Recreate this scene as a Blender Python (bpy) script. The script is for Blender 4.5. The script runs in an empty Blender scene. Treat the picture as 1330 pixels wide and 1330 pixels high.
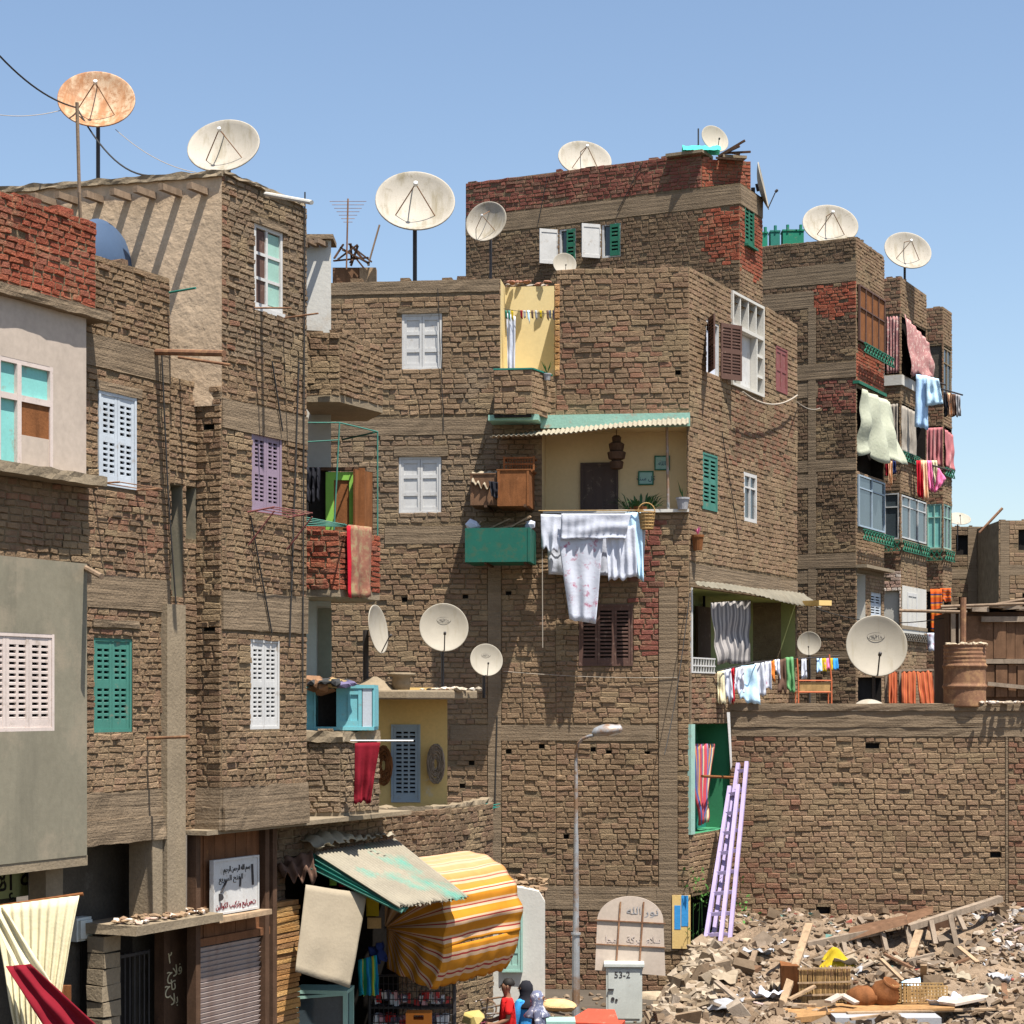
SKYS, EXPO = 0.09, 0.95
import bpy, math, random
from mathutils import Vector, Matrix, noise
R = random.Random(11)
F, CX, HY, CZ = 2600.0, 665.0, 910.0, 6.1
COL = bpy.context.scene.collection
OFF = {}
V = Vector
def at(px, py, Y): return V(((px-CX)/F*Y, Y, CZ+(HY-py)/F*Y))
def hx(s, k=1.0):
    s = s.lstrip('#')
    o = []
    for i in (0, 2, 4):
        x = int(s[i:i+2], 16)/255
        o.append((x/12.92 if x <= .04045 else ((x+.055)/1.055)**2.4)*k)
    return tuple(o)
# ---------------------------------------------------------------- frames
class Fr:
    def __init__(s, o, t):
        s.o = V((o[0], o[1])); s.t = V((t[0], t[1])).normalized(); s.n = V((s.t.y, -s.t.x))
    def u(s, px):
        a = (px-CX)/F
        return (a*s.o.y-s.o.x)/(s.t.x-a*s.t.y)
    def z(s, px, py):
        return CZ+(HY-py)/F*(s.o.y+s.t.y*s.u(px))
    def P(s, u, z, d=0.0):
        return V((s.o.x+s.t.x*u+s.n.x*d, s.o.y+s.t.y*u+s.n.y*d, z))
    def rect(s, x0, y0, x1, y1):
        xm = (x0+x1)/2
        return (s.u(x0), s.u(x1), s.z(xm, y1), s.z(xm, y0))
    def off(s, d): return Fr((s.o.x+s.n.x*d, s.o.y+s.n.y*d), s.t)
def fr_px(px, Y, t): return Fr(((px-CX)/F*Y, Y), t)
def fr_pts(a, b):
    f = Fr(a, (b[0]-a[0], b[1]-a[1])); f.L = math.hypot(b[0]-a[0], b[1]-a[1]); return f
TS = (.494, 1.0)
def TF(k): return (1.0, -k)
WORLD = Fr((0, 0), (1, 0))
# ---------------------------------------------------------------- mesh builder
class MB:
    def __init__(s): s.v = []; s.f = []; s.c = []; s.m = []; s.mi = 0; s.sm = set()
    def add(s, vs, fs, col=(1, 1, 1)):
        k = len(s.v); s.v += [tuple(x) for x in vs]
        for f in fs:
            s.f.append([k+i for i in f]); s.c.append(col); s.m.append(s.mi)
    def quad(s, a, b, c, d, col=(1, 1, 1)): s.add([a, b, c, d], [(0, 1, 2, 3)], col)
    def hexa(s, p, col=(1, 1, 1)):
        s.add(p, [(0, 3, 2, 1), (4, 5, 6, 7), (0, 1, 5, 4), (1, 2, 6, 5), (2, 3, 7, 6), (3, 0, 4, 7)], col)
    def box(s, fr, u0, u1, z0, z1, d0, d1, col=(1, 1, 1), j=0):
        p = [fr.P(u0, z0, d1), fr.P(u1, z0, d1), fr.P(u1, z0, d0), fr.P(u0, z0, d0),
             fr.P(u0, z1, d1), fr.P(u1, z1, d1), fr.P(u1, z1, d0), fr.P(u0, z1, d0)]
        if j: p = [q+V((R.uniform(-j, j), R.uniform(-j, j), R.uniform(-j, j))) for q in p]
        s.hexa(p, col)
    def lump(s, fr, u0, u1, z0, z1, d0, d1, amp=.012, step=.16, col=(1, 1, 1)):
        n = max(1, int((u1-u0)/step)); vs = []; k = R.uniform(0, 50)
        for i in range(n+1):
            u = u0+(u1-u0)*i/n; q = lambda a: noise.noise(V((u*4.3, k+a, 0)))*amp*1.6+R.uniform(-.3, .3)*amp
            zm = (z0+z1)/2
            for z, d in ((z0, d0), (z0+q(1), d1+q(2)), (zm, d1+q(3)), (z1+q(4), d1+q(5)), (z1+q(6), d0)): vs.append(fr.P(u, z, d))
        fs = [(i*5+j, i*5+5+j, i*5+5+(j+1) % 5, i*5+(j+1) % 5) for i in range(n) for j in range(5)]+[(4, 3, 2, 1, 0), tuple(n*5+j for j in range(5))]
        s.add(vs, fs, col)
    def chunk(s, c, r, col):
        x = V((R.gauss(0, 1), R.gauss(0, 1), R.gauss(0, .5))).normalized(); y = x.cross(V((R.gauss(0, 1), R.gauss(0, 1), R.gauss(0, 1)))).normalized(); z = x.cross(y); c = V(c)
        a, b, d = r*R.uniform(.8, 1.5), r*R.uniform(.5, .9), r*R.uniform(.2, .6); j = lambda: R.uniform(.7, 1.1)
        s.hexa([c-x*a*j()-y*b*j()-z*d*j(), c+x*a*j()-y*b*j()-z*d*j(), c+x*a*j()+y*b*j()-z*d*j(), c-x*a*j()+y*b*j()-z*d*j(), c-x*a*j()-y*b*j()+z*d*j(), c+x*a*j()-y*b*j()+z*d*j(), c+x*a*j()+y*b*j()+z*d*j(), c-x*a*j()+y*b*j()+z*d*j()], col)
    def bar(s, a, b, w, h=None, col=(1, 1, 1), up=(0, 0, 1)):
        a = V(a); b = V(b); h = h or w; d = (b-a).normalized(); up = V(up)
        if abs(d.dot(up)) > .95: up = V((0, 1, 0))
        x = d.cross(up).normalized()*w/2; y = x.cross(d).normalized()*h/2
        s.hexa([a-x-y, a+x-y, a+x+y, a-x+y, b-x-y, b+x-y, b+x+y, b-x+y], col)
    def tube(s, pts, r, n=6, col=(1, 1, 1), r2=None):
        pts = [V(p) for p in pts]; m = len(pts); vs = []; 
        for i, p in enumerate(pts):
            d = (pts[min(i+1, m-1)]-pts[max(i-1, 0)]).normalized()
            up = V((0, 0, 1)) if abs(d.z) < .9 else V((0, 1, 0))
            x = d.cross(up).normalized(); y = x.cross(d)
            rr = r if r2 is None else r+(r2-r)*i/max(1, m-1)
            for k in range(n):
                a = 2*math.pi*k/n; vs.append(p+x*math.cos(a)*rr+y*math.sin(a)*rr)
        fs = []
        for i in range(m-1):
            for k in range(n):
                fs.append((i*n+k, i*n+(k+1) % n, (i+1)*n+(k+1) % n, (i+1)*n+k))
        fs.append(tuple(range(n-1, -1, -1))); fs.append(tuple(range((m-1)*n, m*n)))
        s.add(vs, fs, col)
    def lathe(s, prof, c=(0, 0, 0), n=20, col=(1, 1, 1), mat=None):
        vs = []; m = len(prof)
        for r, z in prof:
            for k in range(n):
                a = 2*math.pi*k/n; q = V((r*math.cos(a), r*math.sin(a), z))
                if mat: q = mat @ q
                vs.append(q+V(c))
        fs = [(i*n+k, i*n+(k+1) % n, (i+1)*n+(k+1) % n, (i+1)*n+k) for i in range(m-1) for k in range(n)]
        fs.append(tuple(range(n-1, -1, -1))); fs.append(tuple(range((m-1)*n, m*n)))
        s.add(vs, fs, col)
    def grid(s, fn, nu, nv, colf=None):
        k = len(s.v)
        for i in range(nu+1):
            for j in range(nv+1): s.v.append(tuple(fn(i/nu, j/nv)))
        for i in range(nu):
            for j in range(nv):
                a = k+i*(nv+1)+j
                s.f.append([a, a+nv+1, a+nv+2, a+1]); s.m.append(s.mi)
                s.c.append(colf((i+.5)/nu, (j+.5)/nv) if colf else (1, 1, 1))
    def rock(s, c, r, col, sq=.7):
        t = (1+5**.5)/2
        vs = [(-1, t, 0), (1, t, 0), (-1, -t, 0), (1, -t, 0), (0, -1, t), (0, 1, t), (0, -1, -t), (0, 1, -t), (t, 0, -1), (t, 0, 1), (-t, 0, -1), (-t, 0, 1)]
        fs = [(0, 11, 5), (0, 5, 1), (0, 1, 7), (0, 7, 10), (0, 10, 11), (1, 5, 9), (5, 11, 4), (11, 10, 2), (10, 7, 6), (7, 1, 8), (3, 9, 4), (3, 4, 2), (3, 2, 6), (3, 6, 8), (3, 8, 9), (4, 9, 5), (2, 4, 11), (6, 2, 10), (8, 6, 7), (9, 8, 1)]
        M = Matrix.Rotation(R.uniform(0, 6.3), 3, V((R.uniform(-1, 1), R.uniform(-1, 1), R.uniform(-1, 1))).normalized())
        sx, sy, sz = R.uniform(.7, 1.5), R.uniform(.6, 1.2), R.uniform(.4, 1)*sq
        M2 = Matrix.Rotation(R.uniform(0, 6.3), 3, 'Z')
        o = []
        for v in vs:
            q = M @ V(v); q *= r/1.9*R.uniform(.75, 1.2)
            q = M2 @ V((q.x*sx, q.y*sy, q.z*sz)); o.append(q+V(c))
        s.add(o, fs, col)
    def build(s, name, mats, parent=None, label=None, smooth=False, solid=0, bevel=0, origin=None, cat=None, group=None, kind=None, subd=0):
        me = bpy.data.meshes.new(name)
        if parent is not None: off = OFF[parent.name]
        elif origin is not None: off = V(origin)
        else:
            xs = [q[0] for q in s.v]; ys = [q[1] for q in s.v]; zs = [q[2] for q in s.v]
            off = V(((min(xs)+max(xs))/2, (min(ys)+max(ys))/2, min(zs)))
        me.from_pydata([(q[0]-off.x, q[1]-off.y, q[2]-off.z) for q in s.v], [], s.f)
        if not isinstance(mats, (list, tuple)): mats = [mats]
        for m in mats: me.materials.append(m)
        if len(mats) > 1: me.polygons.foreach_set('material_index', s.m)
        if any(c != (1, 1, 1) for c in s.c):
            at_ = me.attributes.new('Col', 'FLOAT_COLOR', 'CORNER'); arr = []
            for f, c in zip(s.f, s.c): arr += list((c[0], c[1], c[2], 1.0))*len(f)
            at_.data.foreach_set('color', arr)
        if smooth: me.polygons.foreach_set('use_smooth', [True]*len(me.polygons))
        elif s.sm:
            me.polygons.foreach_set('use_smooth', [i in s.sm for i in range(len(me.polygons))])
        me.update()
        o = bpy.data.objects.new(name, me); COL.objects.link(o)
        if parent is not None:
            o.parent = parent; OFF[o.name] = off
        else:
            o.location = off; OFF[o.name] = off
        if solid:
            md = o.modifiers.new('s', 'SOLIDIFY'); md.thickness = solid; md.offset = 0
        if bevel:
            md = o.modifiers.new('b', 'BEVEL'); md.width = bevel; md.segments = 2; md.limit_method = 'ANGLE'
        if subd:
            md = o.modifiers.new('u', 'SUBSURF'); md.levels = subd; md.render_levels = subd
        if label: o['label'] = label
        if cat: o['category'] = cat
        if group: o['group'] = group
        if kind: o['kind'] = kind
        return o
def thing(name, label, cat, loc=(0, 0, 0), group=None):
    o = bpy.data.objects.new(name, None); COL.objects.link(o); o.location = loc
    o.empty_display_size = .3
    OFF[o.name] = V(loc); o['label'] = label; o['category'] = cat
    if group: o['group'] = group
    return o
def copy_tree(o, parent=None):
    c = o.copy(); COL.objects.link(c)
    if parent is not None: c.parent = parent
    OFF[c.name] = OFF.get(o.name, V((0, 0, 0)))
    for ch in list(o.children): copy_tree(ch, c)
    return c
# ---------------------------------------------------------------- materials
def mat(name, base=(.5, .5, .5), rough=.85, var=.15, vs=1.5, bump=.3, bs=30, bd=.01, stain=None, streak=None, metal=0, attr=False, board=False, coord='pos', patch=None, spec=.3, wave=None):
    m = bpy.data.materials.new(name); m.use_nodes = True; nt = m.node_tree; N = nt.nodes; Lk = nt.links
    b = N['Principled BSDF']; b.inputs['Roughness'].default_value = rough; b.inputs['Metallic'].default_value = metal
    b.inputs['Specular IOR Level'].default_value = spec
    if coord == 'pos':
        g = N.new('ShaderNodeNewGeometry'); P = g.outputs['Position']
    else:
        g = N.new('ShaderNodeTexCoord'); oi = N.new('ShaderNodeObjectInfo'); va = N.new('ShaderNodeVectorMath'); va.operation = 'MULTIPLY_ADD'; Lk.new(oi.outputs['Random'], va.inputs[0]); va.inputs[1].default_value = (17, 5, 23); Lk.new(g.outputs['Object'], va.inputs[2]); P = va.outputs[0]
    def noi(scale, det=4, vec=None, ro=.6):
        n = N.new('ShaderNodeTexNoise'); n.inputs['Scale'].default_value = scale; n.inputs['Detail'].default_value = det
        n.inputs['Roughness'].default_value = ro
        Lk.new(vec or P, n.inputs['Vector']); return n.outputs['Fac']
    def mapp(sc):
        n = N.new('ShaderNodeMapping'); n.inputs['Scale'].default_value = sc; Lk.new(P, n.inputs['Vector']); return n.outputs['Vector']
    def rng(x, a, b_, c, d):
        n = N.new('ShaderNodeMapRange'); n.inputs[1].default_value = a; n.inputs[2].default_value = b_
        n.inputs[3].default_value = c; n.inputs[4].default_value = d; Lk.new(x, n.inputs[0]); return n.outputs[0]
    def mix(fac, A, B, mode='MIX'):
        n = N.new('ShaderNodeMix'); n.data_type = 'RGBA'; n.blend_type = mode
        for i, x in ((6, A), (7, B)):
            if isinstance(x, tuple): n.inputs[i].default_value = (*x[:3], 1)
            else: Lk.new(x, n.inputs[i])
        if isinstance(fac, (int, float)): n.inputs[0].default_value = fac
        else: Lk.new(fac, n.inputs[0])
        return n.outputs[2]
    if attr:
        a = N.new('ShaderNodeAttribute'); a.attribute_name = 'Col'; col = a.outputs['Color']
    else: col = tuple(base)
    if patch:   # large patches of another colour
        col = mix(rng(noi(patch[1], 5), patch[2], patch[2]+.12, 0, patch[3]), col, patch[0])
    if var:
        n1 = rng(noi(vs, 6), .25, .75, 1-var, 1+var)
        n2 = rng(noi(vs*14, 3), .2, .8, 1-var*.8, 1+var*.8)
        mm = N.new('ShaderNodeMath'); mm.operation = 'MULTIPLY'; Lk.new(n1, mm.inputs[0]); Lk.new(n2, mm.inputs[1])
        cc = N.new('ShaderNodeCombineColor')
        for i in range(3): Lk.new(mm.outputs[0], cc.inputs[i])
        col = mix(1.0, col, cc.outputs[0], 'MULTIPLY')
    if streak:
        v = mapp((streak[1], streak[1], streak[1]*.12))
        col = mix(rng(noi(1.0, 5, v), streak[2], streak[2]+.2, 0, streak[3]), col, streak[0])
    if stain:
        col = mix(rng(noi(stain[1], 8, None, .7), stain[2], stain[2]+.12, 0, stain[3]), col, stain[0])
    h = noi(bs, 5)
    if board:
        v = mapp((.6, .6, 14)); h2 = noi(1.0, 6, v)
        col = mix(rng(h2, .3, .7, 0, .55), col, tuple(x*.62 for x in base))
        mm = N.new('ShaderNodeMath'); mm.operation = 'MULTIPLY_ADD'; Lk.new(h2, mm.inputs[0]); mm.inputs[1].default_value = 2.0
        Lk.new(h, mm.inputs[2]); h = mm.outputs[0]
    if isinstance(col, tuple): b.inputs['Base Color'].default_value = (*col[:3], 1)
    else: Lk.new(col, b.inputs['Base Color'])
    if bump:
        bn = N.new('ShaderNodeBump'); bn.inputs['Strength'].default_value = bump; bn.inputs['Distance'].default_value = bd
        Lk.new(h, bn.inputs['Height']); Lk.new(bn.outputs[0], b.inputs['Normal'])
    return m
M = {}
dust = (.36, .29, .21)
M['brick'] = mat('mud_brick', attr=True, var=.22, vs=1.1, bump=.9, bs=38, bd=.025, stain=((.24, .176, .103), 2.2, .54, .5), rough=.95, spec=.1)
M['mortar'] = mat('mud_mortar', (.17, .125, .077), var=.3, vs=3, bump=1, bs=25, bd=.03, rough=1, spec=.05)
M['conc'] = mat('board_marked_concrete', (.21, .155, .102), var=.2, vs=1.3, bump=.8, bs=30, bd=.02, board=True, rough=.95, spec=.1)
M['concp'] = mat('plain_concrete', (.235, .185, .125), var=.2, vs=1.3, bump=.6, bs=26, bd=.015, rough=.95, streak=((.2, .16, .12), 5, .55, .5), spec=.1)
M['grey'] = mat('grey_render', (.205, .185, .135), var=.12, vs=.9, bump=.25, bs=40, bd=.006, stain=((.28, .235, .17), 1.2, .5, .7), streak=((.13, .12, .09), 3, .53, .5), spec=.1)
M['pinkp'] = mat('pale_pink_render', (.44, .365, .30), var=.13, vs=.9, bump=.2, bs=40, bd=.004, streak=((.45, .36, .3), 4, .6, .45), stain=((.5, .4, .3), 1.7, .62, .5), spec=.15)
M['beige'] = mat('beige_mud_plaster', (.46, .345, .235), var=.2, vs=1.6, bump=.7, bs=7, bd=.03, stain=((.38, .29, .2), 2.5, .55, .6), spec=.1)
M['whitep'] = mat('white_plaster', (.52, .50, .45), var=.08, vs=1.3, bump=.35, bs=20, bd=.01, stain=((.42, .35, .27), 2, .6, .6), streak=((.4, .36, .3), 4, .6, .4))
M['yellow'] = mat('yellow_plaster', (.66, .52, .26), var=.07, vs=1, bump=.2, bs=25, bd=.006, stain=((.62, .5, .3), 3, .62, .5))
M['cream'] = mat('cream_plaster', (.62, .46, .25), var=.06, vs=1, bump=.15, bs=25, bd=.005, stain=((.55, .42, .27), 3, .63, .5))
M['ochre'] = mat('ochre_plaster', (.66, .46, .18), var=.1, vs=1.2, bump=.3, bs=20, bd=.01, stain=((.55, .5, .42), 2, .58, .8))
M['olive'] = mat('olive_plaster', (.28, .30, .13), var=.1, bump=.2, bs=20, bd=.006, streak=((.16, .17, .09), 4, .55, .5))
M['greenw'] = mat('dark_green_plaster', (.04, .21, .10), var=.1, bump=.2, bs=20, bd=.006)
M['teal'] = mat('teal_paint', (.02, .17, .13), var=.15, bump=.2, bs=20, bd=.004, rough=.6)
M['mint'] = mat('mint_paint', (.24, .42, .34), var=.12, vs=3, bump=.6, bs=20, bd=.012, stain=((.36, .28, .2), 3.5, .56, .9), rough=.8)
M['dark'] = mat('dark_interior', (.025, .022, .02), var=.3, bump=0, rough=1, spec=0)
M['darkb'] = mat('dark_wall', (.075, .065, .052), var=.3, vs=2, bump=.5, bs=12, bd=.02, stain=((.16, .15, .13), 2.2, .6, .6), rough=1)  # very dark brown-grey with paler blotches
def paint(n, c_, wear=(.26, .2, .14), w=.6, thr=.57, rough=.7):
    M[n] = mat(n, c_, rough=rough, var=.1, vs=3, bump=.25, bs=30, bd=.004, stain=(wear, 7, thr, w), streak=(tuple(x*.7 for x in c_), 6, .55, .35))
paint('white_paint', (.51, .50, .48)); paint('pinkwhite_paint', (.56, .47, .42)); paint('green_paint', (.03, .27, .16))
paint('aqua_green_paint', (.05, .18, .14)); paint('purple_paint', (.25, .185, .24)); paint('brown_paint', (.10, .052, .038), (.3, .2, .15))
paint('dark_brown_paint', (.07, .045, .035)); paint('maroon_paint', (.2, .065, .06)); paint('grey_blue_paint', (.30, .37, .43))
paint('blue_paint', (.16, .42, .46)); paint('pale_blue_paint', (.45, .49, .53)); paint('lilac_paint', (.37, .30, .48), (.35, .28, .3), .3)
paint('dark_green_paint', (.015, .12, .07)); paint('box_green_paint', (.008, .10, .07), (.05, .09, .05), .6, .5)
paint('lime_paint', (.22, .46, .07)); paint('cabinet_grey', (.50, .52, .48), (.36, .3, .24), .5, .58)
paint('turquoise_panel', (.20, .50, .46)); paint('mint_paint2', (.28, .45, .38)); paint('red_paint', (.45, .06, .03)); paint('tank_green', (.01, .20, .12))
paint('orange_frame', (.5, .13, .05))
def wood(n, c_, st=None):
    M[n] = mat(n, c_, rough=.85, var=.25, vs=4, bump=.5, bs=35, bd=.008, streak=(tuple(x*.5 for x in c_), 9, .48, .6), stain=(st or tuple(min(1, x*1.5+.03) for x in c_), 5, .6, .5), spec=.15)
wood('wood_brown', (.155, .085, .048)); wood('wood_grey', (.27, .21, .155)); wood('wood_orange', (.20, .078, .028)); wood('wood_pale', (.34, .235, .145)); wood('wood_dark', (.09, .05, .03)); wood('wicker', (.38, .24, .10)); wood('shop_wood', (.17, .075, .035), (.3, .14, .05))
wood('beam_wood', (.24, .17, .115)); wood('ply', (.34, .19, .08))
M['rust'] = mat('rusty_metal', (.20, .10, .055), rough=.8, var=.3, vs=3, bump=.4, bs=30, bd=.004, stain=((.33, .19, .09), 6, .5, .7), spec=.3)
M['iron'] = mat('dark_iron', (.05, .045, .045), rough=.6, var=.2, bump=.1, metal=.3)
M['galv'] = mat('galvanised_pole', (.34, .35, .36), rough=.55, var=.15, vs=2, bump=.1, metal=.35, stain=((.25, .14, .07), 1.6, .46, .9))
M['steel'] = mat('light_steel', (.55, .55, .54), rough=.5, var=.1, bump=.1, metal=.3)
M['cable'] = mat('black_cable', (.03, .028, .026), rough=.7, var=0, bump=0)
M['cable_pale'] = mat('pale_cable', (.35, .3, .24), rough=.7, var=0, bump=0)
M['glass'] = mat('window_glass', (.05, .065, .075), rough=.12, var=.2, vs=2, bump=0, spec=.6)
M['corr'] = mat('corrugated_sheet', (.28, .245, .18), rough=.8, var=.15, vs=2, bump=.2, bs=20, bd=.004, stain=((.3, .22, .14), 3, .6, .6), patch=((.14, .42, .33), .9, .56, .0))
M['corrg'] = mat('faded_green_corrugated_sheet', (.25, .22, .165), rough=.8, var=.15, vs=2, bump=.2, bs=20, bd=.004, stain=((.3, .24, .17), 4, .62, .5), patch=((.10, .27, .21), 1.1, .53, .9))
M['corrd'] = mat('weathered_sheet', (.17, .15, .11), rough=.85, var=.2, vs=2, bump=.2, stain=((.12, .08, .05), 3, .55, .6))
M['shutterm'] = mat('roller_shutter_metal', (.42, .35, .32), rough=.6, var=.12, vs=2, bump=.1, metal=.2, streak=((.25, .15, .11), 5, .5, .5))
M['stone'] = mat('rubble_bits', attr=True, var=.25, vs=5, bump=.6, bs=40, bd=.01, rough=1, spec=.05)
M['mound'] = mat('dusty_rubble_ground', (.235, .17, .115), var=.35, vs=2, bump=1, bs=14, bd=.06, stain=((.42, .36, .29), 5, .56, .6), rough=1, spec=.05)
M['ground'] = mat('dusty_street', (.085, .07, .055), var=.2, vs=1, bump=.5, bs=14, bd=.02, rough=1, spec=.05)
M['skin'] = mat('brown_skin', (.22, .11, .065), rough=.6, var=.05, bump=0)
M['hair'] = mat('black_hair', (.015, .012, .01), rough=.7, var=0, bump=.3, bs=60)
M['leaf'] = mat('leaves', (.06, .16, .03), rough=.6, var=.35, vs=8, bump=0)
M['leafd'] = mat('dark_leaves', (.025, .075, .02), rough=.6, var=.35, vs=8, bump=0)
def fabric(n, c_, var=.08, st=None):
    M[n] = mat(n, c_, rough=.95, var=var, vs=3, bump=.3, bs=14, bd=.02, stain=st, spec=.1)
for n, c_ in dict(tan_rag=(.30, .24, .17), white_cloth=(.52, .54, .61), red_cloth=(.17, .010, .018), cream_cloth=(.62, .55, .36), blue_cloth=(.40, .58, .80), pale_blue_cloth=(.50, .70, .85), pink_cloth=(.85, .22, .42), black_cloth=(.02, .02, .025), green_cloth=(.12, .28, .12), brown_cloth=(.12, .07, .05), yellow_cloth=(.42, .30, .02), orange_cloth=(.70, .22, .04), grey_cloth=(.32, .32, .33), red_shirt=(.62, .02, .02), blue_shirt=(.05, .28, .60), maroon_cloth=(.22, .01, .02), navy_cloth=(.02, .03, .1), peach_cloth=(.78, .48, .3), crimson_cloth=(.45, .015, .03), mint_cloth=(.08, .55, .42), canvas=(.30, .25, .18)).items(): fabric(n, c_)
M['floral'] = mat('white_floral_cloth', (.52, .54, .61), var=.04, bump=.3, bs=14, bd=.02, stain=((.36, .08, .14), 6.5, .55, .95), rough=.95)
M['rosecloth'] = mat('rose_patterned_curtain', (.36, .17, .16), var=.2, vs=5, bump=.3, bs=14, stain=((.62, .5, .42), 9, .52, .8), rough=.95)
M['palecurt'] = mat('pale_patterned_curtain', (.40, .41, .31), var=.08, bump=.4, bs=8, bd=.04, stain=((.36, .4, .27), 11, .56, .8), rough=.95)
M['greycurt'] = mat('grey_brown_curtain', (.33, .29, .24), var=.2, vs=4, bump=.4, bs=10, streak=((.12, .10, .08), 9, .5, .8), rough=.95)
M['pinkcurt'] = mat('faded_pink_curtain', (.42, .14, .15), var=.15, bump=.4, bs=10, streak=((.6, .35, .33), 8, .5, .7), rough=.95)
M['carpet'] = mat('old_patterned_carpet', (.26, .11, .07), var=.3, vs=8, bump=.4, bs=25, stain=((.27, .21, .11), 8, .48, .9), rough=.95)
M['packets'] = mat('coloured_packets', attr=True, var=.05, bump=.1, rough=.4, spec=.5)
def dishmat(n, base, st, thr, amt):
    m = mat(n, base, rough=.65, var=.07, vs=2, bump=.08, bs=20, coord='obj', streak=(st, 4, thr, amt), stain=(tuple(x*.8 for x in st), 5, thr+.08, amt*.8)); M[n] = m
dishmat('dish_white', (.34, .305, .25), (.20, .165, .10), .50, .8)
dishmat('dish_rust', (.47, .33, .21), (.33, .14, .05), .40, .95)
dishmat('dish_clean', (.34, .305, .245), (.25, .21, .14), .55, .6)
dishmat('dish_blue', (.05, .085, .15), (.03, .05, .1), .55, .5)
M['sw'] = M['white_paint']
def stripe_mat(name, cols, freq, axis, coord='Generated', width=None):
    m = bpy.data.materials.new(name); m.use_nodes = True; nt = m.node_tree; N = nt.nodes; L = nt.links
    b = N['Principled BSDF']; b.inputs['Roughness'].default_value = .9; b.inputs['Specular IOR Level'].default_value = .1
    tc = N.new('ShaderNodeUVMap'); sp = N.new('ShaderNodeSeparateXYZ'); L.new(tc.outputs[0], sp.inputs[0])
    mu = N.new('ShaderNodeMath'); mu.operation = 'MULTIPLY'; mu.inputs[1].default_value = freq; L.new(sp.outputs[axis], mu.inputs[0])
    fr = N.new('ShaderNodeMath'); fr.operation = 'FRACT'; L.new(mu.outputs[0], fr.inputs[0])
    cr = N.new('ShaderNodeValToRGB'); cr.color_ramp.interpolation = 'CONSTANT'; L.new(fr.outputs[0], cr.inputs[0])
    els = cr.color_ramp.elements
    while len(els) > 1: els.remove(els[-1])
    els[0].position = 0; els[0].color = (*cols[0][1], 1)
    for p, c_ in cols[1:]:
        e = els.new(p); e.color = (*c_, 1)
    g = N.new('ShaderNodeNewGeometry'); no = N.new('ShaderNodeTexNoise'); no.inputs['Scale'].default_value = 5; L.new(g.outputs[0], no.inputs['Vector'])
    mr = N.new('ShaderNodeMapRange'); mr.inputs[3].default_value = .8; mr.inputs[4].default_value = 1.1; L.new(no.outputs[0], mr.inputs[0])
    mx = N.new('ShaderNodeMix'); mx.data_type = 'RGBA'; mx.blend_type = 'MULTIPLY'; mx.inputs[0].default_value = 1
    src = cr.outputs[0]
    if name == 'awning_stripe':  # washed-out sunlit top of the awning mixed into its colour as pale cream
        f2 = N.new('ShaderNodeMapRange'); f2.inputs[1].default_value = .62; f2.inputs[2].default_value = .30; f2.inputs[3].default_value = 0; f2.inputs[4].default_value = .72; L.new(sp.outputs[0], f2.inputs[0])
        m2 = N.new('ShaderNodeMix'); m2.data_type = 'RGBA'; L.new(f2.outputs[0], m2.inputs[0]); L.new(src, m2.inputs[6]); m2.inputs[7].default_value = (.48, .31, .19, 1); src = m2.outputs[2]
    L.new(src, mx.inputs[6]); cc = N.new('ShaderNodeCombineColor'); [L.new(mr.outputs[0], cc.inputs[i]) for i in range(3)]
    L.new(cc.outputs[0], mx.inputs[7]); L.new(mx.outputs[2], b.inputs['Base Color']); M[name] = m
    return m
Yl, Cr, Rd = (.50, .20, .018), (.56, .38, .24), (.32, .035, .03)
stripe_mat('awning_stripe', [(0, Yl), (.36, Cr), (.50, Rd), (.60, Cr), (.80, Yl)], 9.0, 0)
stripe_mat('curtain_stripe', [(0, (.5, .07, .09)), (.15, (.10, .13, .33)), (.3, (.55, .25, .08)), (.42, (.12, .15, .3)), (.5, (.6, .5, .3)), (.6, (.5, .07, .09)), (.8, (.13, .15, .35)), (.9, (.6, .3, .1))], 3, 0)
stripe_mat('grey_stripe', [(0, (.36, .33, .31)), (.5, (.16, .15, .15))], 16, 0)
stripe_mat('plaid', [(0, (.55, .10, .02)), (.6, (.03, .05, .15)), (.75, (.6, .2, .03))], 5, 1)
stripe_mat('orange_stripe', [(0, (.36, .085, .04)), (.5, (.42, .17, .05)), (.7, (.25, .05, .03))], 7, 0)
stripe_mat('teal_yellow', [(0, (.02, .25, .3)), (.4, (.6, .5, .05)), (.55, (.03, .3, .15)), (.8, (.02, .2, .4))], 2.0, 0)
def add_uv(o, nu, nv):
    """uv for a mesh made of one MB.grid"""
    me = o.data; uv = me.uv_layers.new(name='UVMap')
    for p in me.polygons:
        for li in p.loop_indices:
            vi = me.loops[li].vertex_index
            uv.data[li].uv = ((vi//(nv+1))/nu, (vi % (nv+1))/nv)
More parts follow.
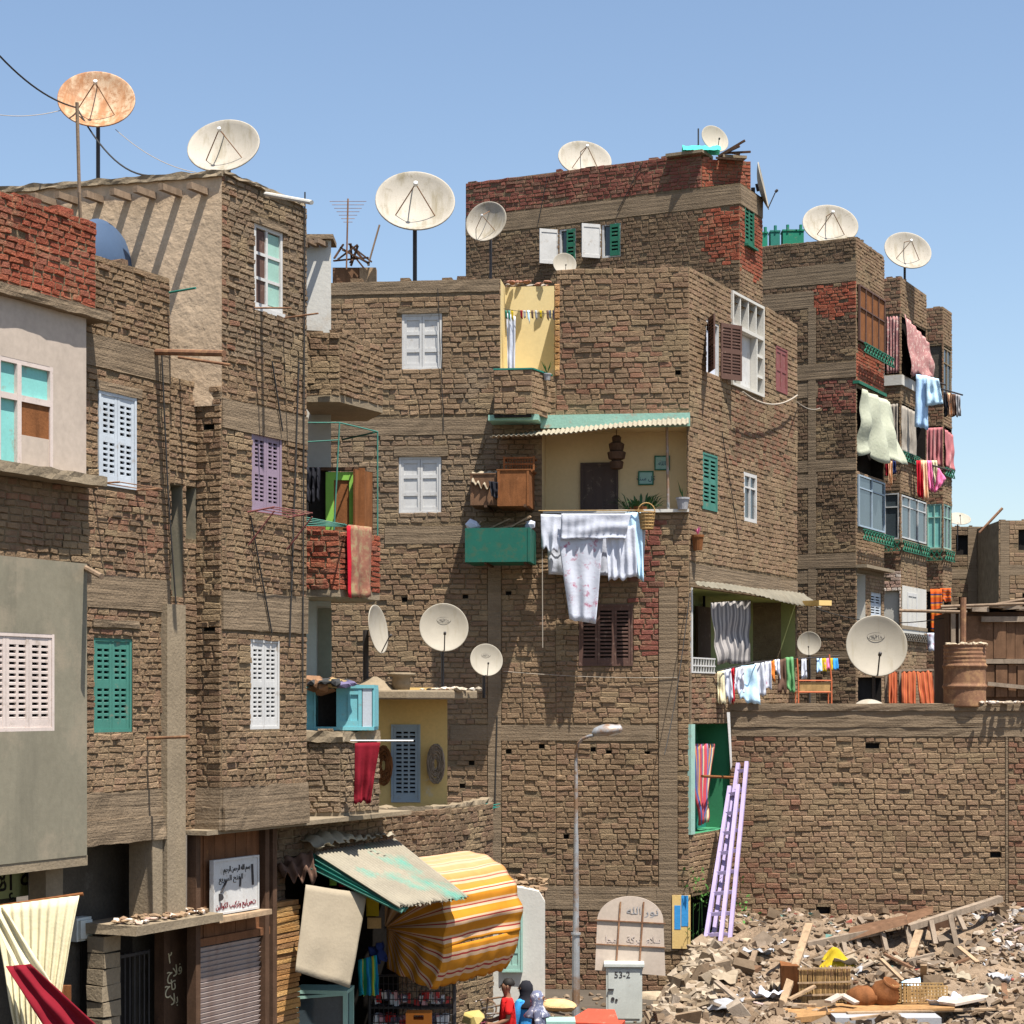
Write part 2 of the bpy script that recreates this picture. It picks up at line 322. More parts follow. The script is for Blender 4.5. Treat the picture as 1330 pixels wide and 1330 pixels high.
# ---------------------------------------------------------------- brickwork
def pal(kind):
    r = R.random()
    if kind == 'brown': b = [(.20, .143, .088), (.188, .133, .082), (.213, .154, .095), (.195, .132, .085)][int(r*4)]
    elif kind == 'tan': b = [(.235, .17, .106), (.222, .16, .099), (.248, .18, .113), (.225, .155, .10)][int(r*4)]
    elif kind == 'mixed': b = [(.20, .142, .09), (.19, .122, .08), (.205, .115, .075), (.19, .135, .087)][int(r*4)]
    elif kind == 'red': b = [(.27, .082, .048), (.25, .075, .045), (.28, .095, .055), (.235, .09, .058)][int(r*4)]
    elif kind == 'darkred': b = [(.18, .07, .052), (.165, .065, .05), (.195, .08, .058), (.17, .095, .068)][int(r*4)]
    elif kind == 'dark': b = [(.145, .105, .067), (.135, .097, .062), (.155, .114, .073), (.14, .096, .063)][int(r*4)]
    elif kind == 'greyish': b = [(.195, .15, .10), (.183, .14, .093), (.21, .163, .11), (.183, .134, .09)][int(r*4)]
    elif kind == 'ochre': b = [(.42, .24, .085), (.36, .20, .08), (.45, .28, .11), (.33, .19, .09)][int(r*4)]
    elif kind == 'white': b = [(.55, .50, .44), (.42, .33, .27), (.6, .56, .5), (.36, .25, .2)][int(r*4)]
    k = R.uniform(.90, 1.10)
    return (b[0]*k*1.04, b[1]*k*.975, b[2]*k*.955)
def bricks(mb, fr, u0, u1, z0, z1, holes, h, l, colf, rough=1.0, miss=.012):
    nc = max(1, round((z1-z0)/h)); hh = (z1-z0)/nc
    sd = R.uniform(0, 99)
    for i in range(nc):
        za = z0+i*hh; zb = za+hh; iv = [(u0, u1)]
        for (a, b, c_, d_) in holes:
            if c_ < zb-.3*hh and d_ > za+.3*hh:
                nv = []
                for (p, q) in iv:
                    if b <= p or a >= q: nv.append((p, q)); continue
                    if a > p: nv.append((p, a))
                    if b < q: nv.append((b, q))
                iv = nv
        for (p, q) in iv:
            x = p; first = True
            while x < q-.01:
                w = l*R.uniform(.65, 1.25)
                if first: w *= R.uniform(.4, 1); first = False
                if q-x-w < .10: w = q-x
                a, b = x, x+w; x += w
                if R.random() < miss: continue
                jt = .010*R.uniform(.5, 1.5); um = (a+b)/2
                wz = noise.noise(V((um*.5+sd, za*.5, 0)))*.028*rough
                e0, e1 = a-p < .02, q-b < .02
                dd = R.uniform(.009, .024)*(.7+.3*rough)+max(0, noise.noise(V((um*.9, za*.9, sd)))*.02)+(.012 if R.random() < .06 else 0)
                if R.random() < .07: dd = .004
                k = .0065*rough; A, B = a+(0 if e0 else jt*.3), b-(0 if e1 else jt*.3)
                tl = R.uniform(-k, k); kd = colf(um, (za+zb)/2); smr = noise.noise(V((um*.7+sd, za*.7, 3)))*1.0+noise.noise(V((um*3, za*3, 8)))*.6; smr = 0 if 'red' in kd else smr; dj = (dd-.007) if smr > .40 else -.008
                us = (A, A+.016+R.random()*.01, (A+B)/2+R.uniform(-.25, .25)*(B-A), B-.016-R.random()*.01, B)
                zf = (0, .10+R.random()*.05, .88-R.random()*.05, 1); vs = []
                for iu, uu in enumerate(us):
                    t_ = (uu-A)/(B-A)-.5
                    lo = za+jt*.22+noise.noise(V((uu*3.1, za*9, sd)))*.015*rough+wz+tl*t_*2
                    hi = zb-jt*.22+noise.noise(V((uu*3.1, zb*9+5, sd)))*.015*rough+wz+tl*t_*2
                    for iz, f in enumerate(zf):
                        ed = iu in (0, 4) or iz in (0, 3)
                        d_ = dj+R.uniform(-.004, .004) if ed else dd+R.uniform(-k, k)*.6
                        uj = 0 if (iu == 0 and e0) or (iu == 4 and e1) else R.uniform(-k, k)*.5
                        vs.append(fr.P(uu+uj, lo+(hi-lo)*f, d_))
                fs = [(iu*4+iz, iu*4+4+iz, iu*4+5+iz, iu*4+1+iz) for iu in range(4) for iz in range(3)]
                pc = pal(kd)
                if smr > .40: pc = tuple(x*.4+y*.6 for x, y in zip(pc, (.24, .175, .102)))
                mb.add(vs, fs, pc)
def wall(parent, fr, u0, u1, z0, z1, holes=(), bands=(), zones=(), kind='brown', h=.115, l=.30, rough=1.0, name='wall', surf=None, label=None, ragged=True):
    """holes: (u0,u1,z0,z1,depth,matkey[,opentop]); bands: (u0,u1,z0,z1) concrete; zones: (u0,u1,z0,z1,kind)"""
    mats = [M['mortar'], M['brick'], M['conc']]; mb = MB()
    hs = [tuple(x[:4]) for x in holes]
    us = sorted({u0, u1, *[min(max(q, u0), u1) for x in hs for q in x[:2]]}); zs = sorted({z0, z1, *[min(max(q, z0), z1) for x in hs for q in x[2:]]})
    if surf: mats[0] = M[surf]
    for i in range(len(us)-1):
        for j in range(len(zs)-1):
            um, zm = (us[i]+us[i+1])/2, (zs[j]+zs[j+1])/2
            if any(a < um < b and c_ < zm < d_ for a, b, c_, d_ in hs): continue
            mb.quad(fr.P(us[i], zs[j]), fr.P(us[i+1], zs[j]), fr.P(us[i+1], zs[j+1]), fr.P(us[i], zs[j+1]))
    if not surf:
        mb.mi = 1
        zl = list(zones)
        def colf(u, z):
            for (a, b, c_, d_, k) in zl:
                e = .12
                if a-R.uniform(-e, e) < u < b+R.uniform(-e, e) and c_-R.uniform(-e, e) < z < d_+R.uniform(-e, e): return k
            return kind
        bricks(mb, fr, u0, u1, z0, z1, hs+[tuple(b) for b in bands], h, l, colf, rough)
        if ragged:   # loose bricks along the top
            x = u0+.05
            while x < u1-.3:
                if R.random() < .3 and not any(a-.1 < x < b+.1 and d_ > z1-.05 for a, b, c_, d_ in hs):
                    mb.box(fr, x, x+R.uniform(.12, .28), z1, z1+R.uniform(.02, .08), -.2, R.uniform(-.05, .02), pal(colf(x, z1-.1)), .01)
                x += R.uniform(.15, .5)
    for k, bd in enumerate(bands):
        mb.mi = 2; mb.lump(fr, bd[0], bd[1], bd[2], bd[3], -.01, .024+.005*(k % 4), .007, .2)
    for hd in holes:
        a, b, c_, d_, dep, mk = hd[:6]; fl_ = str(hd[6]) if len(hd) > 6 else ''; ot = 'T' in fl_ or '1' in fl_
        mats.append(M[mk]); mb.mi = len(mats)-1
        P = fr.P
        mb.quad(P(a, c_, -dep), P(b, c_, -dep), P(b, d_, -dep), P(a, d_, -dep))
        if 'L' not in fl_: mb.quad(P(a, c_), P(a, c_, -dep), P(a, d_, -dep), P(a, d_))
        if 'R' not in fl_: mb.quad(P(b, c_), P(b, d_), P(b, d_, -dep), P(b, c_, -dep))
        mb.quad(P(a, c_), P(b, c_), P(b, c_, -dep), P(a, c_, -dep))
        if not ot: mb.quad(P(a, d_), P(a, d_, -dep), P(b, d_, -dep), P(b, d_))
    return mb.build(name, mats, parent, label=label)
def body(parent, poly, z0, z1, roof='mortar', skip=(0, 1), wmat='mortar', rpoly=None):
    """rear walls and roof from plan polygon (list of (x,y)); skip = edges already built"""
    mb = MB(); n = len(poly)
    for i in range(n):
        if i in skip: continue
        a, b = poly[i], poly[(i+1) % n]
        mb.quad(V((a[0], a[1], z0)), V((b[0], b[1], z0)), V((b[0], b[1], z1)), V((a[0], a[1], z1)))
    mb.build('rear_wall', M[wmat], parent)
    poly = rpoly or poly; mb = MB(); mb.add([V((p[0], p[1], z1-.04)) for p in poly], [tuple(range(len(poly)))]); mb.build('roof', M[roof], parent)
def p2(v): return (v.x, v.y)
# ---------------------------------------------------------------- windows
def leaf(mb, fr, u0, u1, z0, z1, d, cols, rows=2, louver=True, th=.035, pitch=.055):
    st = min(.05, (u1-u0)*.16)
    mb.box(fr, u0, u0+st, z0, z1, d-th, d); mb.box(fr, u1-st, u1, z0, z1, d-th, d)
    rz = [z0+(z1-z0)*i/rows for i in range(rows+1)]
    for i, z in enumerate(rz):
        a = z if i == 0 else (z-.09 if i == rows else z-.04); mb.box(fr, u0+st, u1-st, a, a+.09 if i in (0, rows) else a+.08, d-th, d-.003)
    w = (u1-u0-2*st); cw = w/cols; ms = min(.045, cw*.3)
    for c_ in range(1, cols): mb.box(fr, u0+st+c_*cw-ms/2, u0+st+c_*cw+ms/2, z0+.09, z1-.09, d-th, d-.004)
    for r in range(rows):
        za, zb = rz[r]+(.09 if r == 0 else .04), rz[r+1]-(.09 if r == rows-1 else .04)
        if louver:
            n = max(3, int((zb-za)/pitch)); ph = (zb-za)/n
            for k in range(n):
                z = za+k*ph; P = fr.P
                mb.hexa([P(u0+st, z, d-.006), P(u1-st, z, d-.006), P(u1-st, z+.012, d-th), P(u0+st, z+.012, d-th),
                         P(u0+st, z+ph*.42, d-.006), P(u1-st, z+ph*.42, d-.006), P(u1-st, z+ph*.6, d-th), P(u0+st, z+ph*.6, d-th)])
        else:
            mb.box(fr, u0+st, u1-st, za, zb, d-th*.8, d-th*.45)
def frame_mb(fr, u0, u1, z0, z1, d0, d1, w=.05, sill=.0):
    mb = MB(); mb.box(fr, u0, u0+w, z0, z1, d0, d1); mb.box(fr, u1-w, u1, z0, z1, d0, d1)
    mb.box(fr, u0+w, u1-w, z1-w, z1, d0, d1-.002); mb.box(fr, u0+w, u1-w, z0, z0+w, d0, d1-.002)
    if sill: mb.box(fr, u0-.04, u1+.04, z0-.06, z0-.002, d0, d1+sill)
    return mb
def louver_window(parent, fr, r, m, leaves=2, cols=2, rows=2, d=-.02, sill=0, label=None, louver=True, fm=None, pitch=.055):
    u0, u1, z0, z1 = r
    w = frame_mb(fr, u0, u1, z0, z1, d-.08, d, .04, sill).build('window', M[fm or m], parent, label=label)
    iw = (u1-u0-.08)/leaves
    for k in range(leaves):
        mb = MB(); leaf(mb, fr, u0+.04+k*iw+.003, u0+.04+(k+1)*iw-.003, z0+.04, z1-.04, d-.012, cols, rows, louver, pitch=pitch); mb.build('shutter', M[m], w)
    return w
def glass_window(parent, fr, r, m, cols=2, rowz=(.7,), d=-.05, gm='glass', w=.05, label=None, name='window', bar=.04):
    u0, u1, z0, z1 = r
    mb = frame_mb(fr, u0, u1, z0, z1, d-.06, d, w)
    for k in range(1, cols):
        u = u0+(u1-u0)*k/cols; mb.box(fr, u-bar/2, u+bar/2, z0+w, z1-w, d-.05, d-.004)
    for q in rowz:
        z = z0+(z1-z0)*q; mb.box(fr, u0+w, u1-w, z-bar/2, z+bar/2, d-.05, d-.006)
    o = mb.build(name, M[m], parent, label=label)
    g = MB(); g.quad(fr.P(u0+.02, z0+.02, d-.045), fr.P(u1-.02, z0+.02, d-.045), fr.P(u1-.02, z1-.02, d-.045), fr.P(u0+.02, z1-.02, d-.045)); g.build('pane', M[gm], o)
    return o
# ---------------------------------------------------------------- cloth, cables, text
def cloth(name, A, B, C_, D, m, parent=None, folds=5, amp=.03, label=None, cat=None, group=None, nu=28, nv=14, sag=.0, hem=.03, uv=False, ph=None, dirn=None, rag=0, **k):
    A, B, C_, D = V(A), V(B), V(C_), V(D); n = (B-A).cross(D-A).normalized() if dirn is None else V(dirn); ph = R.uniform(0, 6) if ph is None else ph
    s = R.uniform(0, 50)
    def fn(u, v):
        p = A.lerp(B, u).lerp(D.lerp(C_, u), v)
        f = math.sin(u*folds*6.28+ph+v*.8*math.sin(u*5+ph))*amp*(.35+.65*v)+noise.noise(V((u*3+s, v*3, 0)))*amp*1.4*(.3+v)
        z = -sag*4*u*(1-u)*(1-v)-hem*v*v*noise.noise(V((u*4+s, 9, 0)))*2
        if rag and v > .99: z += R.uniform(-rag, rag)
        return p+n*f+V((0, 0, z))
    mb = MB(); mb.grid(fn, nu, nv)
    o = mb.build(name, M[m] if isinstance(m, str) else m, parent, label=label, smooth=True, solid=.006, cat=cat, group=group, **k)
    if uv: add_uv(o, nu, nv)
    return o
def cable(a, b, sag, r=.012, m='cable', label='thin dark cable', name='cable', n=14, group=None, parent=None, cat='cable'):
    a, b = V(a), V(b); mb = MB()
    mb.tube([a.lerp(b, i/n)-V((0, 0, sag*4*(i/n)*(1-i/n))) for i in range(n+1)], r, 5)
    if parent is not None: return mb.build(name, M[m], parent)
    return mb.build(name, M[m], label=label, cat=cat, group=group)
AR = {'ا': (0xFE8D, 1), 'إ': (0xFE87, 1), 'ب': (0xFE8F, 0), 'ت': (0xFE95, 0), 'ح': (0xFEA1, 0), 'د': (0xFEA9, 1), 'ر': (0xFEAD, 1), 'س': (0xFEB1, 0), 'ع': (0xFEC9, 0),
      'ف': (0xFED1, 0), 'ق': (0xFED5, 0), 'ك': (0xFED9, 0), 'ل': (0xFEDD, 0), 'م': (0xFEE1, 0), 'ن': (0xFEE5, 0), 'ه': (0xFEE9, 0), 'و': (0xFEED, 1), 'ي': (0xFEF1, 0), 'ة': (0xFE93, 1)}
def arab(s):
    s = s.replace('لا', '\u0001').replace('لإ', '\u0002'); out = []
    tab = dict(AR); tab['\u0001'] = (0xFEFB, 1); tab['\u0002'] = (0xFEF9, 1)
    for i, ch in enumerate(s):
        if ch not in tab: out.append(ch); continue
        pj = i > 0 and s[i-1] in tab and not tab[s[i-1]][1]
        nj = i+1 < len(s) and s[i+1] in tab
        c_, right = tab[ch]
        if right: out.append(chr(c_+(1 if pj else 0)))
        else: out.append(chr(c_+(3 if pj and nj else 2 if nj else 1 if pj else 0)))
    return ''.join(reversed(out))
def text(s, fr, u, z, d, size, m, parent, name='lettering', rot=0, width=None, shear=0):
    cu = bpy.data.curves.new('t', 'FONT'); cu.body = s; cu.size = size; cu.extrude = .003; cu.resolution_u = 3; cu.align_x = 'CENTER'; cu.shear = shear
    o = bpy.data.objects.new('t', cu); COL.objects.link(o); bpy.context.view_layer.update()
    me = bpy.data.meshes.new_from_object(o.evaluated_get(bpy.context.evaluated_depsgraph_get()))
    mb = MB(); ca, sa = math.cos(rot), math.sin(rot)
    if len(me.vertices):
        xs = [v.co.x for v in me.vertices]; k = 1 if not width else width/(max(xs)-min(xs)+1e-6); x0 = (max(xs)+min(xs))/2
        vs = []
        for v in me.vertices:
            x, y = (v.co.x-x0)*k, v.co.y; vs.append(fr.P(u+x*ca-y*sa, z+x*sa+y*ca, d+v.co.z))
        mb.add(vs, [tuple(p.vertices) for p in me.polygons])
    bpy.data.objects.remove(o)
    if not mb.v: return None
    return mb.build(name, M[m], parent)
# ================================================================ BUILDINGS
# ---- leftmost building -------------------------------------------------
B1 = thing('brick_building', 'building at the far left with red brick parapet and pale pink upper storey', 'building', (-6.2, 23.5, 0))
fB = Fr((-5.05, 24.0), TS)                      # shared facade plane of the left side
f1 = fB.off(.12)
U0 = -3.6
wall(B1, f1, U0, f1.u(124), 10.72, 11.8, kind='red', h=.080, l=.20, name='parapet_wall', zones=[(-.5, 0, 10.6, 11.8, 'red')])
mb = MB(); mb.lump(f1, U0, f1.u(126), 10.6, 10.72, -.3, .22, .010, .1); mb.build('floor_slab', M['conc'], B1)
hw = f1.rect(-12, 470, 60, 614)
wall(B1, f1.off(.10), U0, f1.off(.1).u(112), 8.74, 10.6, holes=[(hw[0], hw[1], hw[2], hw[3], .15, 'dark')], surf='pinkp', name='upper_wall')
g = f1.off(.10)
w = glass_window(B1, g, hw, 'pinkwhite_paint', cols=1, rowz=(), d=.0, gm='turquoise_panel', w=.05)
mb = MB(); um = g.u(25); zt = hw[2]+(hw[3]-hw[2])*.66
mb.box(g, um-.035, um+.035, hw[2]+.05, hw[3]-.05, -.05, .004); mb.box(g, hw[0]+.05, hw[1]-.05, zt-.035, zt+.035, -.05, .001)
mb.build('mullion', M['pinkwhite_paint'], w)
mb = MB(); mb.box(g, um+.035, hw[1]-.05, hw[2]+.42, zt-.035, -.04, -.02); mb.build('plywood_panel', M['wood_orange'], w)
mb = MB(); mb.box(g, um+.035, hw[1]-.05, hw[2]+.05, hw[2]+.42, -.04, -.015); mb.build('lower_panel', M['pinkp'], w)
mb = MB(); mb.lump(f1, U0, f1.u(113), 8.62, 8.74, -.3, .30, .010, .1); mb.build('balcony_slab', M['concp'], B1)
wall(B1, f1, U0, f1.u(115), 7.72, 8.62, kind='brown', h=.080, l=.20, zones=[(-4, 0, 8.3, 8.62, 'mixed')], ragged=False, name='brick_wall')
hs = f1.rect(-28, 822, 68, 950)
wall(B1, f1.off(.03), U0, f1.off(.03).u(113), 4.27, 7.72, holes=[(*hs, .12, 'dark')], surf='grey', name='rendered_wall')
louver_window(B1, f1.off(.03), hs, 'pinkwhite_paint', leaves=3, cols=2, rows=1, d=.0, pitch=.065)
mb = MB(); mb.box(f1, U0, f1.u(112), 4.15, 4.27, -2.2, .02); mb.box(f1, f1.u(86), f1.u(108), 0, 4.15, -.55, -.3); mb.build('ground_floor_pier', M['concp'], B1)
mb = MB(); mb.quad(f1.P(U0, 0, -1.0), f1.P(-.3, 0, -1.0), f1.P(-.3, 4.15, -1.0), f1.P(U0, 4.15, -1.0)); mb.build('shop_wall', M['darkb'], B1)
fs_ = f1.off(-.92)
mb = MB(); a, b = fs_.u(-40), fs_.u(46); mb.box(fs_, a, b, fs_.z(0, 1168), fs_.z(0, 1118), -.04, 0); so = mb.build('painted_sign_board', M['olive'], B1)
text(arab('لا إله إلا الله'), fs_, (a+b)/2+.12, fs_.z(0, 1158), .004, .42, 'dark', so)
body(B1, [p2(f1.P(U0, 0, -.2)), p2(f1.P(f1.u(108), 0, -.2)), p2(f1.P(f1.u(108), 0, -3)), p2(f1.P(U0, 0, -3))], 4.2, 10.9, skip=(0,))
# ---- left building with projecting bay -----------------------------------
B2 = thing('brick_building', 'brown brick building on the left with projecting bay and plastered roof room', 'building', (-4.4, 25.2, 0))
uE = fB.u(220)
wA = fB.rect(127, 512, 176, 633); wB = fB.rect(122, 829, 172, 951)
zb = lambda px, py: fB.z(px, py)
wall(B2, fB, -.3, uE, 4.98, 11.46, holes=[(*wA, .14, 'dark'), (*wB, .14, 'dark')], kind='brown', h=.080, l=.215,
     bands=[(-.3, uE, 10.12, 10.5), (-.3, uE-.02, 7.22, 7.62), (wA[0]-.06, wA[1]+.1, wA[3], wA[3]+.12), (wB[0]-.05, wB[1]+.1, wB[3]+.13, wB[3]+.22)], zones=[(.1, 1.5, 7.7, 8.8, 'mixed'), (0, 1.5, 5.0, 5.7, 'tan'), (0, .8, 6.9, 7.2, 'mixed')], name='wall')
mb = MB(); mb.lump(fB, -.25, uE-.12, 4.55, 4.98, -.6, .045, .015, .12); mb.lump(fB, -.25, uE-.10, 4.36, 4.66, -.6, .09, .012); mb.build('floor_beam', M['conc'], B2)
louver_window(B2, fB, wA, 'pale_blue_paint', leaves=2, cols=2, rows=2, d=.02, pitch=.06, label='pale blue-white shutters')
louver_window(B2, fB, wB, 'aqua_green_paint', leaves=2, cols=2, rows=2, d=-.01, pitch=.06, label='sea green shutters')
uF = fB.u(255)
sl1 = (fB.u(221), fB.u(237), fB.z(230, 775), fB.z(230, 630)); sl2 = (fB.u(241), uF-.01, fB.z(248, 700), fB.z(248, 632))
wall(B2, fB, uE, uF, 4.4, 10.22, holes=[(*sl1, .35, 'grey'), (*sl2, .35, 'grey')], kind='brown', h=.080, l=.215, name='light_well_wall', zones=[(uE, uF, 8, 10, 'tan')])
mb = MB(); mb.box(fB, fB.u(208), fB.u(232), 3.35, fB.z(215, 785), -.25, .11); mb.box(fB, fB.u(193), fB.u(206), 3.3, 4.37, -.3, .06); mb.build('concrete_column', M['concp'], B2)
fst = fr_pts((-4.09, 25.94), (-3.736, 25.76)); fb = Fr((-3.736, 25.76), TS); LB = fb.u(398)
wall(B2, fst, 0, fst.L, 4.98, 10.15, kind='brown', h=.080, l=.215, name='bay_return_wall', holes=[(.12, .3, 7.0, 7.07, .1, 'dark'), (.12, .28, 9.6, 9.67, .1, 'dark')], bands=[(0, fst.L, 9.98, 10.08)])
wC = fb.rect(330, 296, 367, 402); wD = fb.rect(327, 561, 366, 667); wE = fb.rect(325, 831, 363, 947)
wall(B2, fb, 0, LB, 4.98, 12.88, holes=[(*wC, .14, 'dark'), (*wD, .14, 'dark'), (*wE, .14, 'dark')], kind='brown', h=.080, l=.215,
     bands=[(0, LB, 9.62, 10.0), (0, LB, 7.02, 7.52), (wC[0]-.1, wC[1]+.1, wC[3], wC[3]+.1)], zones=[(0, .2, 10.5, 12.9, 'mixed'), (0, 3, 10.6, 13, 'greyish'), (0.2, 3, 5.2, 5.8, 'tan')], name='bay_wall')
for f_, a, b in ((fst, 0, fst.L), (fb, 0, LB)):
    mb = MB(); mb.lump(f_, a, b, 4.6, 4.98, -.4, .03, .016, .1); mb.lump(f_, a, b, 4.42, 4.72, -.4, .055, .012, .12); mb.build('floor_beam', M['conc'], B2)
# brown and white top window
w = frame_mb(fb, *wC, -.08, .0, .05, .02).build('window', M['white_paint'], B2)
um = (wC[0]+wC[1])/2-.05
for k in range(3):
    za = wC[2]+.05+(wC[3]-wC[2]-.1)*k/3; zc = wC[2]+.05+(wC[3]-wC[2]-.1)*(k+1)/3
    mb = MB(); mb.box(fb, wC[0]+.05, um, za+.02, zc-.02, -.05, -.03); mb.build('brown_panel', M['brown_paint'], w)
    mb = MB(); mb.box(fb, um+.05, wC[1]-.05, za+.02, zc-.02, -.05, -.03); mb.build('blue_panel', M['mint_paint2'], w)
mb = MB(); mb.box(fb, um, um+.05, wC[2]+.05, wC[3]-.05, -.06, -.01)
for k in (1, 2):
    z = wC[2]+.05+(wC[3]-wC[2]-.1)*k/3; mb.box(fb, wC[0]+.05, wC[1]-.05, z-.02, z+.02, -.05, -.013)
mb.build('glazing_bar', M['white_paint'], w)
louver_window(B2, fb, wD, 'purple_paint', leaves=2, cols=2, rows=2, d=.0, pitch=.05, label='faded purple shutters')
louver_window(B2, fb, wE, 'white_paint', leaves=2, cols=2, rows=2, d=.0, pitch=.06, label='white shutters')
# plastered roof room
sx = 3.35; fp = fr_pts((-3.736-sx, 25.76+.28*sx), (-3.736, 25.76))
wall(B2, fp, 0, fp.L, 9.9, 12.86, surf='beige', name='plastered_wall')
mb = MB(); mb.lump(fp, -.1, fp.L+.02, 12.84, 12.92, -.5, .05, .016, .07); mb.lump(fb, 0, LB-.1, 12.88, 12.93, -.3, .05, .02, .08); mb.build('roof_edge', M['concp'], B2)
wood_beam = []
for k, px in enumerate((12, 42, 74, 103, 135, 171, 203, 237, 271)):
    u = fp.u(px); z = 12.66; a = fp.P(u, z, -.2); d = V((-.443, -.897, 0))
    mb = MB(); mb.bar(a, a+d*(.2/.7+R.uniform(.26, .36)), .075, .085); mb.build('beam_end', M['beam_wood'], B2)
body(B2, [p2(fB.P(0, 0)), p2(fB.P(uE, 0)), p2(fB.P(uE, 0, -.9)), p2(fB.P(0, 0, -.9))], 4.4, 11.1, skip=(0,))
body(B2, [p2(fp.P(0, 0)), p2(fp.P(fp.L, 0)), p2(fb.P(LB, 0)), p2(fb.P(LB, 0, -3)), p2(fp.P(0, 0, -3))], 4.4, 12.88, skip=(0, 1))
mb = MB(); mb.box(fB, .05, uE, 4.42, 4.5, -3, 0); mb.box(fb, -.3, LB+3, 4.38, 4.44, -3, -.02); mb.build('floor_slab', M['concp'], B2)
# ground floor of that building
fg = fB.off(-.25)
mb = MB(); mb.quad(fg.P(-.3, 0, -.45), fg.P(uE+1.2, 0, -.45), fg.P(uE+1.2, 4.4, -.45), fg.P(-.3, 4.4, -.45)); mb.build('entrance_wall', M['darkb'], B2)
mb = MB(); a, b = fg.u(140), fg.u(205)
mb.box(fg, a, b, 0, 3.1, -.42, -.40); mb.build('recess_back', M['dark'], B2)
mb = MB()
for k in range(9):
    u = fg.u(160)+(fg.u(210)-fg.u(160))*k/8; mb.tube([fg.P(u, 0, -.2), fg.P(u, 2.9, -.2)], .012, 5)
for z in (1.0, 1.9, 2.85): mb.box(fg, fg.u(160), fg.u(210), z, z+.04, -.22, -.18)
mb.build('iron_gate', M['iron'], B2)
mb = MB(); mb.box(fg, fg.u(213), fg.u(246), 0, 3.2, -.15, .0); wo = mb.build('gate_side_wall', M['wood_dark'], B2)
for k, s_ in enumerate(('٢', 'فلاح', 'تاح', 'بلا')): text(arab(s_), fg, fg.u(221)+.09*(k % 2), fg.z(225, 1250)-.18*k, .006, .2, 'cream_cloth', wo, rot=.1)
mb = MB()
for k in range(16):
    z = k*.2; mb.box(fg, fg.u(130)+R.uniform(-.02, .02), fg.u(152)+R.uniform(-.02, .02), z+.01, z+.19, -.2, .05, (1, 1, 1), .012)
mb.build('stone_pier', M['concp'], B2)
# canopy slab with rubble
mb = MB(); fc = fB.off(0); mb.box(fc, fc.u(150), fc.u(262), 3.24, 3.36, -.55, .32, j=.015)
o = mb.build('entrance_canopy', M['concp'], B2)
mb = MB()
for k in range(90):
    u = R.uniform(fc.u(155), fc.u(258)); mb.rock(fc.P(u, 3.38+abs(R.gauss(0, .03)), R.uniform(-.1, .28)), R.uniform(.02, .075), pal('white' if R.random() < .4 else 'tan'))
mb.build('debris', M['stone'], o)['kind'] = 'stuff'
# meter box
mb = MB(); a, b, c_, d_ = fg.rect(122, 1196, 137, 1220); mb.box(fg, a, b, c_, d_, -.35, -.2); mb.box(fg, a-.03, b+.03, c_-.03, d_+.03, -.38, -.24); mb.build('meter_box', M['cabinet_grey'], B2)
# wooden shop front with roller shutter
fw = fB.off(.05)
a, b = fw.u(250), fw.u(346)
mb = MB(); n = 7
for k in range(n):
    mb.box(fw, a+(b-a)*k/n+.004, a+(b-a)*(k+1)/n-.004, 2.98, 4.42, -.06, R.uniform(-.012, 0))
mb.box(fw, a, b, 2.92, 3.02, -.06, .06)
sf = mb.build('shop_front_panel', M['shop_wood'], B2)
mb = MB()
for u in (a, fw.u(340), fw.u(350)): mb.box(fw, u-.05, u+.05, 0, 4.42, -.05, .09)
mb.build('post', M['wood_dark'], B2)
mb = MB(); us, ue = a+.06, fw.u(338); nn = 44
for k in range(nn):
    z = 2.9*k/nn; zz = 2.9/nn; P = fw.P
    mb.hexa([P(us, z, -.02), P(ue, z, -.02), P(ue, z, -.06), P(us, z, -.06), P(us, z+zz*.9, .02), P(ue, z+zz*.9, .02), P(ue, z+zz*.9, -.06), P(us, z+zz*.9, -.06)])
mb.build('roller_shutter', M['shutterm'], B2)
# ---- balcony stack at the end of the left building -----------------------
zP = lambda py, Y: CZ+(HY-py)/F*Y
xw = lambda px, Y: (px-CX)/F*Y
Yw = 30.3
fwb = Fr((xw(380, Yw), Yw), (1, 0)); Lw = xw(430, Yw)-xw(380, Yw)
wall(B2, fwb, 0, Lw, 4.3, zP(312, Yw), surf='whitep', name='white_end_wall')
mb = MB(); mb.box(fwb, .1, Lw+.04, zP(312, Yw), zP(306, Yw), -.5, .1)
mb.build('roof_edge', M['conc'], B2)
for px in (402, 414, 426):
    mb = MB(); p = fwb.P(fwb.u(px), zP(318, Yw)); mb.bar(p+V((0, .1, 0)), p+V((-.15, -.3, 0)), .07); mb.build('beam_end', M['beam_wood'], B2)
mb = MB(); mb.box(fwb, fwb.u(413), Lw+.01, zP(885, Yw), zP(790, Yw), 0, .02); mb.build('grey_door_jamb', M['grey'], B2)
fe = Fr((fwb.o.x+Lw, Yw), ((425-CX)/F, 1.0))
mb = MB(); mb.quad(fe.P(0, 0), fe.P(5, 0), fe.P(5, zP(312, Yw)), fe.P(0, zP(312, Yw))); mb.build('side_wall', M['concp'], B2)
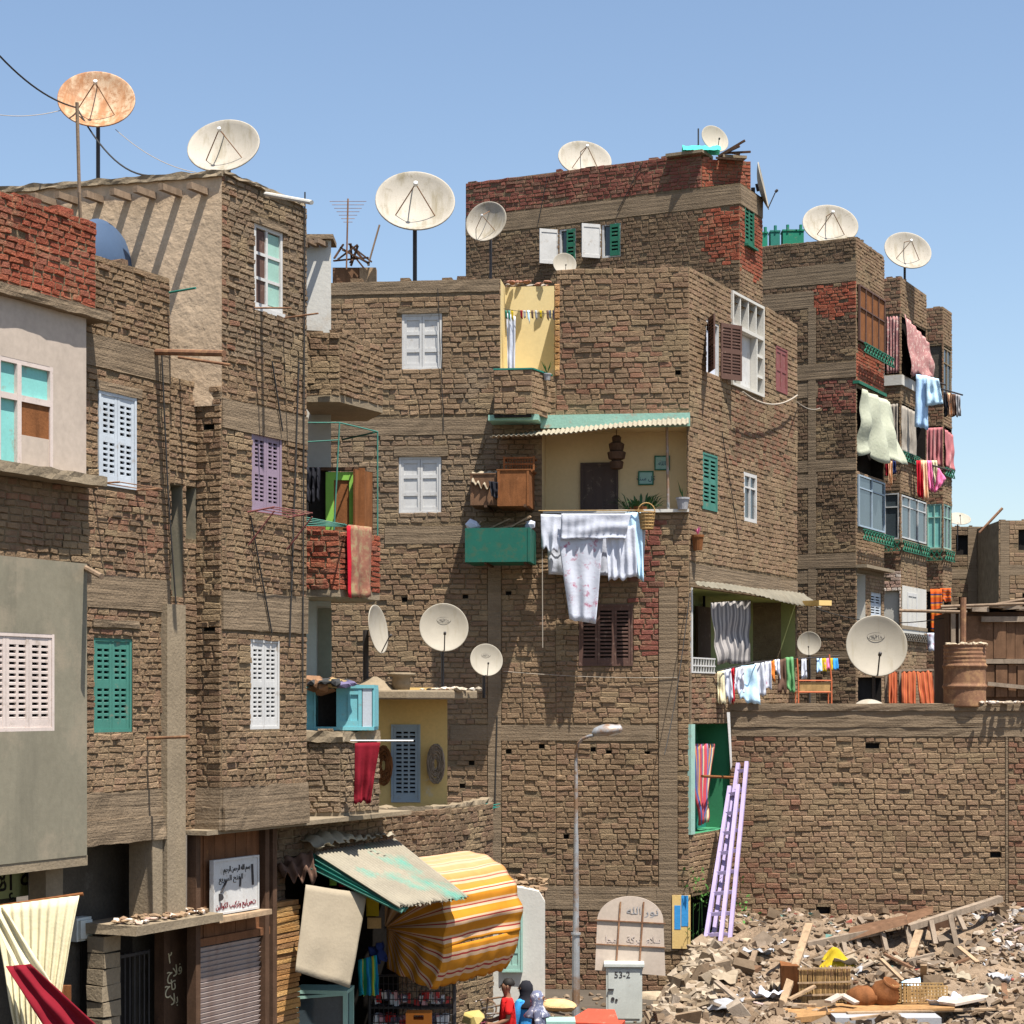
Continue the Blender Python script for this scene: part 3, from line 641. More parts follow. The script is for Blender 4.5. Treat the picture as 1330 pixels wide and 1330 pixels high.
def balcony(pf, Yf, cx0, cxc, cxr, ztop, zbot, kind, slab=.1, label=None, h=.080):
    """front face parallel to the picture from px cx0 to cxc at depth Yf; side along TS to px cxr"""
    ff = Fr((xw(cx0, Yf), Yf), (1, 0)); L1 = xw(cxc, Yf)-xw(cx0, Yf)
    fs2 = Fr((xw(cxc, Yf), Yf), TS); L2 = fs2.u(cxr)
    b = None
    wall(pf, ff, 0, L1, zbot+slab, ztop, kind=kind, h=h, l=.23, name='balcony_parapet', rough=1.3, label=label)
    wall(pf, fs2, 0, L2, zbot+slab, ztop, kind=kind, h=h, l=.23, name='balcony_parapet', rough=1.3, label=label)
    e = fs2.P(L2, 0); pl = [(ff.o.x, Yf), (fs2.o.x, Yf), (e.x, e.y), (e.x-.3, e.y+.9), (ff.o.x, e.y+.9)]
    mb = MB(); n = len(pl); mb.add([V((x, y, zbot)) for x, y in pl]+[V((x, y, zbot+slab)) for x, y in pl], [tuple(range(n-1, -1, -1)), tuple(range(n, 2*n))]+[(i, (i+1) % n, n+(i+1) % n, n+i) for i in range(n)])
    mb.build('balcony_floor', M['concp'], pf)
    # inner faces
    mb = MB(); mb.box(ff, 0, L1-.02, zbot+slab, ztop-.02, -.12, -.01); mb.box(fs2, .02, L2, zbot+slab, ztop-.02, -.12, -.01); mb.box(Fr(p2(fs2.P(L2-.1, 0, -.01)), (-TS[1], TS[0])), 0, .9, zbot+slab, ztop, -.1, 0); mb.build('parapet_core', M['mortar'], pf)
    return ff, fs2, L1, L2
balcony(B2, 29.0, 392, 441, 497, zP(432, 29), zP(522, 29), 'brown')
QM = balcony(B2, 29.0, 392, 441, 493, zP(688, 29), zP(775, 29), 'red', label='red brick balcony parapet')
q3 = balcony(B2, 28.7, 388, 442, 492, zP(950, 28.7), zP(1068, 28.7), 'greyish', slab=.14)
mb = MB(); mb.lump(q3[0], 0, q3[2]+.04, zP(964, 28.7), zP(950, 28.7), -.15, .05, .025, .09); mb.lump(q3[1], -.02, q3[3], zP(964, 28.7), zP(950, 28.7), -.15, .05, .025, .09); mb.build('parapet_coping', M['concp'], B2)
# green pipe cage over middle balcony
mb = MB(); ff, f2, L1, L2 = QM; zt = zP(549, 29); zl = zP(688, 29)
A_, B_, C_ = ff.P(.05, zt), ff.P(L1, zt), f2.P(L2-.06, zt)
mb.tube([A_, B_, C_], .012); mb.tube([V((B_.x, B_.y, zt)), V((B_.x-.08, B_.y, zl))], .012); mb.tube([C_, V((C_.x, C_.y, zl))], .012); mb.tube([C_, C_+V((-.6, .9, 0))], .014)
mb.tube([V((A_.x, A_.y, zt-.28)), V((B_.x, B_.y, zt-.25))], .01)
mb.build('balcony_cage', M['aqua_green_paint'], B2)
mb = MB(); zr = zl+.06
for k in range(5): mb.tube([ff.P(-.1, zr+.03*k, .05+.09*k), ff.P(L1+.1, zr-.02, .05+.09*k)], .008, 5)
mb.tube([ff.P(0, zr, 0), ff.P(0, zr+.02, .45)], .014); mb.tube([ff.P(L1+.1, zr, 0), ff.P(L1+.1, zr-.02, .45)], .014)
mb.build('laundry_rack', M['aqua_green_paint'], B2)
# things inside the middle balcony
fd = Fr((xw(400, 29.75), 29.75), (1, 0))
mb = MB(); mb.box(fd, 0, fd.u(424), zl-.3, zP(609, 29.75), -.3, -.1); mb.build('dark_opening', M['dark'], B2)
mb = MB(); mb.box(fd, 0, fd.u(467), zP(611, 29.75), zP(607, 29.75), -.1, .02); mb.build('lintel', M['wood_dark'], B2)
d = frame_mb(fd, fd.u(423), fd.u(464), zl-.1, zP(613, 29.75), -.06, 0, .12).build('door', M['lime_paint'], B2, label='lime green door with brown centre panel')
mb = MB(); mb.box(fd, fd.u(423)+.12, fd.u(464)-.12, zl, zP(613, 29.75)-.12, -.05, -.02); mb.build('door_panel', M['wood_orange'], d)
mb = MB(); mb.box(fd, fd.u(466), fd.u(474), zl-.1, zP(608, 29.75), -.06, .03); mb.box(f2.off(-.12), f2.u(470), L2, zl-.1, zP(611, 29.8), -.03, 0); mb.build('board_screen', M['wood_orange'], B2)
# blue cupboard window over lower balcony
fq = Fr((xw(394, 29.0), 29.0), (1, 0)); z0, z1 = zP(944, 29), zP(894, 29)
mb = MB(); mb.box(fq, 0, fq.u(486), z1, z1+.05, -.9, .03); mb.box(fq, 0, fq.u(486), z0-.05, z0, -.9, .03); mb.box(fq, 0, fq.u(486), z0, z1, -.9, -.8); mb.box(fq, fq.u(484), fq.u(487), z0, z1, -.8, .02)
cw = mb.build('glazed_box_frame', M['blue_paint'], B2)
mb = MB(); leaf(mb, fq, .02, fq.u(410), z0, z1, .01, 1, 2, False); mb.build('blue_shutter', M['blue_paint'], cw)
mb = MB(); leaf(mb, fq, fq.u(437), fq.u(470), z0, z1, .02, 2, 1, False, th=.05); mb.build('blue_shutter', M['blue_paint'], cw)
mb = MB(); mb.box(fq, fq.u(471), fq.u(483), z0, z1, -.05, .015); mb.build('white_panel', M['pale_blue_paint'], cw)
mb = MB(); mb.box(fq, fq.u(411), fq.u(436), z0, z1, -.3, -.25); mb.build('inside', M['dark'], cw)
# ground floor shop wall under the balconies
fsh = Fr((fb.o.x, fb.o.y), TS).off(-.55); uA, uB = fsh.u(352), fsh.u(640)
mb = MB(); us_, ue_ = uA+.35, uA+3.6
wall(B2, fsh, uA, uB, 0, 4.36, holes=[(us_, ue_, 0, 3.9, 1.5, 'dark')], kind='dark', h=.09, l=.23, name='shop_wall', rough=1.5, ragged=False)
mb = MB(); fpi = fB.off(.02)
for k in range(46):
    z = k*.072; mb.box(fpi, fpi.u(354)+R.uniform(-.02, .02), fpi.u(388)+R.uniform(-.03, .02), z+.006, z+.066, -.3, R.uniform(0, .03), pal('ochre'), .006)
mb.build('brick_pier', M['brick'], B2)
# ---- MAIN building --------------------------------------------------------
B3 = thing('brick_building', 'tall brown brick building in the centre with cream balcony alcove and white laundry', 'building', (0, 42.6, 0))
Cn = V((3.715, 42.0)); km = .12; tm = V((1, -km)).normalized()
fm = Fr(Cn-tm*8.9, tm); LM = 8.9
m1 = fm.rect(522, 407, 574, 480); m2 = fm.rect(518, 593, 573, 667)
nz = fm.z(690, 489); ny = (fm.u(650), fm.u(722), nz, 15.2, .85, 'yellow', 1)
mbal = (fm.u(704), fm.u(892), fm.z(800, 667), fm.z(800, 556), .75, 'cream')
msh = fm.rect(752, 785, 822, 865)
ZT = 15.2; ZL = 15.05
Z = lambda py, px=665: fm.z(px, py)
bands = [(0, fm.u(649), Z(378), ZL), (0, fm.u(640), Z(563), Z(541)), (m1[0]-.1, m1[1]+.15, m1[3], m1[3]+.1), (m2[0]-.1, m2[1]+.15, m2[3], m2[3]+.22),
         (fm.u(585), fm.u(852), Z(962), Z(942)), (fm.u(500), fm.u(655), Z(705), Z(682)), (fm.u(708), LM, Z(1180), Z(1150)),
         (fm.u(634), fm.u(651), Z(1128), Z(700)), (fm.u(856), fm.u(880), Z(1150), Z(765)), (fm.u(853), fm.u(881), Z(1232), Z(1150)+.0)]
pins = []
for px, py in ((525, 777), (604, 773), (660, 770), (703, 968), (627, 958), (660, 975), (770, 972), (790, 976), (840, 977), (880, 487), (600, 1020), (612, 990), (735, 1085)):
    pins.append((fm.u(px-3), fm.u(px+4), Z(py+4), Z(py-2), .1, 'dark'))
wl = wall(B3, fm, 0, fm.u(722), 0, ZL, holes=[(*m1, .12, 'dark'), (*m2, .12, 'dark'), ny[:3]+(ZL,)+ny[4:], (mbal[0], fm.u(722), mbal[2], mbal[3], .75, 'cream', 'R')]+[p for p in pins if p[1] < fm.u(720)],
     bands=[(a, min(b, fm.u(722)), c_, d_) for a, b, c_, d_ in bands if a < fm.u(720)], kind='brown', h=.110, l=.30, rough=1.25,
     zones=[(0, 4, 12, 14.5, 'tan'), (fm.u(440), fm.u(640), Z(700), Z(480), 'greyish'), (0, fm.u(722), 0, Z(1180), 'mixed')])
uM = fm.u(722)
wr = wall(B3, fm, uM, LM, 0, ZT, holes=[(uM, mbal[1], mbal[2], mbal[3], .75, 'cream', 'L'), (*msh, .1, 'dark')]+[p for p in pins if p[0] > uM],
     bands=[(max(a, uM), b, c_, d_) for a, b, c_, d_ in bands if b > uM], kind='brown', h=.110, l=.30, rough=1.25,
     zones=[(fm.u(828), fm.u(856), Z(850), Z(668), 'darkred'), (fm.u(705), fm.u(856), Z(1300), Z(1180), 'mixed'), (fm.u(708), fm.u(860), Z(540), Z(420), 'mixed')])
def panel_window(parent, fr, r, lab=None):
    u0, u1, z0, z1 = r
    w = frame_mb(fr, u0, u1, z0, z1, -.09, -.01, .05).build('window', M['white_paint'], parent, label=lab)
    um = (u0+u1)/2
    for a, b in ((u0+.05, um-.005), (um+.005, u1-.05)):
        mb = MB(); leaf(mb, fr, a, b, z0+.05, z1-.05, -.025, 1, 3, False, th=.05); mb.build('shutter', M['white_paint'], w)
panel_window(B3, fm, m1); panel_window(B3, fm, m2)
louver_window(B3, fm, msh, 'brown_paint', leaves=3, cols=1, rows=1, d=.03, pitch=.075, label='brown louvred shutters partly in shadow')
# yellow edge bricks of the roof notch, curved parapet below
mb = MB()
bricks(mb, fm.off(.03), fm.u(720), fm.u(727), Z(490), Z(372), [], .12, .2, lambda u, z: 'ochre', 1.3); mb.build('notch_edge_bricks', M['brick'], B3)
fn = fm.off(.85); un0, un1 = fn.u(641), fn.u(691)
wall(B3, fn, un0, un1, Z(545), Z(489), kind='brown', h=.12, l=.3, name='balcony_parapet', ragged=False)
fn2 = Fr(p2(fn.P(un1, 0)), TS); wall(B3, fn2, 0, .95, Z(545), Z(489), kind='tan', h=.12, l=.3, name='balcony_parapet', ragged=False)
fn3 = Fr(p2(fm.P(un0-.02, 0)), (-TS[0], -TS[1]))
mb = MB(); mb.box(fn, un0+.01, un1-.02, Z(549), Z(546), -.9, -.01); mb.box(fn, un0, un0+.1, Z(546), Z(489), -.85, -.01); mb.build('balcony_floor', M['dark'], B3)
mb = MB(); mb.box(fn, un0, un1, Z(489), Z(487), -.12, .03); mb.box(fn2, 0, .95, Z(489), Z(487), -.12, .03); mb.build('parapet_rim', M['teal'], B3)
# alcove balcony: beam, awning, door, sill
mb = MB(); mb.box(fm, fm.u(703), LM+.02, Z(558), Z(541), -.1, .14); mb.box(fm, fm.u(640), fm.u(704), Z(552), Z(545), -.1, .75); mb.build('balcony_beam', M['mint'], B3)
mb = MB(); mb.box(fm, fm.u(706), LM+.0, Z(668), Z(664), -.14, .10); mb.build('balcony_sill', M['whitep'], B3)
fdo = fm.off(-.74); dr = fdo.rect(754, 601, 803, 680)
mb = frame_mb(fdo, dr[0], dr[1], mbal[2], dr[3], 0, .05, .05); dd = mb.build('door', M['dark_brown_paint'], B3)
mb = MB(); mb.box(fdo, dr[0]+.05, dr[1]-.05, mbal[2], dr[3]-.05, 0, .02)
for k in range(3): mb.box(fdo, dr[0]+.1+k*.22, dr[0]+.26+k*.22, mbal[2]+.1, dr[3]-.15, .02, .03)
mb.build('door_leaf', M['dark_brown_paint'], dd)
mb = MB(); mb.tube([fm.P(fm.u(868), Z(665), -.02), fm.P(fm.u(866), Z(556), -.02)], .03, 8); mb.build('support_post', M['galv'], B3)
for (px0, py0, px1, py1) in ((829, 612, 849, 630), (850, 592, 870, 611)):
    r = fdo.rect(px0, py0, px1, py1); w = frame_mb(fdo, *r, 0, .04, .025); w = w.build('framed_picture', M['dark_green_paint'], B3)
    mb = MB(); mb.box(fdo, r[0]+.02, r[1]-.02, r[2]+.02, r[3]-.02, 0, .02); mb.build('picture_card', M['mint_paint2'], w)
    text(arab('الله') if px0 > 840 else arab('كل سنة'), fdo, (r[0]+r[1])/2, (r[2]+r[3])/2-.05, .024, .13, 'navy_cloth', w)
# corrugated awning over the alcove
def corrugated(A, B, C_, D, m, waves, amp, name, parent=None, along='u', nu=None, nv=6, curve=0, rag=0, **k):
    A, B, C_, D = map(V, (A, B, C_, D)); n = (B-A).cross(D-A).normalized(); nu = nu or waves*6
    def fn(u, v):
        p = A.lerp(B, u).lerp(D.lerp(C_, u), v)
        e = noise.noise(V((u*2, v*2, waves)))*curve
        if rag and v > .99: p = p+(D-A).normalized()*R.uniform(-rag, rag)
        return p+n*(math.sin(u*waves*6.283)*amp+e)
    mb = MB(); mb.grid(fn, nu, nv)
    return mb.build(name, M[m], parent, smooth=True, solid=.006, **k)
corrugated(fm.P(fm.u(648), Z(566), .05), fm.P(LM, Z(549), .12), fm.P(LM, Z(557), .28), fm.P(fm.u(645), Z(574)-.02, 1.1), 'corr', 40, .018, 'corrugated_awning', B3, curve=.12)
# side face
fs = Fr((3.715, 42.0), TS); LS = fs.u(1035)
s_open = fs.rect(917, 418, 934, 488); s_big = fs.rect(949, 388, 990, 508); s_mar = fs.rect(1007, 452, 1022, 510)
s_gr = fs.rect(912, 590, 931, 663); s_wh = fs.rect(966, 615, 983, 678); s_bal = (fs.u(897), LS-.12, fs.z(960, 876), fs.z(960, 772), 1.0, 'olive')
s_go = (.02, fs.u(950), fs.z(920, 1080), fs.z(920, 940), .8, 'greenw')
zt = lambda py, px=960: fs.z(px, py)
wall(B3, fs, 0, LS, 0, ZT, holes=[(*s_open, .15, 'dark'), (*s_big, .3, 'darkb'), (*s_mar, .1, 'dark'), (*s_gr, .1, 'dark'), (*s_wh, .12, 'dark'), s_bal, s_go,
     (fs.u(895), fs.u(925), 0.1, fs.z(905, 1163), .8, 'dark')], bands=[(0, LS, zt(772)+.02, zt(742)), (0, fs.u(897)-.02, zt(940), zt(876))], kind='tan', h=.108, l=.28, rough=1.1,
     zones=[(fs.u(946), LS, zt(600), zt(508), 'mixed'), (fs.u(955), fs.u(1005), zt(590), zt(515), 'darkred'), (fs.u(895), fs.u(940), zt(940), zt(876), 'mixed'), (fs.u(935), LS, zt(1200), zt(940), 'mixed'), (0, 2, zt(700), zt(450), 'tan'), (fs.u(990), LS, zt(520), ZT, 'tan')], name='side_wall')
louver_window(B3, fs, s_gr, 'aqua_green_paint', leaves=2, cols=1, rows=2, d=.02, pitch=.08, label='narrow sea green shutters')
louver_window(B3, fs, s_mar, 'maroon_paint', leaves=2, cols=1, rows=2, d=.02, pitch=.3, louver=False, label='maroon shutters')
glass_window(B3, fs, s_wh, 'white_paint', cols=2, rowz=(.7,), d=.0, w=.08)
# open window with two brown leaves
w = frame_mb(fs, *s_open, -.1, -.01, .05).build('window', M['white_paint'], B3, label='open window with a brown leaf swung out on each side')
mb = MB(); fo = Fr(p2(fs.P(s_open[0]-.02, 0, .05)), (fs.n.x*.55-fs.t.x*.83, fs.n.y*.55-fs.t.y*.83)); leaf(mb, Fr(fo.o, fo.t), 0, .55, s_open[2], s_open[3], 0, 2, 2, True, pitch=.06); mb.box(fo, .04, .51, s_open[2]+.05, s_open[3]-.05, -.034, -.03); mb.build('shutter', M['brown_paint'], w)
mb = MB(); fo = Fr(p2(fs.P(s_open[1]+.02, 0, .03)), (fs.n.x*.45+fs.t.x*.9, fs.n.y*.45+fs.t.y*.9)); leaf(mb, fo, 0, .62, s_open[2], s_open[3]+.05, .02, 2, 2, True, pitch=.06); mb.box(fo, .04, .58, s_open[2]+.05, s_open[3], -.014, -.01); mb.build('shutter', M['brown_paint'], w)
mb = MB(); mb.box(fs, s_open[0]+.05, s_open[1]-.05, s_open[2]+.05, s_open[3]-.2, -.09, -.08); mb.build('net_curtain', M['white_cloth'], w)
# big lattice window
u0, u1, z0, z1 = s_big; w = frame_mb(fs, u0, u1, z0, z1, -.25, .06, .06).build('window', M['whitep'], B3, label='large pale lattice window')
zm = z0+(z1-z0)*.64; mb = MB(); mb.box(fs, u0+.06, u1-.06, zm-.04, zm+.04, -.24, .05)
for k in (1, 2, 3):
    u = u0+(u1-u0)*k/4; mb.box(fs, u-.03, u+.03, zm+.04, z1-.06, -.24, .04)
for u in (u0+(u1-u0)*.25, u0+(u1-u0)*.78): mb.box(fs, u-.03, u+.03, z0+.06, zm-.04, -.24, .04)
for z in (z0+(zm-z0)*.33, z0+(zm-z0)*.68): mb.box(fs, u0+.06, u0+(u1-u0)*.25-.03, z-.03, z+.03, -.24, .035); mb.box(fs, u0+(u1-u0)*.78+.03, u1-.06, z-.03, z+.03, -.24, .035)
mb.build('lattice', M['whitep'], w)
mb = MB(); mb.box(fs, u0+(u1-u0)*.38, u0+(u1-u0)*.76, z0+.06, zm-.05, -.2, -.12); mb.build('white_panel', M['white_paint'], w)
mb = MB(); mb.box(fs, u0+.06, u0+(u1-u0)*.24, z0+.06, zm-.05, -.18, -.12); mb.build('brown_panel', M['brown_paint'], w)
# olive balcony: awning, post, rail
corrugated(fs.P(-.02, zt(765), .1), fs.P(LS+.25, zt(765)+.1, .1), fs.P(LS+.3, zt(780)+.02, .55), fs.P(-.05, zt(770), .25), 'corrd', 26, .012, 'corrugated_awning', B3, curve=.1, rag=.03)
mb = MB()
for k in range(9): mb.box(fs, s_bal[0]+.06+k*.16, s_bal[0]+.085+k*.16, s_bal[2], s_bal[2]+.3, .0, .03)
for z in (.0, .14, .3): mb.box(fs, s_bal[0], s_bal[0]+1.4, s_bal[2]+z, s_bal[2]+z+.03, .001, .035)
mb.box(fs, s_bal[0]-.03, s_bal[0]+.03, s_bal[2], s_bal[3], -.05, .04)
mb.build('balcony_rail', M['white_paint'], B3)
fob = fs.off(-.95); mb = MB(); mb.box(fob, fob.u(897)+.3, fob.u(912)+.4, s_bal[2], s_bal[3]-.25, 0, .06); mb.build('door', M['brown_paint'], B3)
mb = MB(); mb.box(fob, s_bal[0]+3.2, s_bal[0]+3.25, s_bal[2], s_bal[3], 0, .05); mb.build('drain_pipe', M['dark'], B3)
# green opening trims
mb = MB(); mb.box(fs, s_go[0]-.03, s_go[0]+.2, s_go[2], s_go[3], -.1, .05); mb.build('mint_post', M['mint_paint2'], B3)
fgo = fs.off(-.6); mb = MB(); mb.box(fgo, s_go[0]+1.0, s_go[1]+.1, s_go[2], s_go[3]-.5, -.1, 0); mb.build('teal_door', M['teal'], B3)
mb = MB(); mb.box(fs.off(-.3), s_go[0]+.16, s_go[0]+.6, s_go[2], s_go[2]+.5, -.1, 0); mb.build('yellow_panel', M['yellow_cloth'], B3)
# poster corner
fpo = fm.off(.06); mb = MB(); mb.box(fpo, fpo.u(873), LM+.03, .9, Z(1160), -.1, 0); po = mb.build('painted_corner_pier', M['ochre'], B3)
for px0, px1, py0, py1 in ((876, 884, 1176, 1207), (885, 894, 1163, 1203)):
    r = fpo.rect(px0, py0, px1, py1); mb = MB(); mb.box(fpo, r[0], r[1], r[2], r[3], 0, .006); mb.build('blue_poster', M['blue_shirt'], po)
body(B3, [p2(fm.P(0, 0)), p2(fm.P(LM, 0)), p2(fs.P(LS, 0)), p2(V((fs.P(LS, 0).x-8.6, fs.P(LS, 0).y+1.2, 0)))], 0, ZL-.05, skip=(0, 1), rpoly=[p2(fm.P(0, 0)), p2(fm.P(ny[0], 0)), p2(fm.P(ny[0], 0, -.85)), p2(fm.P(ny[1], 0, -.85)), p2(fm.P(ny[1], 0)), p2(fm.P(LM, 0)), p2(fs.P(LS, 0)), p2(V((fs.P(LS, 0).x-8.6, fs.P(LS, 0).y+1.2, 0)))])
# ---- REAR building ---------------------------------------------------------
B4 = thing('brick_building', 'taller dark brick building behind the centre with a red brick parapet', 'building', (2.5, 54, 0))
c6 = V((5.92, 52.0)); t6 = V((1, -.494)).normalized(); f6 = Fr(c6-t6*9.6, t6); L6 = 9.6
f6u = f6.u(605); zz6 = lambda py, px: f6.z(px, py)
wa = f6.rect(727, 297, 748, 342); wb = f6.rect(782, 290, 806, 334); up = f6.u(911)
wall(B4, f6, f6u, L6, 12, 19.55, holes=[(*wa, .15, 'dark'), (*wb, .15, 'dark')], bands=[(f6u, L6, 19.0, 19.5), (f6.u(915), L6, 15.2, 15.9)], kind='dark', h=.1, l=.24, zones=[(f6.u(912), L6, 17.6, 19.0, 'red')], rough=1.3, ragged=False)
wall(B4, f6, f6u, up, 19.55, 20.45, kind='darkred', h=.1, l=.26, rough=1.4, name='parapet_wall')
s6 = Fr(p2(c6), TS); L6s = s6.u(990)
wg = s6.rect(967, 266, 979, 320)
wall(B4, s6, 0, L6s, 12, 19.55, holes=[(*wg, .1, 'dark')], bands=[(0, L6s, 19.0, 19.5), (0, L6s, 15.6, 15.9)], kind='tan', h=.1, l=.24, zones=[(0, 9, 17.3, 19.0, 'red')], name='side_wall', ragged=False)
pa = f6.P(up, 0); pb = s6.P(s6.u(975), 0); f6p = fr_pts((pa.x, pa.y), (pb.x, pb.y))
wall(B4, f6p, 0, f6p.L, 19.55, 20.3, kind='red', h=.1, l=.26, name='parapet_wall')
mb = MB(); mb.add([f6.P(L6, 19.56), s6.P(s6.u(975), 19.56), f6.P(up, 19.56)], [(0, 1, 2)]); mb.build('ledge', M['conc'], B4)
mb = MB(); mb.box(f6, f6.u(868), up+.1, 20.42, 20.5, -.6, .2); mb.box(f6p, .5, 1.15, 20.3, 20.37, -.5, .3); mb.build('overhanging_slab', M['concp'], B4)
for r, col_in in ((wa, 'dark_green_paint'), (wb, 'dark_green_paint')):
    w = frame_mb(f6, *r, -.1, .0, .05).build('window', M['white_paint'], B4)
    um = r[0]+(r[1]-r[0])*.45; mb = MB(); leaf(mb, f6, um, r[1]-.02, r[2]+.03, r[3]-.03, .03, 1, 2, True, pitch=.08); mb.build('shutter', M['dark_green_paint'], w)
    mb = MB(); mb.box(f6, r[0]+.05, um-.02, r[2]+.05, r[3]-.05, -.09, -.07); mb.build('pane', M['glass'], w)
    mb = MB(); fo = Fr(p2(f6.P(r[0]-.42, 0, .38)), (f6.t.x*.72-f6.n.x*.69, f6.t.y*.72-f6.n.y*.69)); leaf(mb, fo, 0, .55, r[2], r[3], 0, 1, 1, False); mb.build('shutter', M['white_paint'], w)
louver_window(B4, s6, wg, 'dark_green_paint', leaves=2, cols=1, rows=1, d=.02, pitch=.1, sill=.1)
e = s6.P(L6s, 0)
body(B4, [p2(f6.P(f6u, 0)), p2(f6.P(L6, 0)), p2(e), (e.x-4, e.y+3), p2(f6.P(f6u, 0, -5))], 12, 19.6, skip=(0, 1))
body(B4, [p2(f6.P(f6u, 0)), p2(f6.P(L6, 0)), p2(e), (e.x-4, e.y+3), p2(f6.P(f6u, 0, -5))], 0, 12, skip=())
# ---- far right terrace ------------------------------------------------------
B5 = thing('apartment_building', 'brown brick apartment building on the right with concrete grid on its blank front', 'building', (10, 62.5, 0))
c7 = V((10.66, 62.0)); f7 = Fr(c7-t6*6.2, t6); L7 = 6.2; s7 = Fr(p2(c7), TS); L7s = s7.u(1148)
z7 = lambda py, px=1075: f7.z(px, py)
bd = [(0, L7, z7(368), z7(343)), (0, f7.u(1057), z7(398), z7(376)), (f7.u(1050), f7.u(1060), 0, z7(398)), (0, L7, z7(492), z7(472)), (0, f7.u(1062), z7(515), z7(496)), (0, L7, z7(612), z7(597)), (0, f7.u(1062), z7(633), z7(615)), (0, L7, z7(738), z7(719)), (0, f7.u(1062), z7(757), z7(740)), (0, L7, z7(857), z7(846))]
wall(B5, f7, 0, L7, 0, 20.46, bands=bd, kind='dark', h=.105, l=.26, rough=1.5, zones=[(f7.u(1060), L7, z7(412), z7(370), 'red'), (f7.u(1062), L7, z7(535), z7(494), 'darkred')])
z7s = lambda py: s7.z(1130, py)
op = [(.08, L7s-.15, z7s(452), z7s(380), .2, 'dark'), (.05, L7s-.1, z7s(618), z7s(512), .4, 'dark'), (.08, L7s-.12, z7s(688), z7s(622), .12, 'dark'), (.05, 1.0, z7s(812), z7s(748), .5, 'whitep'), (1.6, L7s-.3, z7s(803), z7s(768), .1, 'dark'), (.15, L7s-.3, z7s(912), z7s(880), .3, 'dark')]
wall(B5, s7, 0, L7s, 0, 20.46, holes=op, kind='tan', h=.105, l=.26, zones=[(0, 9, z7s(503), z7s(455), 'red')], name='side_wall', bands=[(0, L7s, z7s(745), z7s(741))])
o = glass_window(B5, s7, op[0][:4], 'brown_paint', cols=4, rowz=(.6,), d=.1, gm='wood_orange', label='reddish brown wooden window')
glass_window(B5, s7, op[2][:4], 'grey_blue_paint', cols=2, rowz=(.75,), d=.08)
louver_window(B5, s7, op[4][:4], 'pale_blue_paint', leaves=2, cols=1, rows=2, pitch=.1)
def lattice(parent, fr, u0, u1, z0, z1, d, m='dark_green_paint'):
    mb = MB(); mb.box(fr, u0, u1, z1-.03, z1, d, d+.04); mb.box(fr, u0, u1, z0, z0+.03, d, d+.04); n = max(3, int((u1-u0)/.3)); w = (u1-u0)/n
    for k in range(n):
        a, b = u0+k*w, u0+(k+1)*w
        mb.bar(fr.P(a, z0+.03, d+.02), fr.P(b, z1-.03, d+.02), .035); mb.bar(fr.P(a, z1-.03, d+.02), fr.P(b, z0+.03, d+.02), .035)
    mb.build('lattice_rail', M[m], parent)
lattice(B5, s7, 0, L7s+.2, z7s(468), z7s(455), .25); lattice(B5, s7, -.1, L7s+.2, z7s(706), z7s(692), .25, 'dark_green_paint')
mb = MB(); mb.box(s7, -.03, L7s, z7s(507), z7s(503), -.1, .1); mb.build('balcony_slab', M['dark_green_paint'], B5); mb = MB(); mb.box(s7, -.03, L7s, z7s(741), z7s(737), -.1, .35); mb.build('balcony_slab', M['concp'], B5)
e = s7.P(L7s, 0); body(B5, [p2(f7.P(0, 0)), p2(f7.P(L7, 0)), p2(e), (e.x-3, e.y+4), p2(f7.P(0, 0, -5))], 0, 20.3, skip=(0, 1))
def bay(name_label, px, Y, z1, leftpx, rightpx, secs, seg):
    b = thing('apartment_building', name_label, 'building', (xw(px, Y), Y+1, 0))
    c_ = V((xw(px, Y), Y)); f = Fr(c_-t6*3.5, t6); s = Fr(p2(c_), TS); Ls = s.u(rightpx); lu = f.u(leftpx)
    zs = lambda py: CZ+(HY-py)/F*Y
    hf = []; hsd = []
    for (ya, yb, dep, mk) in secs:
        hf.append((lu-.5, 3.5-.06, zs(yb), zs(ya), dep, mk)); hsd.append((.06, Ls-.06, zs(yb), zs(ya), dep, mk))
    wall(b, f, lu-1.2, 3.5, 0, z1, holes=hf, kind='mixed', h=.115, l=.27, zones=seg)
    wall(b, s, 0, Ls, 0, z1, holes=hsd, kind='tan', h=.115, l=.27, name='side_wall')
    e = s.P(Ls, 0); body(b, [p2(f.P(lu-1.2, 0)), p2(f.P(3.5, 0)), p2(e), (e.x-2, e.y+3), p2(f.P(lu-1.2, 0, -4))], 0, z1, skip=(0, 1))
    for (ya, yb, dep, mk) in secs:
        mb = MB(); mb.box(f, lu-1.2, 3.5+.04, zs(yb)-.12, zs(yb), -.2, .05); mb.box(s, -.04, Ls, zs(yb)-.12, zs(yb), -.2, .051); mb.build('balcony_slab', M['concp'], b)
    return b, f, s, lu, Ls, zs
B6, f8, s8, l8, L8, z8 = bay('narrow brick building of the terrace with floral curtains and white parapet', 1170, 69, 20.7, 1148, 1203,
    [(410, 486, .9, 'dark'), (523, 586, .9, 'dark'), (640, 700, .3, 'dark'), (768, 812, .1, 'whitep')], [(0, 9, 5, 9, 'mixed'), (0, 9, 8.0, 10.6, 'white'), (0, 9, 18, 21, 'mixed')])
glass_window(B6, f8, (l8, 3.44, z8(700), z8(640)), 'steel', cols=1, rowz=(.7,), d=.0); glass_window(B6, s8, (.06, L8-.06, z8(698), z8(642)), 'steel', cols=3, rowz=(.75,), d=.02)
glass_window(B6, s8, (.7, 2.0, z8(812), z8(768)), 'white_paint', cols=2, rowz=(), d=.05, gm='greycurt', w=.12)
mb = MB(); mb.box(s8, .1, L8-.1, z8(826), z8(760), 0, .03); mb.build('white_surround', M['whitep'], B6)
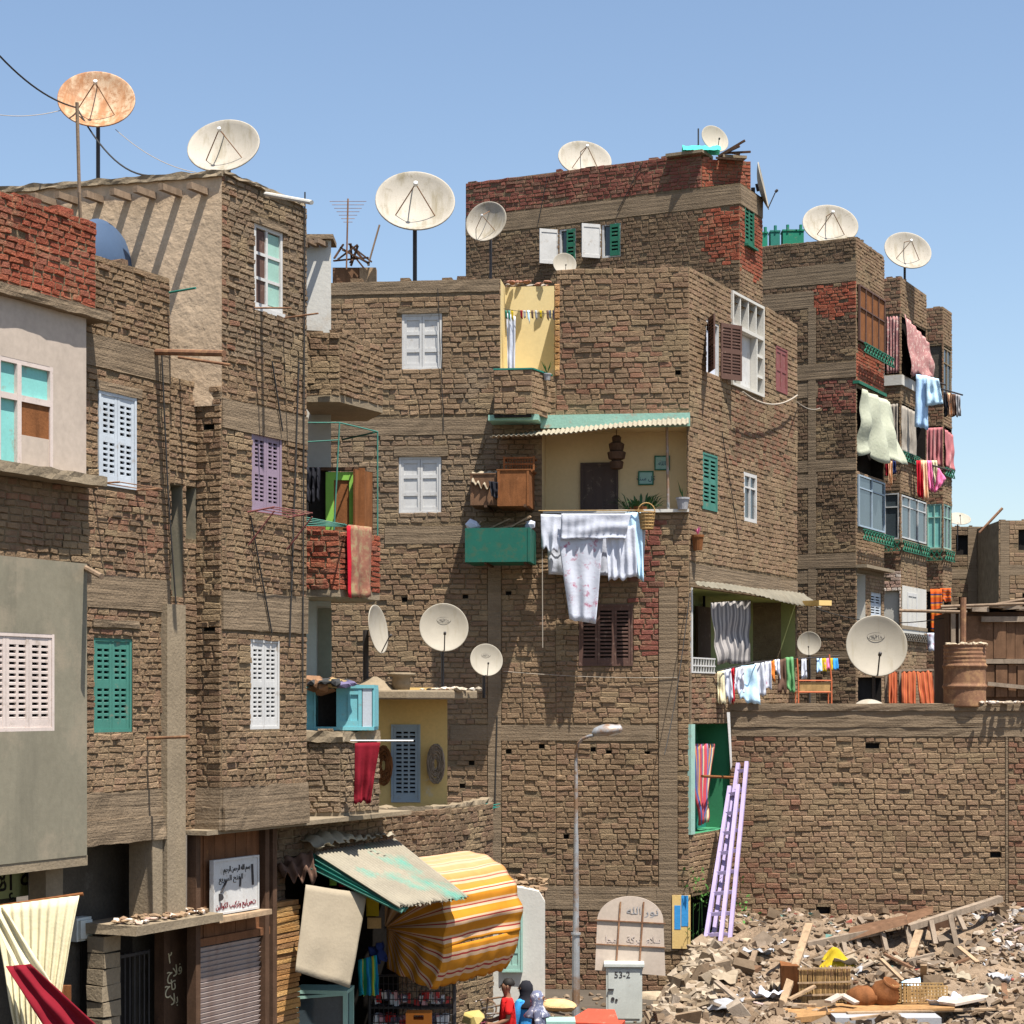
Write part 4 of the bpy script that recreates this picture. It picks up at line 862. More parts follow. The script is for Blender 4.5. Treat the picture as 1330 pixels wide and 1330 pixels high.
lattice(B6, f8, l8, 3.5, z8(716), z8(702), .1); lattice(B6, s8, -.1, L8, z8(716), z8(702), .1); lattice(B6, s8, -.1, L8*.6, z8(598), z8(586), .1); lattice(B6, s8, -.1, L8, z8(832), z8(822), .1, 'darkb')
mb = MB(); mb.box(f8, l8-.6, 3.5+.05, z8(500), z8(487), -.1, .07); mb.box(s8, -.05, L8*.8, z8(500), z8(487), -.1, .07); mb.build('white_parapet', M['whitep'], B6)
mb = MB(); mb.box(f8, l8-.3, l8+.02, z8(486), z8(408), -.2, .1); mb.build('white_post', M['whitep'], B6)
B7, f9, s9, l9, L9, z9 = bay('narrow brick building at the far end of the terrace with pink curtain', 1225, 76, 21.05, 1204, 1236,
    [(448, 518, .6, 'darkb'), (553, 606, .4, 'dark'), (654, 712, .3, 'dark'), (768, 822, .3, 'dark')], [(0, 9, 18.5, 21.5, 'mixed')])
glass_window(B7, s9, (.06, L9-.06, z9(516), z9(450)), 'concp', cols=2, rowz=(.7,), d=0)
glass_window(B7, f9, (l9, 3.44, z9(712), z9(654)), 'mint_paint2', cols=2, rowz=(.7,), d=0, gm='turquoise_panel'); glass_window(B7, s9, (.06, L9-.06, z9(712), z9(654)), 'mint_paint2', cols=2, rowz=(.7,), d=0)
lattice(B7, f9, l9, 3.5, z9(728), z9(714), .1); lattice(B7, s9, -.1, L9, z9(728), z9(714), .1); lattice(B7, s9, -.1, L9, z9(618), z9(607), .1)
# distant blocks
def block(lbl, px0, px1, Y, py, d, kind, piers):
    b = thing('brick_building', lbl, 'building', (xw((px0+px1)/2, Y), Y, 0)); f = Fr((xw(px0, Y), Y), (1, 0)); L = xw(px1, Y)-xw(px0, Y); zt_ = zP(py, Y)
    hl = [(L*.25, L*.45, zt_-1.3, zt_-.4, .2, 'dark'), (L*.62, L*.82, zt_-1.3, zt_-.4, .2, 'dark'), (L*.3, L*.42, zt_-3.9, zt_-3.2, .2, 'dark')]
    wall(b, f, 0, L, 0, zt_, kind=kind, h=.2, l=.45, holes=hl, bands=[(0, L, zt_-2.4, zt_-1.95)]+[(L*p, L*p+.4, 0, zt_) for p in piers])
    body(b, [p2(f.P(0, 0)), p2(f.P(L, 0)), p2(f.P(L, 0, -d)), p2(f.P(0, 0, -d))], 0, zt_-.02, skip=(0,)); return b
block('low distant brown brick block behind the wooden shack, directly right of the terrace', 1222, 1300, 92, 684, 8, 'dark', (.45,))
block('distant tan brick block cut off by the right edge', 1297, 1400, 88, 676, 8, 'tan', (.02,))
# ---- low building on the right -----------------------------------------------
B8 = thing('low_brick_building', 'low flat roofed brown brick building with blank wall behind the rubble and ladder', 'building', (8.5, 44, 0))
ox, oy = 4.81, 44.22; fl = Fr((ox, oy), TF(.1)); LLo = fl.u(1440)
zl_ = lambda py, px=1100: fl.z(px, py)
u1 = fl.u(948)
wall(B8, fl, 0, LLo, 0, 5.32, kind='tan', h=.115, l=.29, rough=1.3, holes=[(fl.u(1124), fl.u(1142), zl_(972), zl_(965), .12, 'dark'), (fl.u(1060), fl.u(1078), zl_(1188), zl_(1178), .12, 'dark'), (fl.u(1286), fl.u(1300), zl_(1112), zl_(1105), .1, 'dark')],
     bands=[(0, LLo, -.1, zl_(1200)), (fl.u(1306), fl.u(1309), 1.2, 5.32)], zones=[(0, fl.u(1035), 0, 5.4, 'mixed'), (fl.u(1090), fl.u(1200), zl_(1210), zl_(1165), 'mixed'), (fl.u(1060), fl.u(1160), zl_(1000), zl_(930), 'brown'), (fl.u(1308), 99, 0, 5.4, 'mixed')], ragged=False)
mb = MB()
for k, (a, b, dd) in enumerate(((5.32, 5.52, .03), (5.52, 5.72, .045), (5.72, 5.88, .035), (5.88, 6.04, .07))): mb.lump(fl, -.25 if k > 1 else 0, LLo, a, b-.004, -.3, dd, .012, .3)
mb.build('parapet_beam', M['conc'], B8)
bk = (fl.P(LLo, 0).x+2, 51); body(B8, [p2(fl.P(0, 0)), p2(fl.P(LLo, 0)), bk, (8.0, 51)], 0, 5.75, skip=(0,))
# ---- yellow balcony building ---------------------------------------------------
B9 = thing('balcony_building', 'small ochre walled building with flat roof slab holding dishes', 'building', (-1.6, 36.5, 0))
Yy = 36.2; fy = Fr((xw(430, Yy), Yy), (1, 0)); zy = lambda py, Y=Yy: zP(py, Y)
dy = (fy.u(508), fy.u(546), zy(1042), zy(941))
wall(B9, fy, 0, fy.u(581), 0, zy(893), surf='ochre', holes=[(*dy, .1, 'dark')], name='wall')
louver_window(B9, fy, dy, 'grey_blue_paint', leaves=1, cols=3, rows=1, d=.03, pitch=.075, label='tall grey blue louvred door')
ey = Fr(p2(fy.P(fy.u(581), 0)), ((578-CX)/F, 1.0)); mb = MB(); mb.quad(ey.P(0, 0), ey.P(4.5, 0), ey.P(4.5, zy(893)), ey.P(0, zy(893))); mb.build('side_wall', M['ochre'], B9)
Ysl = 34.6; fsl = Fr((xw(470, Ysl), Ysl), (1, 0))
pts = [(fsl.u(478), 0), (fsl.u(615), 0)]
mb = MB(); sA = [(xw(478, 33.6), 33.6), (xw(530, 33.7), 33.7), (xw(620, 35.6), 35.6), (xw(600, 38.5), 38.5), (xw(440, 38.5), 38.5)]
n = len(sA); zt1, zt0 = 6.28, 6.12
mb.add([V((x, y, zt0)) for x, y in sA]+[V((x, y, zt1)) for x, y in sA], [tuple(range(n-1, -1, -1)), tuple(range(n, 2*n))]+[(i, (i+1) % n, n+(i+1) % n, n+i) for i in range(n)])
mb.build('roof_slab', M['concp'], B9, bevel=.03)
arc = [(445, 34.4), (505, 34.1), (560, 34.4), (600, 35.5), (637, 37.6)]
ap = [(xw(a, b), b) for a, b in arc]; zpr, zpb = 4.28, 2.4
for i in range(len(ap)-1):
    fa = fr_pts(ap[i], ap[i+1])
    wall(B9, fa, 0, fa.L, zpb, zpr-(.35 if i < 2 else .12), kind='greyish', h=.1, l=.26, name='balcony_parapet', ragged=False)
    mb = MB(); mb.lump(fa, -.02, fa.L+.02, zpr-(.38 if i < 2 else .15), zpr, -.14, .045, .03, .12); mb.build('parapet_coping', M['concp'], B9)
mb = MB(); mb.add([V((x, y, 3.3)) for x, y in ap]+[V((ap[-1][0], 41, 3.3)), V((ap[0][0], 41, 3.3))], [tuple(range(len(ap)+2))]); mb.build('balcony_floor', M['concp'], B9)
# small whitewashed house
B10 = thing('whitewashed_house', 'small low whitewashed house with pale green shutters behind the striped awning', 'house', (xw(655, 37.5), 37.5, 0))
fh = Fr((xw(606, 37), 37), (1, 0)); Lh = fh.u(708); zh = lambda py: zP(py, 37)
hd = fh.rect(652, 1183, 679, 1262)
def whitewall():
    P = fh.P; mb = MB(); top = [(0, zh(1148)), (Lh*.35, zh(1150)), (Lh*.7, zh(1153)), (Lh*.92, zh(1158)), (Lh, zh(1172))]
    for i in range(len(top)-1):
        (a, za), (b, zb_) = top[i], top[i+1]; mb.quad(P(a, 0), P(b, 0), P(b, zb_), P(a, za)); mb.quad(P(a, za), P(b, zb_), P(b, zb_, -.35), P(a, za, -.35))
    mb.quad(P(Lh, 0), P(Lh, 0, -3), P(Lh, zh(1172), -3), P(Lh, zh(1172))); mb.build('wall', M['whitep'], B10)
whitewall()
louver_window(B10, fh.off(.06), hd, 'mint_paint2', leaves=1, cols=2, rows=3, d=.03, louver=False)
mb = MB(); mb.box(fh, Lh*.05, Lh, zh(1172)-.1, zh(1172), -3, -.3); mb.build('roof', M['mound'], B10)
mb = MB()
for k in range(160): mb.rock(fh.P(R.uniform(.0, Lh), zh(1163)+abs(R.gauss(0, .1)), R.uniform(-2, -.2)), R.uniform(.03, .12), pal('tan'))
mb.build('roof_debris', M['stone'], B10)['kind'] = 'stuff'
mb = MB(); mb.box(fh, fh.u(645), fh.u(670), zh(1160), zh(1153), -.2, .12); mb.build('beam_end', M['beam_wood'], B10)
# ================================================================ GROUND
mb = MB(); mb.quad(V((-300, -60, 0)), V((300, -60, 0)), V((300, 600, 0)), V((-300, 600, 0))); mb.build('ground', M['ground'], origin=(0, 0, 0), kind='structure')
def mound_z(x, y):
    le = 2.25+.2*(y-35.5)+.25*noise.noise(V((y*.9, 3, 1))); t = max(0, min(1, (x-le)/.75)); t = t*t*(3-2*t)
    h = .70+.058*(y-33)+.30*noise.noise(V((x*.6, y*.6, 0)))+.17*noise.noise(V((x*1.7, y*1.7, 4)))+.09*noise.noise(V((x*4.5, y*4.5, 4)))
    h += .45*math.exp(-((x-3.7)**2/1.2+(y-37)**2/5))+.65*math.exp(-((x-11.0)**2/2.5+(y-40.5)**2/6))+.3*math.exp(-((x-6.3)**2/2.0+(y-41.5)**2/2))
    return h*t-.05*(1-t)
mb = MB()
mb.grid(lambda u, v: V((1.6+u*13.5, 28+v*16.2, mound_z(1.6+u*13.5, 28+v*16.2))), 150, 170)
mb.build('rubble_mound', M['mound'], origin=(8, 36, 0), kind='structure', smooth=True)
mb = MB()
PALS = [(.19, .135, .088), (.14, .10, .066), (.22, .165, .115), (.165, .115, .075), (.20, .155, .115)]
def rub(x, y, r, c_): (mb.chunk if R.random() < .6 else mb.rock)((x, y, mound_z(x, y)+r*.15), r, c_)
for k in range(13000):
    y = 31+13*R.random()**.8; x = R.uniform(2.0, .31*y+1)
    if mound_z(x, y) < .08: continue
    dn = noise.noise(V((x*1.1, y*1.1, 20)))
    if dn < -.12 and R.random() < .75: continue
    r = (1+.8*max(0, dn))*.85*min(.26, .018+abs(R.gauss(0, .042))+(.09 if R.random() < .03 else 0)); q = R.random(); kk = R.uniform(.8, 1.2)
    c_ = R.choice(PALS)
    if q > .93: c_ = (.33, .27, .21)
    if q > .975: c_ = R.choice([(.5, .5, .5), (.42, .44, .47), (.33, .09, .07), (.4, .3, .27), (.45, .40, .34)]); r = min(r, .07)
    rub(x, y, r, tuple(v*kk for v in c_))
for k in range(600):   # left flank of broken stones
    y = R.uniform(33, 39.5); x = 2.35+.2*(y-35.5)+R.uniform(-.1, 1.3); kk = R.uniform(.9, 1.2); rub(x, y, R.uniform(.05, .17), tuple(v*kk for v in R.choice([(.25, .20, .145), (.20, .15, .10), (.31, .25, .185)])))
for k in range(900):   # pale rubbish heap at the right
    y = R.uniform(37, 42); x = R.gauss(11.0, .8); rub(x, y, R.uniform(.03, .10), R.choice([(.40, .36, .32), (.32, .27, .23), (.48, .44, .40), (.28, .22, .17), (.40, .29, .27)]))
mb.build('rubble', M['stone'], origin=(8, 36, 0), kind='stuff')
mb = MB()
for k in range(300):   # crumpled litter: small bent scraps
    y = R.uniform(34, 43); x = R.choice([R.uniform(3.5, 10), R.gauss(11, .9), R.gauss(6.0, .8)]); z = mound_z(x, y)
    if z < .1: continue
    c_ = R.choice([(.48, .48, .48), (.4, .42, .45), (.3, .07, .05), (.1, .2, .17), (.45, .37, .3), (.5, .46, .42), (.4, .38, .33)]); s_ = R.uniform(.04, .11)
    p = [V((x+R.uniform(-s_, s_), y+R.uniform(-s_, s_), z+R.uniform(0, s_)+.04)) for _ in range(5)]
    mb.add(p, [(0, 1, 2), (0, 2, 3), (0, 3, 4)], c_)
mb.build('litter', M['packets'], origin=(8, 36, 0), kind='stuff')
mb = MB()
for k in range(260):
    x, y = R.uniform(-1.5, 3.2), R.uniform(36, 41.5); mb.rock((x, y, .02), R.uniform(.02, .09), R.choice(PALS))
mb.build('street_rubble', M['stone'], origin=(1, 39, 0), kind='stuff')
def on_mound(px, py):
    for k in range(400):
        Y = 30+k*.035; p = at(px, py, Y)
        if p.z <= mound_z(p.x, p.y): return p
    return at(px, py, 43)
# big rocks
for k, (px, py, r) in enumerate(((850, 1262, .30), (848, 1300, .34), (878, 1290, .25), (905, 1262, .22), (970, 1222, .26), (835, 1322, .3))):
    p = on_mound(px, py); mb = MB(); mb.rock(p, r, (.36, .29, .205)); o = mb.build('broken_stone', M['stone'], label='large pale broken stone block on the rubble heap', cat='stone', group='large pale stones of the rubble heap', subd=1, bevel=.03)
# ================================================================ DISHES
def dish_proto(name, m, kind):
    root = thing(name, '', 'satellite dish', (0, 0, 0), 'satellite dishes')
    dep = .30 if kind == 'prime' else .20; n = 44
    mb = MB(); rr = [i/12 for i in range(13)]
    def ring(r, y): return [V((r*math.cos(6.2832*k/n), y, r*math.sin(6.2832*k/n))) for k in range(n)]
    vs = []; fs = []
    for i, r in enumerate(rr): vs += ring(max(r, .004), -dep*r*r)
    vs += ring(1.03, -dep-.005); vs += ring(1.035, -dep+.03); vs += ring(1.0, -dep+.035); 
    for r in reversed(rr[:-1]): vs += ring(max(r, .004), -dep*r*r+.035)
    m_ = len(vs)//n
    for i in range(m_-1):
        for k in range(n): fs.append((i*n+k, i*n+(k+1) % n, (i+1)*n+(k+1) % n, (i+1)*n+k))
    mb.add(vs, fs); rf = mb.build('reflector', M[m], root, smooth=True)
    if kind == 'prime':
        f = V((0, -.86, .02)); mb = MB()
        for a in (95, 215, 325):
            q = V((.62*math.cos(math.radians(a)), -dep*.38, .62*math.sin(math.radians(a)))); mb.tube([q, f], .016, 6)
        mb.build('feed_strut', M['rust'], rf)
        mb = MB(); mb.lathe([(.02, 0), (.055, .01), (.055, .1), (.03, .14)], (0, -.92, .02), 10, mat=Matrix.Rotation(math.radians(-90), 3, 'X')); mb.build('feed_horn', M['steel'], rf)
    else:
        mb = MB(); mb.tube([V((0, -dep+.02, -1.0)), V((-.02, -.62, -.42))], .025, 6); mb.build('feed_arm', M['iron'], rf)
        mb = MB(); mb.lathe([(.03, 0), (.06, .02), (.06, .13), (.03, .16)], (-.02, -.62, -.4), 10, mat=Matrix.Rotation(math.radians(60), 3, 'X')); mb.build('feed_horn', M['iron'], rf)
    mb = MB(); mb.box(WORLD, -.12, .12, -.14, .14, -.14, -.035); mb.build('mount_bracket', M['iron'], rf)
    mb = MB(); mb.tube([V((0, .16, -1)), V((0, .16, 0))], .055, 8); mb.build('pole', M['iron'], root)
    return root
def proto_text(root, s):
    rf = [c for c in root.children if c.name.startswith('reflector')][0]
    fz = Fr((0, -.03), (1, 0)); text(s, fz, .02, .28, .0, .2, 'iron', rf, name='dish_lettering', width=.42)
    mb = MB(); mb.tube([V((.02+.3*math.cos(a*.3307), -.04, .34+.13*math.sin(a*.3307))) for a in range(20)], .008, 4); mb.build('dish_emblem', M['iron'], rf)
protos = {}
protos['white'] = dish_proto('satellite_dish', 'dish_white', 'prime')
protos['rust'] = dish_proto('satellite_dish', 'dish_rust', 'prime')
protos['clean'] = dish_proto('satellite_dish', 'dish_clean', 'offset')
protos['logo'] = dish_proto('satellite_dish', 'dish_clean', 'offset'); proto_text(protos['logo'], 'PROFYX')
used = set()
def dish(kind, px, py, Y, rpx, az, el, base_z, label, roll=0, pr=1.0):
    p = at(px, py, Y); r = rpx*Y/F; pr_ = protos[kind]
    root = pr_ if kind not in used else copy_tree(pr_)
    used.add(kind)
    az_, el_ = math.radians(az), math.radians(el)
    hz = max(.05, p.z-base_z)
    root.location = (p.x, p.y, base_z); root['label'] = label
    for ch in root.children:
        if ch.name.startswith('reflector'):
            ch.location = (0, 0, hz); ch.rotation_euler = (-el_, math.radians(roll), az_); ch.rotation_mode = 'XYZ'
            ch.matrix_local = Matrix.Translation((0, 0, hz)) @ Matrix.Rotation(az_, 4, 'Z') @ Matrix.Rotation(-el_, 4, 'X') @ Matrix.Rotation(math.radians(roll), 4, 'Y') @ Matrix.Scale(r, 4)
        else:
            back = V((math.sin(az_)*-.0, .16*r+.04, 0)); ch.location = (0, 0.02, hz); ch.scale = (max(.5, r*pr), 1.0, hz)
            ch.rotation_euler = (0, 0, az_)
    return root
dish('rust', 126, 139, 27.2, 48, 8, 30, 12.9, 'large very rusty dish on the plastered roof room, leftmost on the skyline', roll=4)
dish('white', 293, 199, 26.6, 46, -6, 32, 12.9, 'stained dish rising just behind the corner of the plastered roof room', roll=-4)
dish('white', 539, 271, 43.2, 50, 4, 31, 15.05, 'large cream dish on the roof left of centre, on a thick black pole')
dish('white', 634, 291, 44.5, 27, -20, 14, 15.05, 'medium dish in front of the rear building on the centre roof', roll=10)
dish('clean', 733, 344, 44.0, 15, 10, 15, 15.15, 'small white dish on the centre roof below the green shuttered windows')
dish('white', 758, 214, 55, 34, 10, 36, 19.9, 'wide dish half hidden behind the red brick parapet of the rear building', roll=0)
dish('clean', 927, 182, 53, 19, 25, 20, 20.3, 'brown stained dish on the corner slab of the rear building beside mint cloth', pr=.6)
dish('clean', 986, 243, 53.6, 30, 78, 12, 19.5, 'dish seen edge on at the right edge of the rear building', pr=.6)
dish('white', 1077, 299, 63.2, 35, 2, 34, 20.4, 'wide dish on the roof of the apartment building with the concrete grid')
dish('white', 1177, 331, 70, 30, 6, 30, 20.7, 'dish on a short pole above the floral curtained building', roll=3)
dish('logo', 576, 816, 35.2, 31, 8, 10, 6.3, 'round dish with oval emblem on the small roof slab')
dish('clean', 486, 818, 35.0, 31, 72, 8, 6.3, 'edge on dish at the left end of the small roof slab on a post', pr=.5)
dish('logo', 631, 858, 36.4, 21, 14, 14, 6.15, 'smaller round dish with oval emblem at the right end of the small roof slab')
dish('logo', 1137, 840, 47.5, 39, 3, 8, 5.75, 'largest round dish with oval emblem on the low flat roof on the right')
dish('clean', 1051, 836, 46.5, 15, -12, 6, 5.9, 'small partly shaded dish beside the drying clothes on the low roof')
dish('clean', 1245, 676, 90, 15, 0, 55, 12.9, 'distant dish just above the far low roof behind the wooden shack')
# reflector-only dishes
def shell(px, py, Y, r, rot, m, label, cat='satellite dish'):
    p = at(px, py, Y); mb = MB(); n = 36; vs = []; fs = []; Mx = Matrix(rot)
    rings = [(i/8, .26*(i/8)**2) for i in range(9)]+[(1.03, .27)]+[(i/8, .26*(i/8)**2-.02) for i in range(8, -1, -1)]
    for q, y in rings: vs += [p+Mx @ V((max(q, .004)*r*math.cos(6.2832*k/n), max(q, .004)*r*math.sin(6.2832*k/n), -y*r)) for k in range(n)]
    for i in range(len(rings)-1):
        for k in range(n): fs.append((i*n+k, i*n+(k+1) % n, (i+1)*n+(k+1) % n, (i+1)*n+k))
    mb.add(vs, fs); return mb.build('satellite_dish', M[m], label=label, cat=cat, smooth=True, group='satellite dishes')
shell(1132, 923, 44.8, .42, Matrix.Rotation(math.radians(50), 3, 'X'), 'dish_clean', 'upturned dish lying face down on the low parapet under the large emblem dish')
shell(149, 334, 25.7, .52, Matrix.Rotation(math.radians(60), 3, 'Z') @ Matrix.Rotation(math.radians(82), 3, 'X'), 'dish_blue', 'dark blue dish turned away behind the brown parapet')
# ================================================================ ROOF AND WALL ODDMENTS
def one(mb, name, m, label, cat, **k): return mb.build(name, M[m] if isinstance(m, str) else m, label=label, cat=cat, **k)
def pole(name, pts, r, m, label, cat='pole', **k): mb = MB(); mb.tube(pts, r, 8); return one(mb, name, m, label, cat, smooth=False, **k)
pole('wooden_pole', [at(100, 133, 24.6), at(103, 250, 24.7), at(105, 300, 24.8)], .022, 'beam_wood', 'thin upright wooden pole crossing the rusty rooftop dish')
pole('pipe', [at(195, 457, 25.2), at(291, 459, 24.3)], .04, 'rust', 'thick rusty pipe sticking out level with the cream plaster patch', 'pipe')
pole('pipe', [at(232, 464, 25.6), at(299, 474, 24.7)], .018, 'rust', 'thinner rod just under the thick rusty pipe', 'pipe')
pole('pipe', [at(99, 731, 24.0), at(132, 749, 23.2)], .035, 'beam_wood', 'short wooden drain spout above the grey rendered storey', 'pipe')
pole('pipe', [at(345, 252, 26.4), at(405, 263, 25.6)], .03, 'whitep', 'pale pipe jutting right from the top of the bay', 'pipe')
pole('rod', [at(220, 380, 25.3), at(254, 374, 24.9)], .014, 'teal', 'greenish clothes rod at the parapet corner', 'rod')
pole('rod', [at(190, 959, 25.0), at(246, 957, 24.2)], .018, 'rust', 'rusty rod beside the lower concrete column', 'rod')
pole('rod', [at(330, 400, 26.4), at(378, 400, 25.9)], .012, 'rust', 'thin rod under the brown and white top window', 'rod')
pole('rod', [at(370, 413, 27.0), at(413, 407, 26.5)], .012, 'rust', 'thin rod at the right edge of the bay', 'rod')
# purple drying bracket
mb = MB(); a = fb.P(wD[0]-.1, wD[2]-.02, 0); b = fb.P(wD[1]+.1, wD[2]-.02, 0); n = fb.n; nn = V((n.x, n.y, 0))
for q in (a, b): mb.tube([q, q+nn*.42+V((0, 0, .05))], .012)
for t in (.2, .5, .8, 1): mb.tube([a+nn*.42*t+V((0, 0, .05*t)), b+nn*.42*t+V((0, 0, .05*t))], .007)
mb.tube([a+nn*.42, a+V((0, 0, -.45))], .01); mb.tube([b+nn*.42, b+V((0, 0, -.45))], .01)
one(mb, 'drying_bracket', 'maroon_paint', 'small reddish drying bracket under the purple shutters', 'clothes rack')
mb = MB(); a = fB.P(wA[0]-.1, wA[2]-.0, 0); b = fB.P(wA[1], wA[2]-.0, 0)
for q in (a, b): mb.tube([q, q+nn*.4], .012)
for t in (.4, 1): mb.tube([a+nn*.4*t, b+nn*.4*t], .007)
one(mb, 'drying_bracket', 'rust', 'rusty drying bracket under the pale blue-white shutters', 'clothes rack')
# cables
cables = [((fB, 205, 462, .06), (fB, 214, 640, .05), .02), ((fB, 214, 640, .05), (fB, 235, 930, .05), .03), ((fb, 392, 250, .05), (fb, 389, 900, .05), .0), ((fb, 385, 470, .04), (fb, 372, 840, .05), .05), ((fb, 322, 670, .04), (fb, 349, 822, .05), .0), ((fb, 350, 470, .04), (fb, 363, 560, .05), .0)]
for k, (A, B, s_) in enumerate(cables):
    a = A[0].P(A[0].u(A[1]), A[0].z(A[1], A[2]), A[3]); b = B[0].P(B[0].u(B[1]), B[0].z(B[1], B[2]), B[3])
    cable(a, b, s_, .011, label='dark cable running down the brick face of the left building', group='cables hanging down the left building')
cable(at(-10, 62, 24), at(100, 140, 27), .12, .012, label='dark cable from the upper left edge to the rusty dish'); cable(at(100, 140, 27), at(200, 228, 26.2), .25, .012, label='dark cable drooping from the rusty dish to the roof edge')
cable(at(-10, 148, 26), at(80, 143, 27), .05, .005, 'cable_pale', 'very thin faint wire left of the rusty dish')
cable(at(150, 168, 27), at(255, 224, 26.2), .1, .005, 'cable_pale', 'faint wire between the two leftmost rooftop dishes')
P_ = lambda f, px, py, d=.05: f.P(f.u(px), f.z(px, py), d)
cable(P_(fm, 646, 930), P_(fm, 643, 1050), .0, .015, label='dark cable down the concrete pillar beside the small ochre building')
cable(P_(fm, 569, 375), P_(fm, 577, 560), .0, .008, label='thin cable down the upper wall beside the top white window')
cable(P_(fm, 708, 690, .6), P_(fm, 708, 842, .5), .0, .01, 'cable_pale', 'pale cord hanging below the left end of the laundry line')
cable(P_(fm, 655, 872, .1), P_(fm, 880, 880, .05), .05, .006, 'cable_pale', 'thin pale wire across the shaded wall')
cable(P_(f6, 712, 230), P_(f6, 700, 290), 0, .012, label='dark cable over the rear red parapet, left one'); cable(P_(f6, 835, 213), P_(f6, 803, 275), 0, .012, label='dark cable over the rear red parapet, right one')
cable(P_(fs, 893, 770), P_(fs, 860, 980), .3, .01, label='dark cable looping round the main corner pillar')
cable(at(1035, 522, 47.5), at(1065, 530, 60), .1, .012, 'cable_pale', 'pale cable between the main building and the apartment building')
cable(P_(fs, 948, 510, .3), P_(fs, 1025, 514, .2), .25, .02, 'cable_pale', 'pale sagging bundle of line under the lattice window')
cable(at(1060, 790, 50), at(1240, 800, 47), .25, .012, label='dark wire from the green awning to the shack')
cable(P_(fs, 935, 562), P_(fs, 957, 700), .0, .01, label='thin cable down the side face by the red patch')
# antenna
mb = MB(); ax = at(450, 350, 43.6); tp = at(452, 258, 43.6); mb.tube([ax, tp], .018)
for k in range(7):
    z = tp.z-.06-k*.075; w_ = .40-.05*k; mb.tube([V((tp.x-w_, tp.y, z)), V((tp.x+w_, tp.y, z))], .006, 4)
one(mb, 'tv_antenna', 'rust', 'spindly comb shaped aerial above the junk on the roof', 'antenna')
pole('wooden_pole', [at(478, 345, 43.8), at(493, 292, 43.8)], .02, 'beam_wood', 'leaning stick between the aerial and the large cream dish')
# rooftop broken furniture
jk = thing('broken_furniture', 'heap of broken brown chairs and boards on the roof beside the aerial', 'junk', at(455, 352, 44))
mb = MB(); mb.box(Fr(p2(at(432, 350, 44)), (1, 0)), 0, .85, 15.1, 15.62, -.3, 0); mb.build('cabinet', M['wood_brown'], jk)
mb = MB()
for k in range(12):
    a = at(R.uniform(432, 485), R.uniform(335, 352), 43.7+R.uniform(0, .4)); b = at(R.uniform(438, 482), R.uniform(316, 335), 43.7+R.uniform(0, .4)); mb.bar(a, b, .05, .03)
mb.build('board', M['wood_dark'], jk)
mb = MB(); mb.box(Fr(p2(at(467, 350, 43.9)), (1, 0)), 0, .36, 15.1, 15.6, -.3, 0); mb.build('drawer', M['wood_pale'], jk)
# pale penthouse strip right of bay is in the white wall; stones on parapets
mb = MB()
for k in range(34):
    px = R.uniform(656, 745); p = at(px, 354, 42.9+R.random()); mb.rock((p.x, p.y, 15.1), R.uniform(.04, .1), R.choice([(.38, .33, .27), (.27, .2, .14), (.3, .15, .1)]))
one(mb, 'roof_stones', 'stone', 'loose stones scattered along the roof edge by the small white dish', 'stones', kind='stuff')
mb = MB(); mb.box(Fr(p2(at(738, 350, 43.4)), (1, 0)), 0, .28, 15.2, 15.36, -.2, 0); mb.box(Fr(p2(at(738, 350, 43.4)), (1, 0)), -.03, .31, 15.36, 15.39, -.22, .02); one(mb, 'wooden_box', 'wood_brown', 'small wooden box beside the small white roof dish', 'box')
# mint tarp on the rear corner
mb = MB(); p = at(905, 188, 52.6)
mb.grid(lambda u, v: V((p.x-.38+u*1.0, p.y-.25+v*.5, 20.5+.16*math.sin(v*3.14)*(1+.5*noise.noise(V((u*6, v*6, 1))))+.03*noise.noise(V((u*14, v*14, 3))))), 20, 12)
one(mb, 'folded_tarp', 'mint_cloth', 'bright mint green tarpaulin bundled on the rear building corner', 'tarp', solid=.01)
pole('rod', [at(907, 200, 52.7), at(907, 167, 52.7)], .02, 'iron', 'upright rod through the mint tarpaulin', 'rod')
mb = MB()
for k in range(5): a = at(930+k*3, 205-k*2, 52.4); mb.bar(a, a+V((R.uniform(.3, .7), -.3, R.uniform(-.2, .3))), .05)
one(mb, 'wood_scraps', 'wood_dark', 'dark wood scraps jutting from the slab under the corner dish', 'wood')
# green tanks
for k, (x0, x1, y0) in enumerate(((988, 997, 303), (1001, 1013, 301), (1017, 1034, 300), (1034, 1044, 300))):
    mb = MB(); Yt = 64.5; f_ = Fr((xw(x0, Yt), Yt), (1, 0)); mb.box(f_, 0, xw(x1, Yt)-xw(x0, Yt), 20.3, zP(y0, Yt), -.5, 0); mb.box(f_, -.02, xw(x1, Yt)-xw(x0, Yt)+.02, zP(y0, Yt), zP(y0, Yt)+.05, -.52, .02); mb.tube([f_.P(.15, zP(y0, Yt)), f_.P(.15, zP(y0-8, Yt))], .05)
    one(mb, 'water_tank', 'tank_green' if k != 1 else 'teal', ['narrow green tank at the left end of the roof row', 'teal tank second from left in the roof row', 'wide green tank in the middle of the roof row', 'narrow green tank directly left of the wide roof dish'][k], 'tank', group='green tanks on the apartment roof')
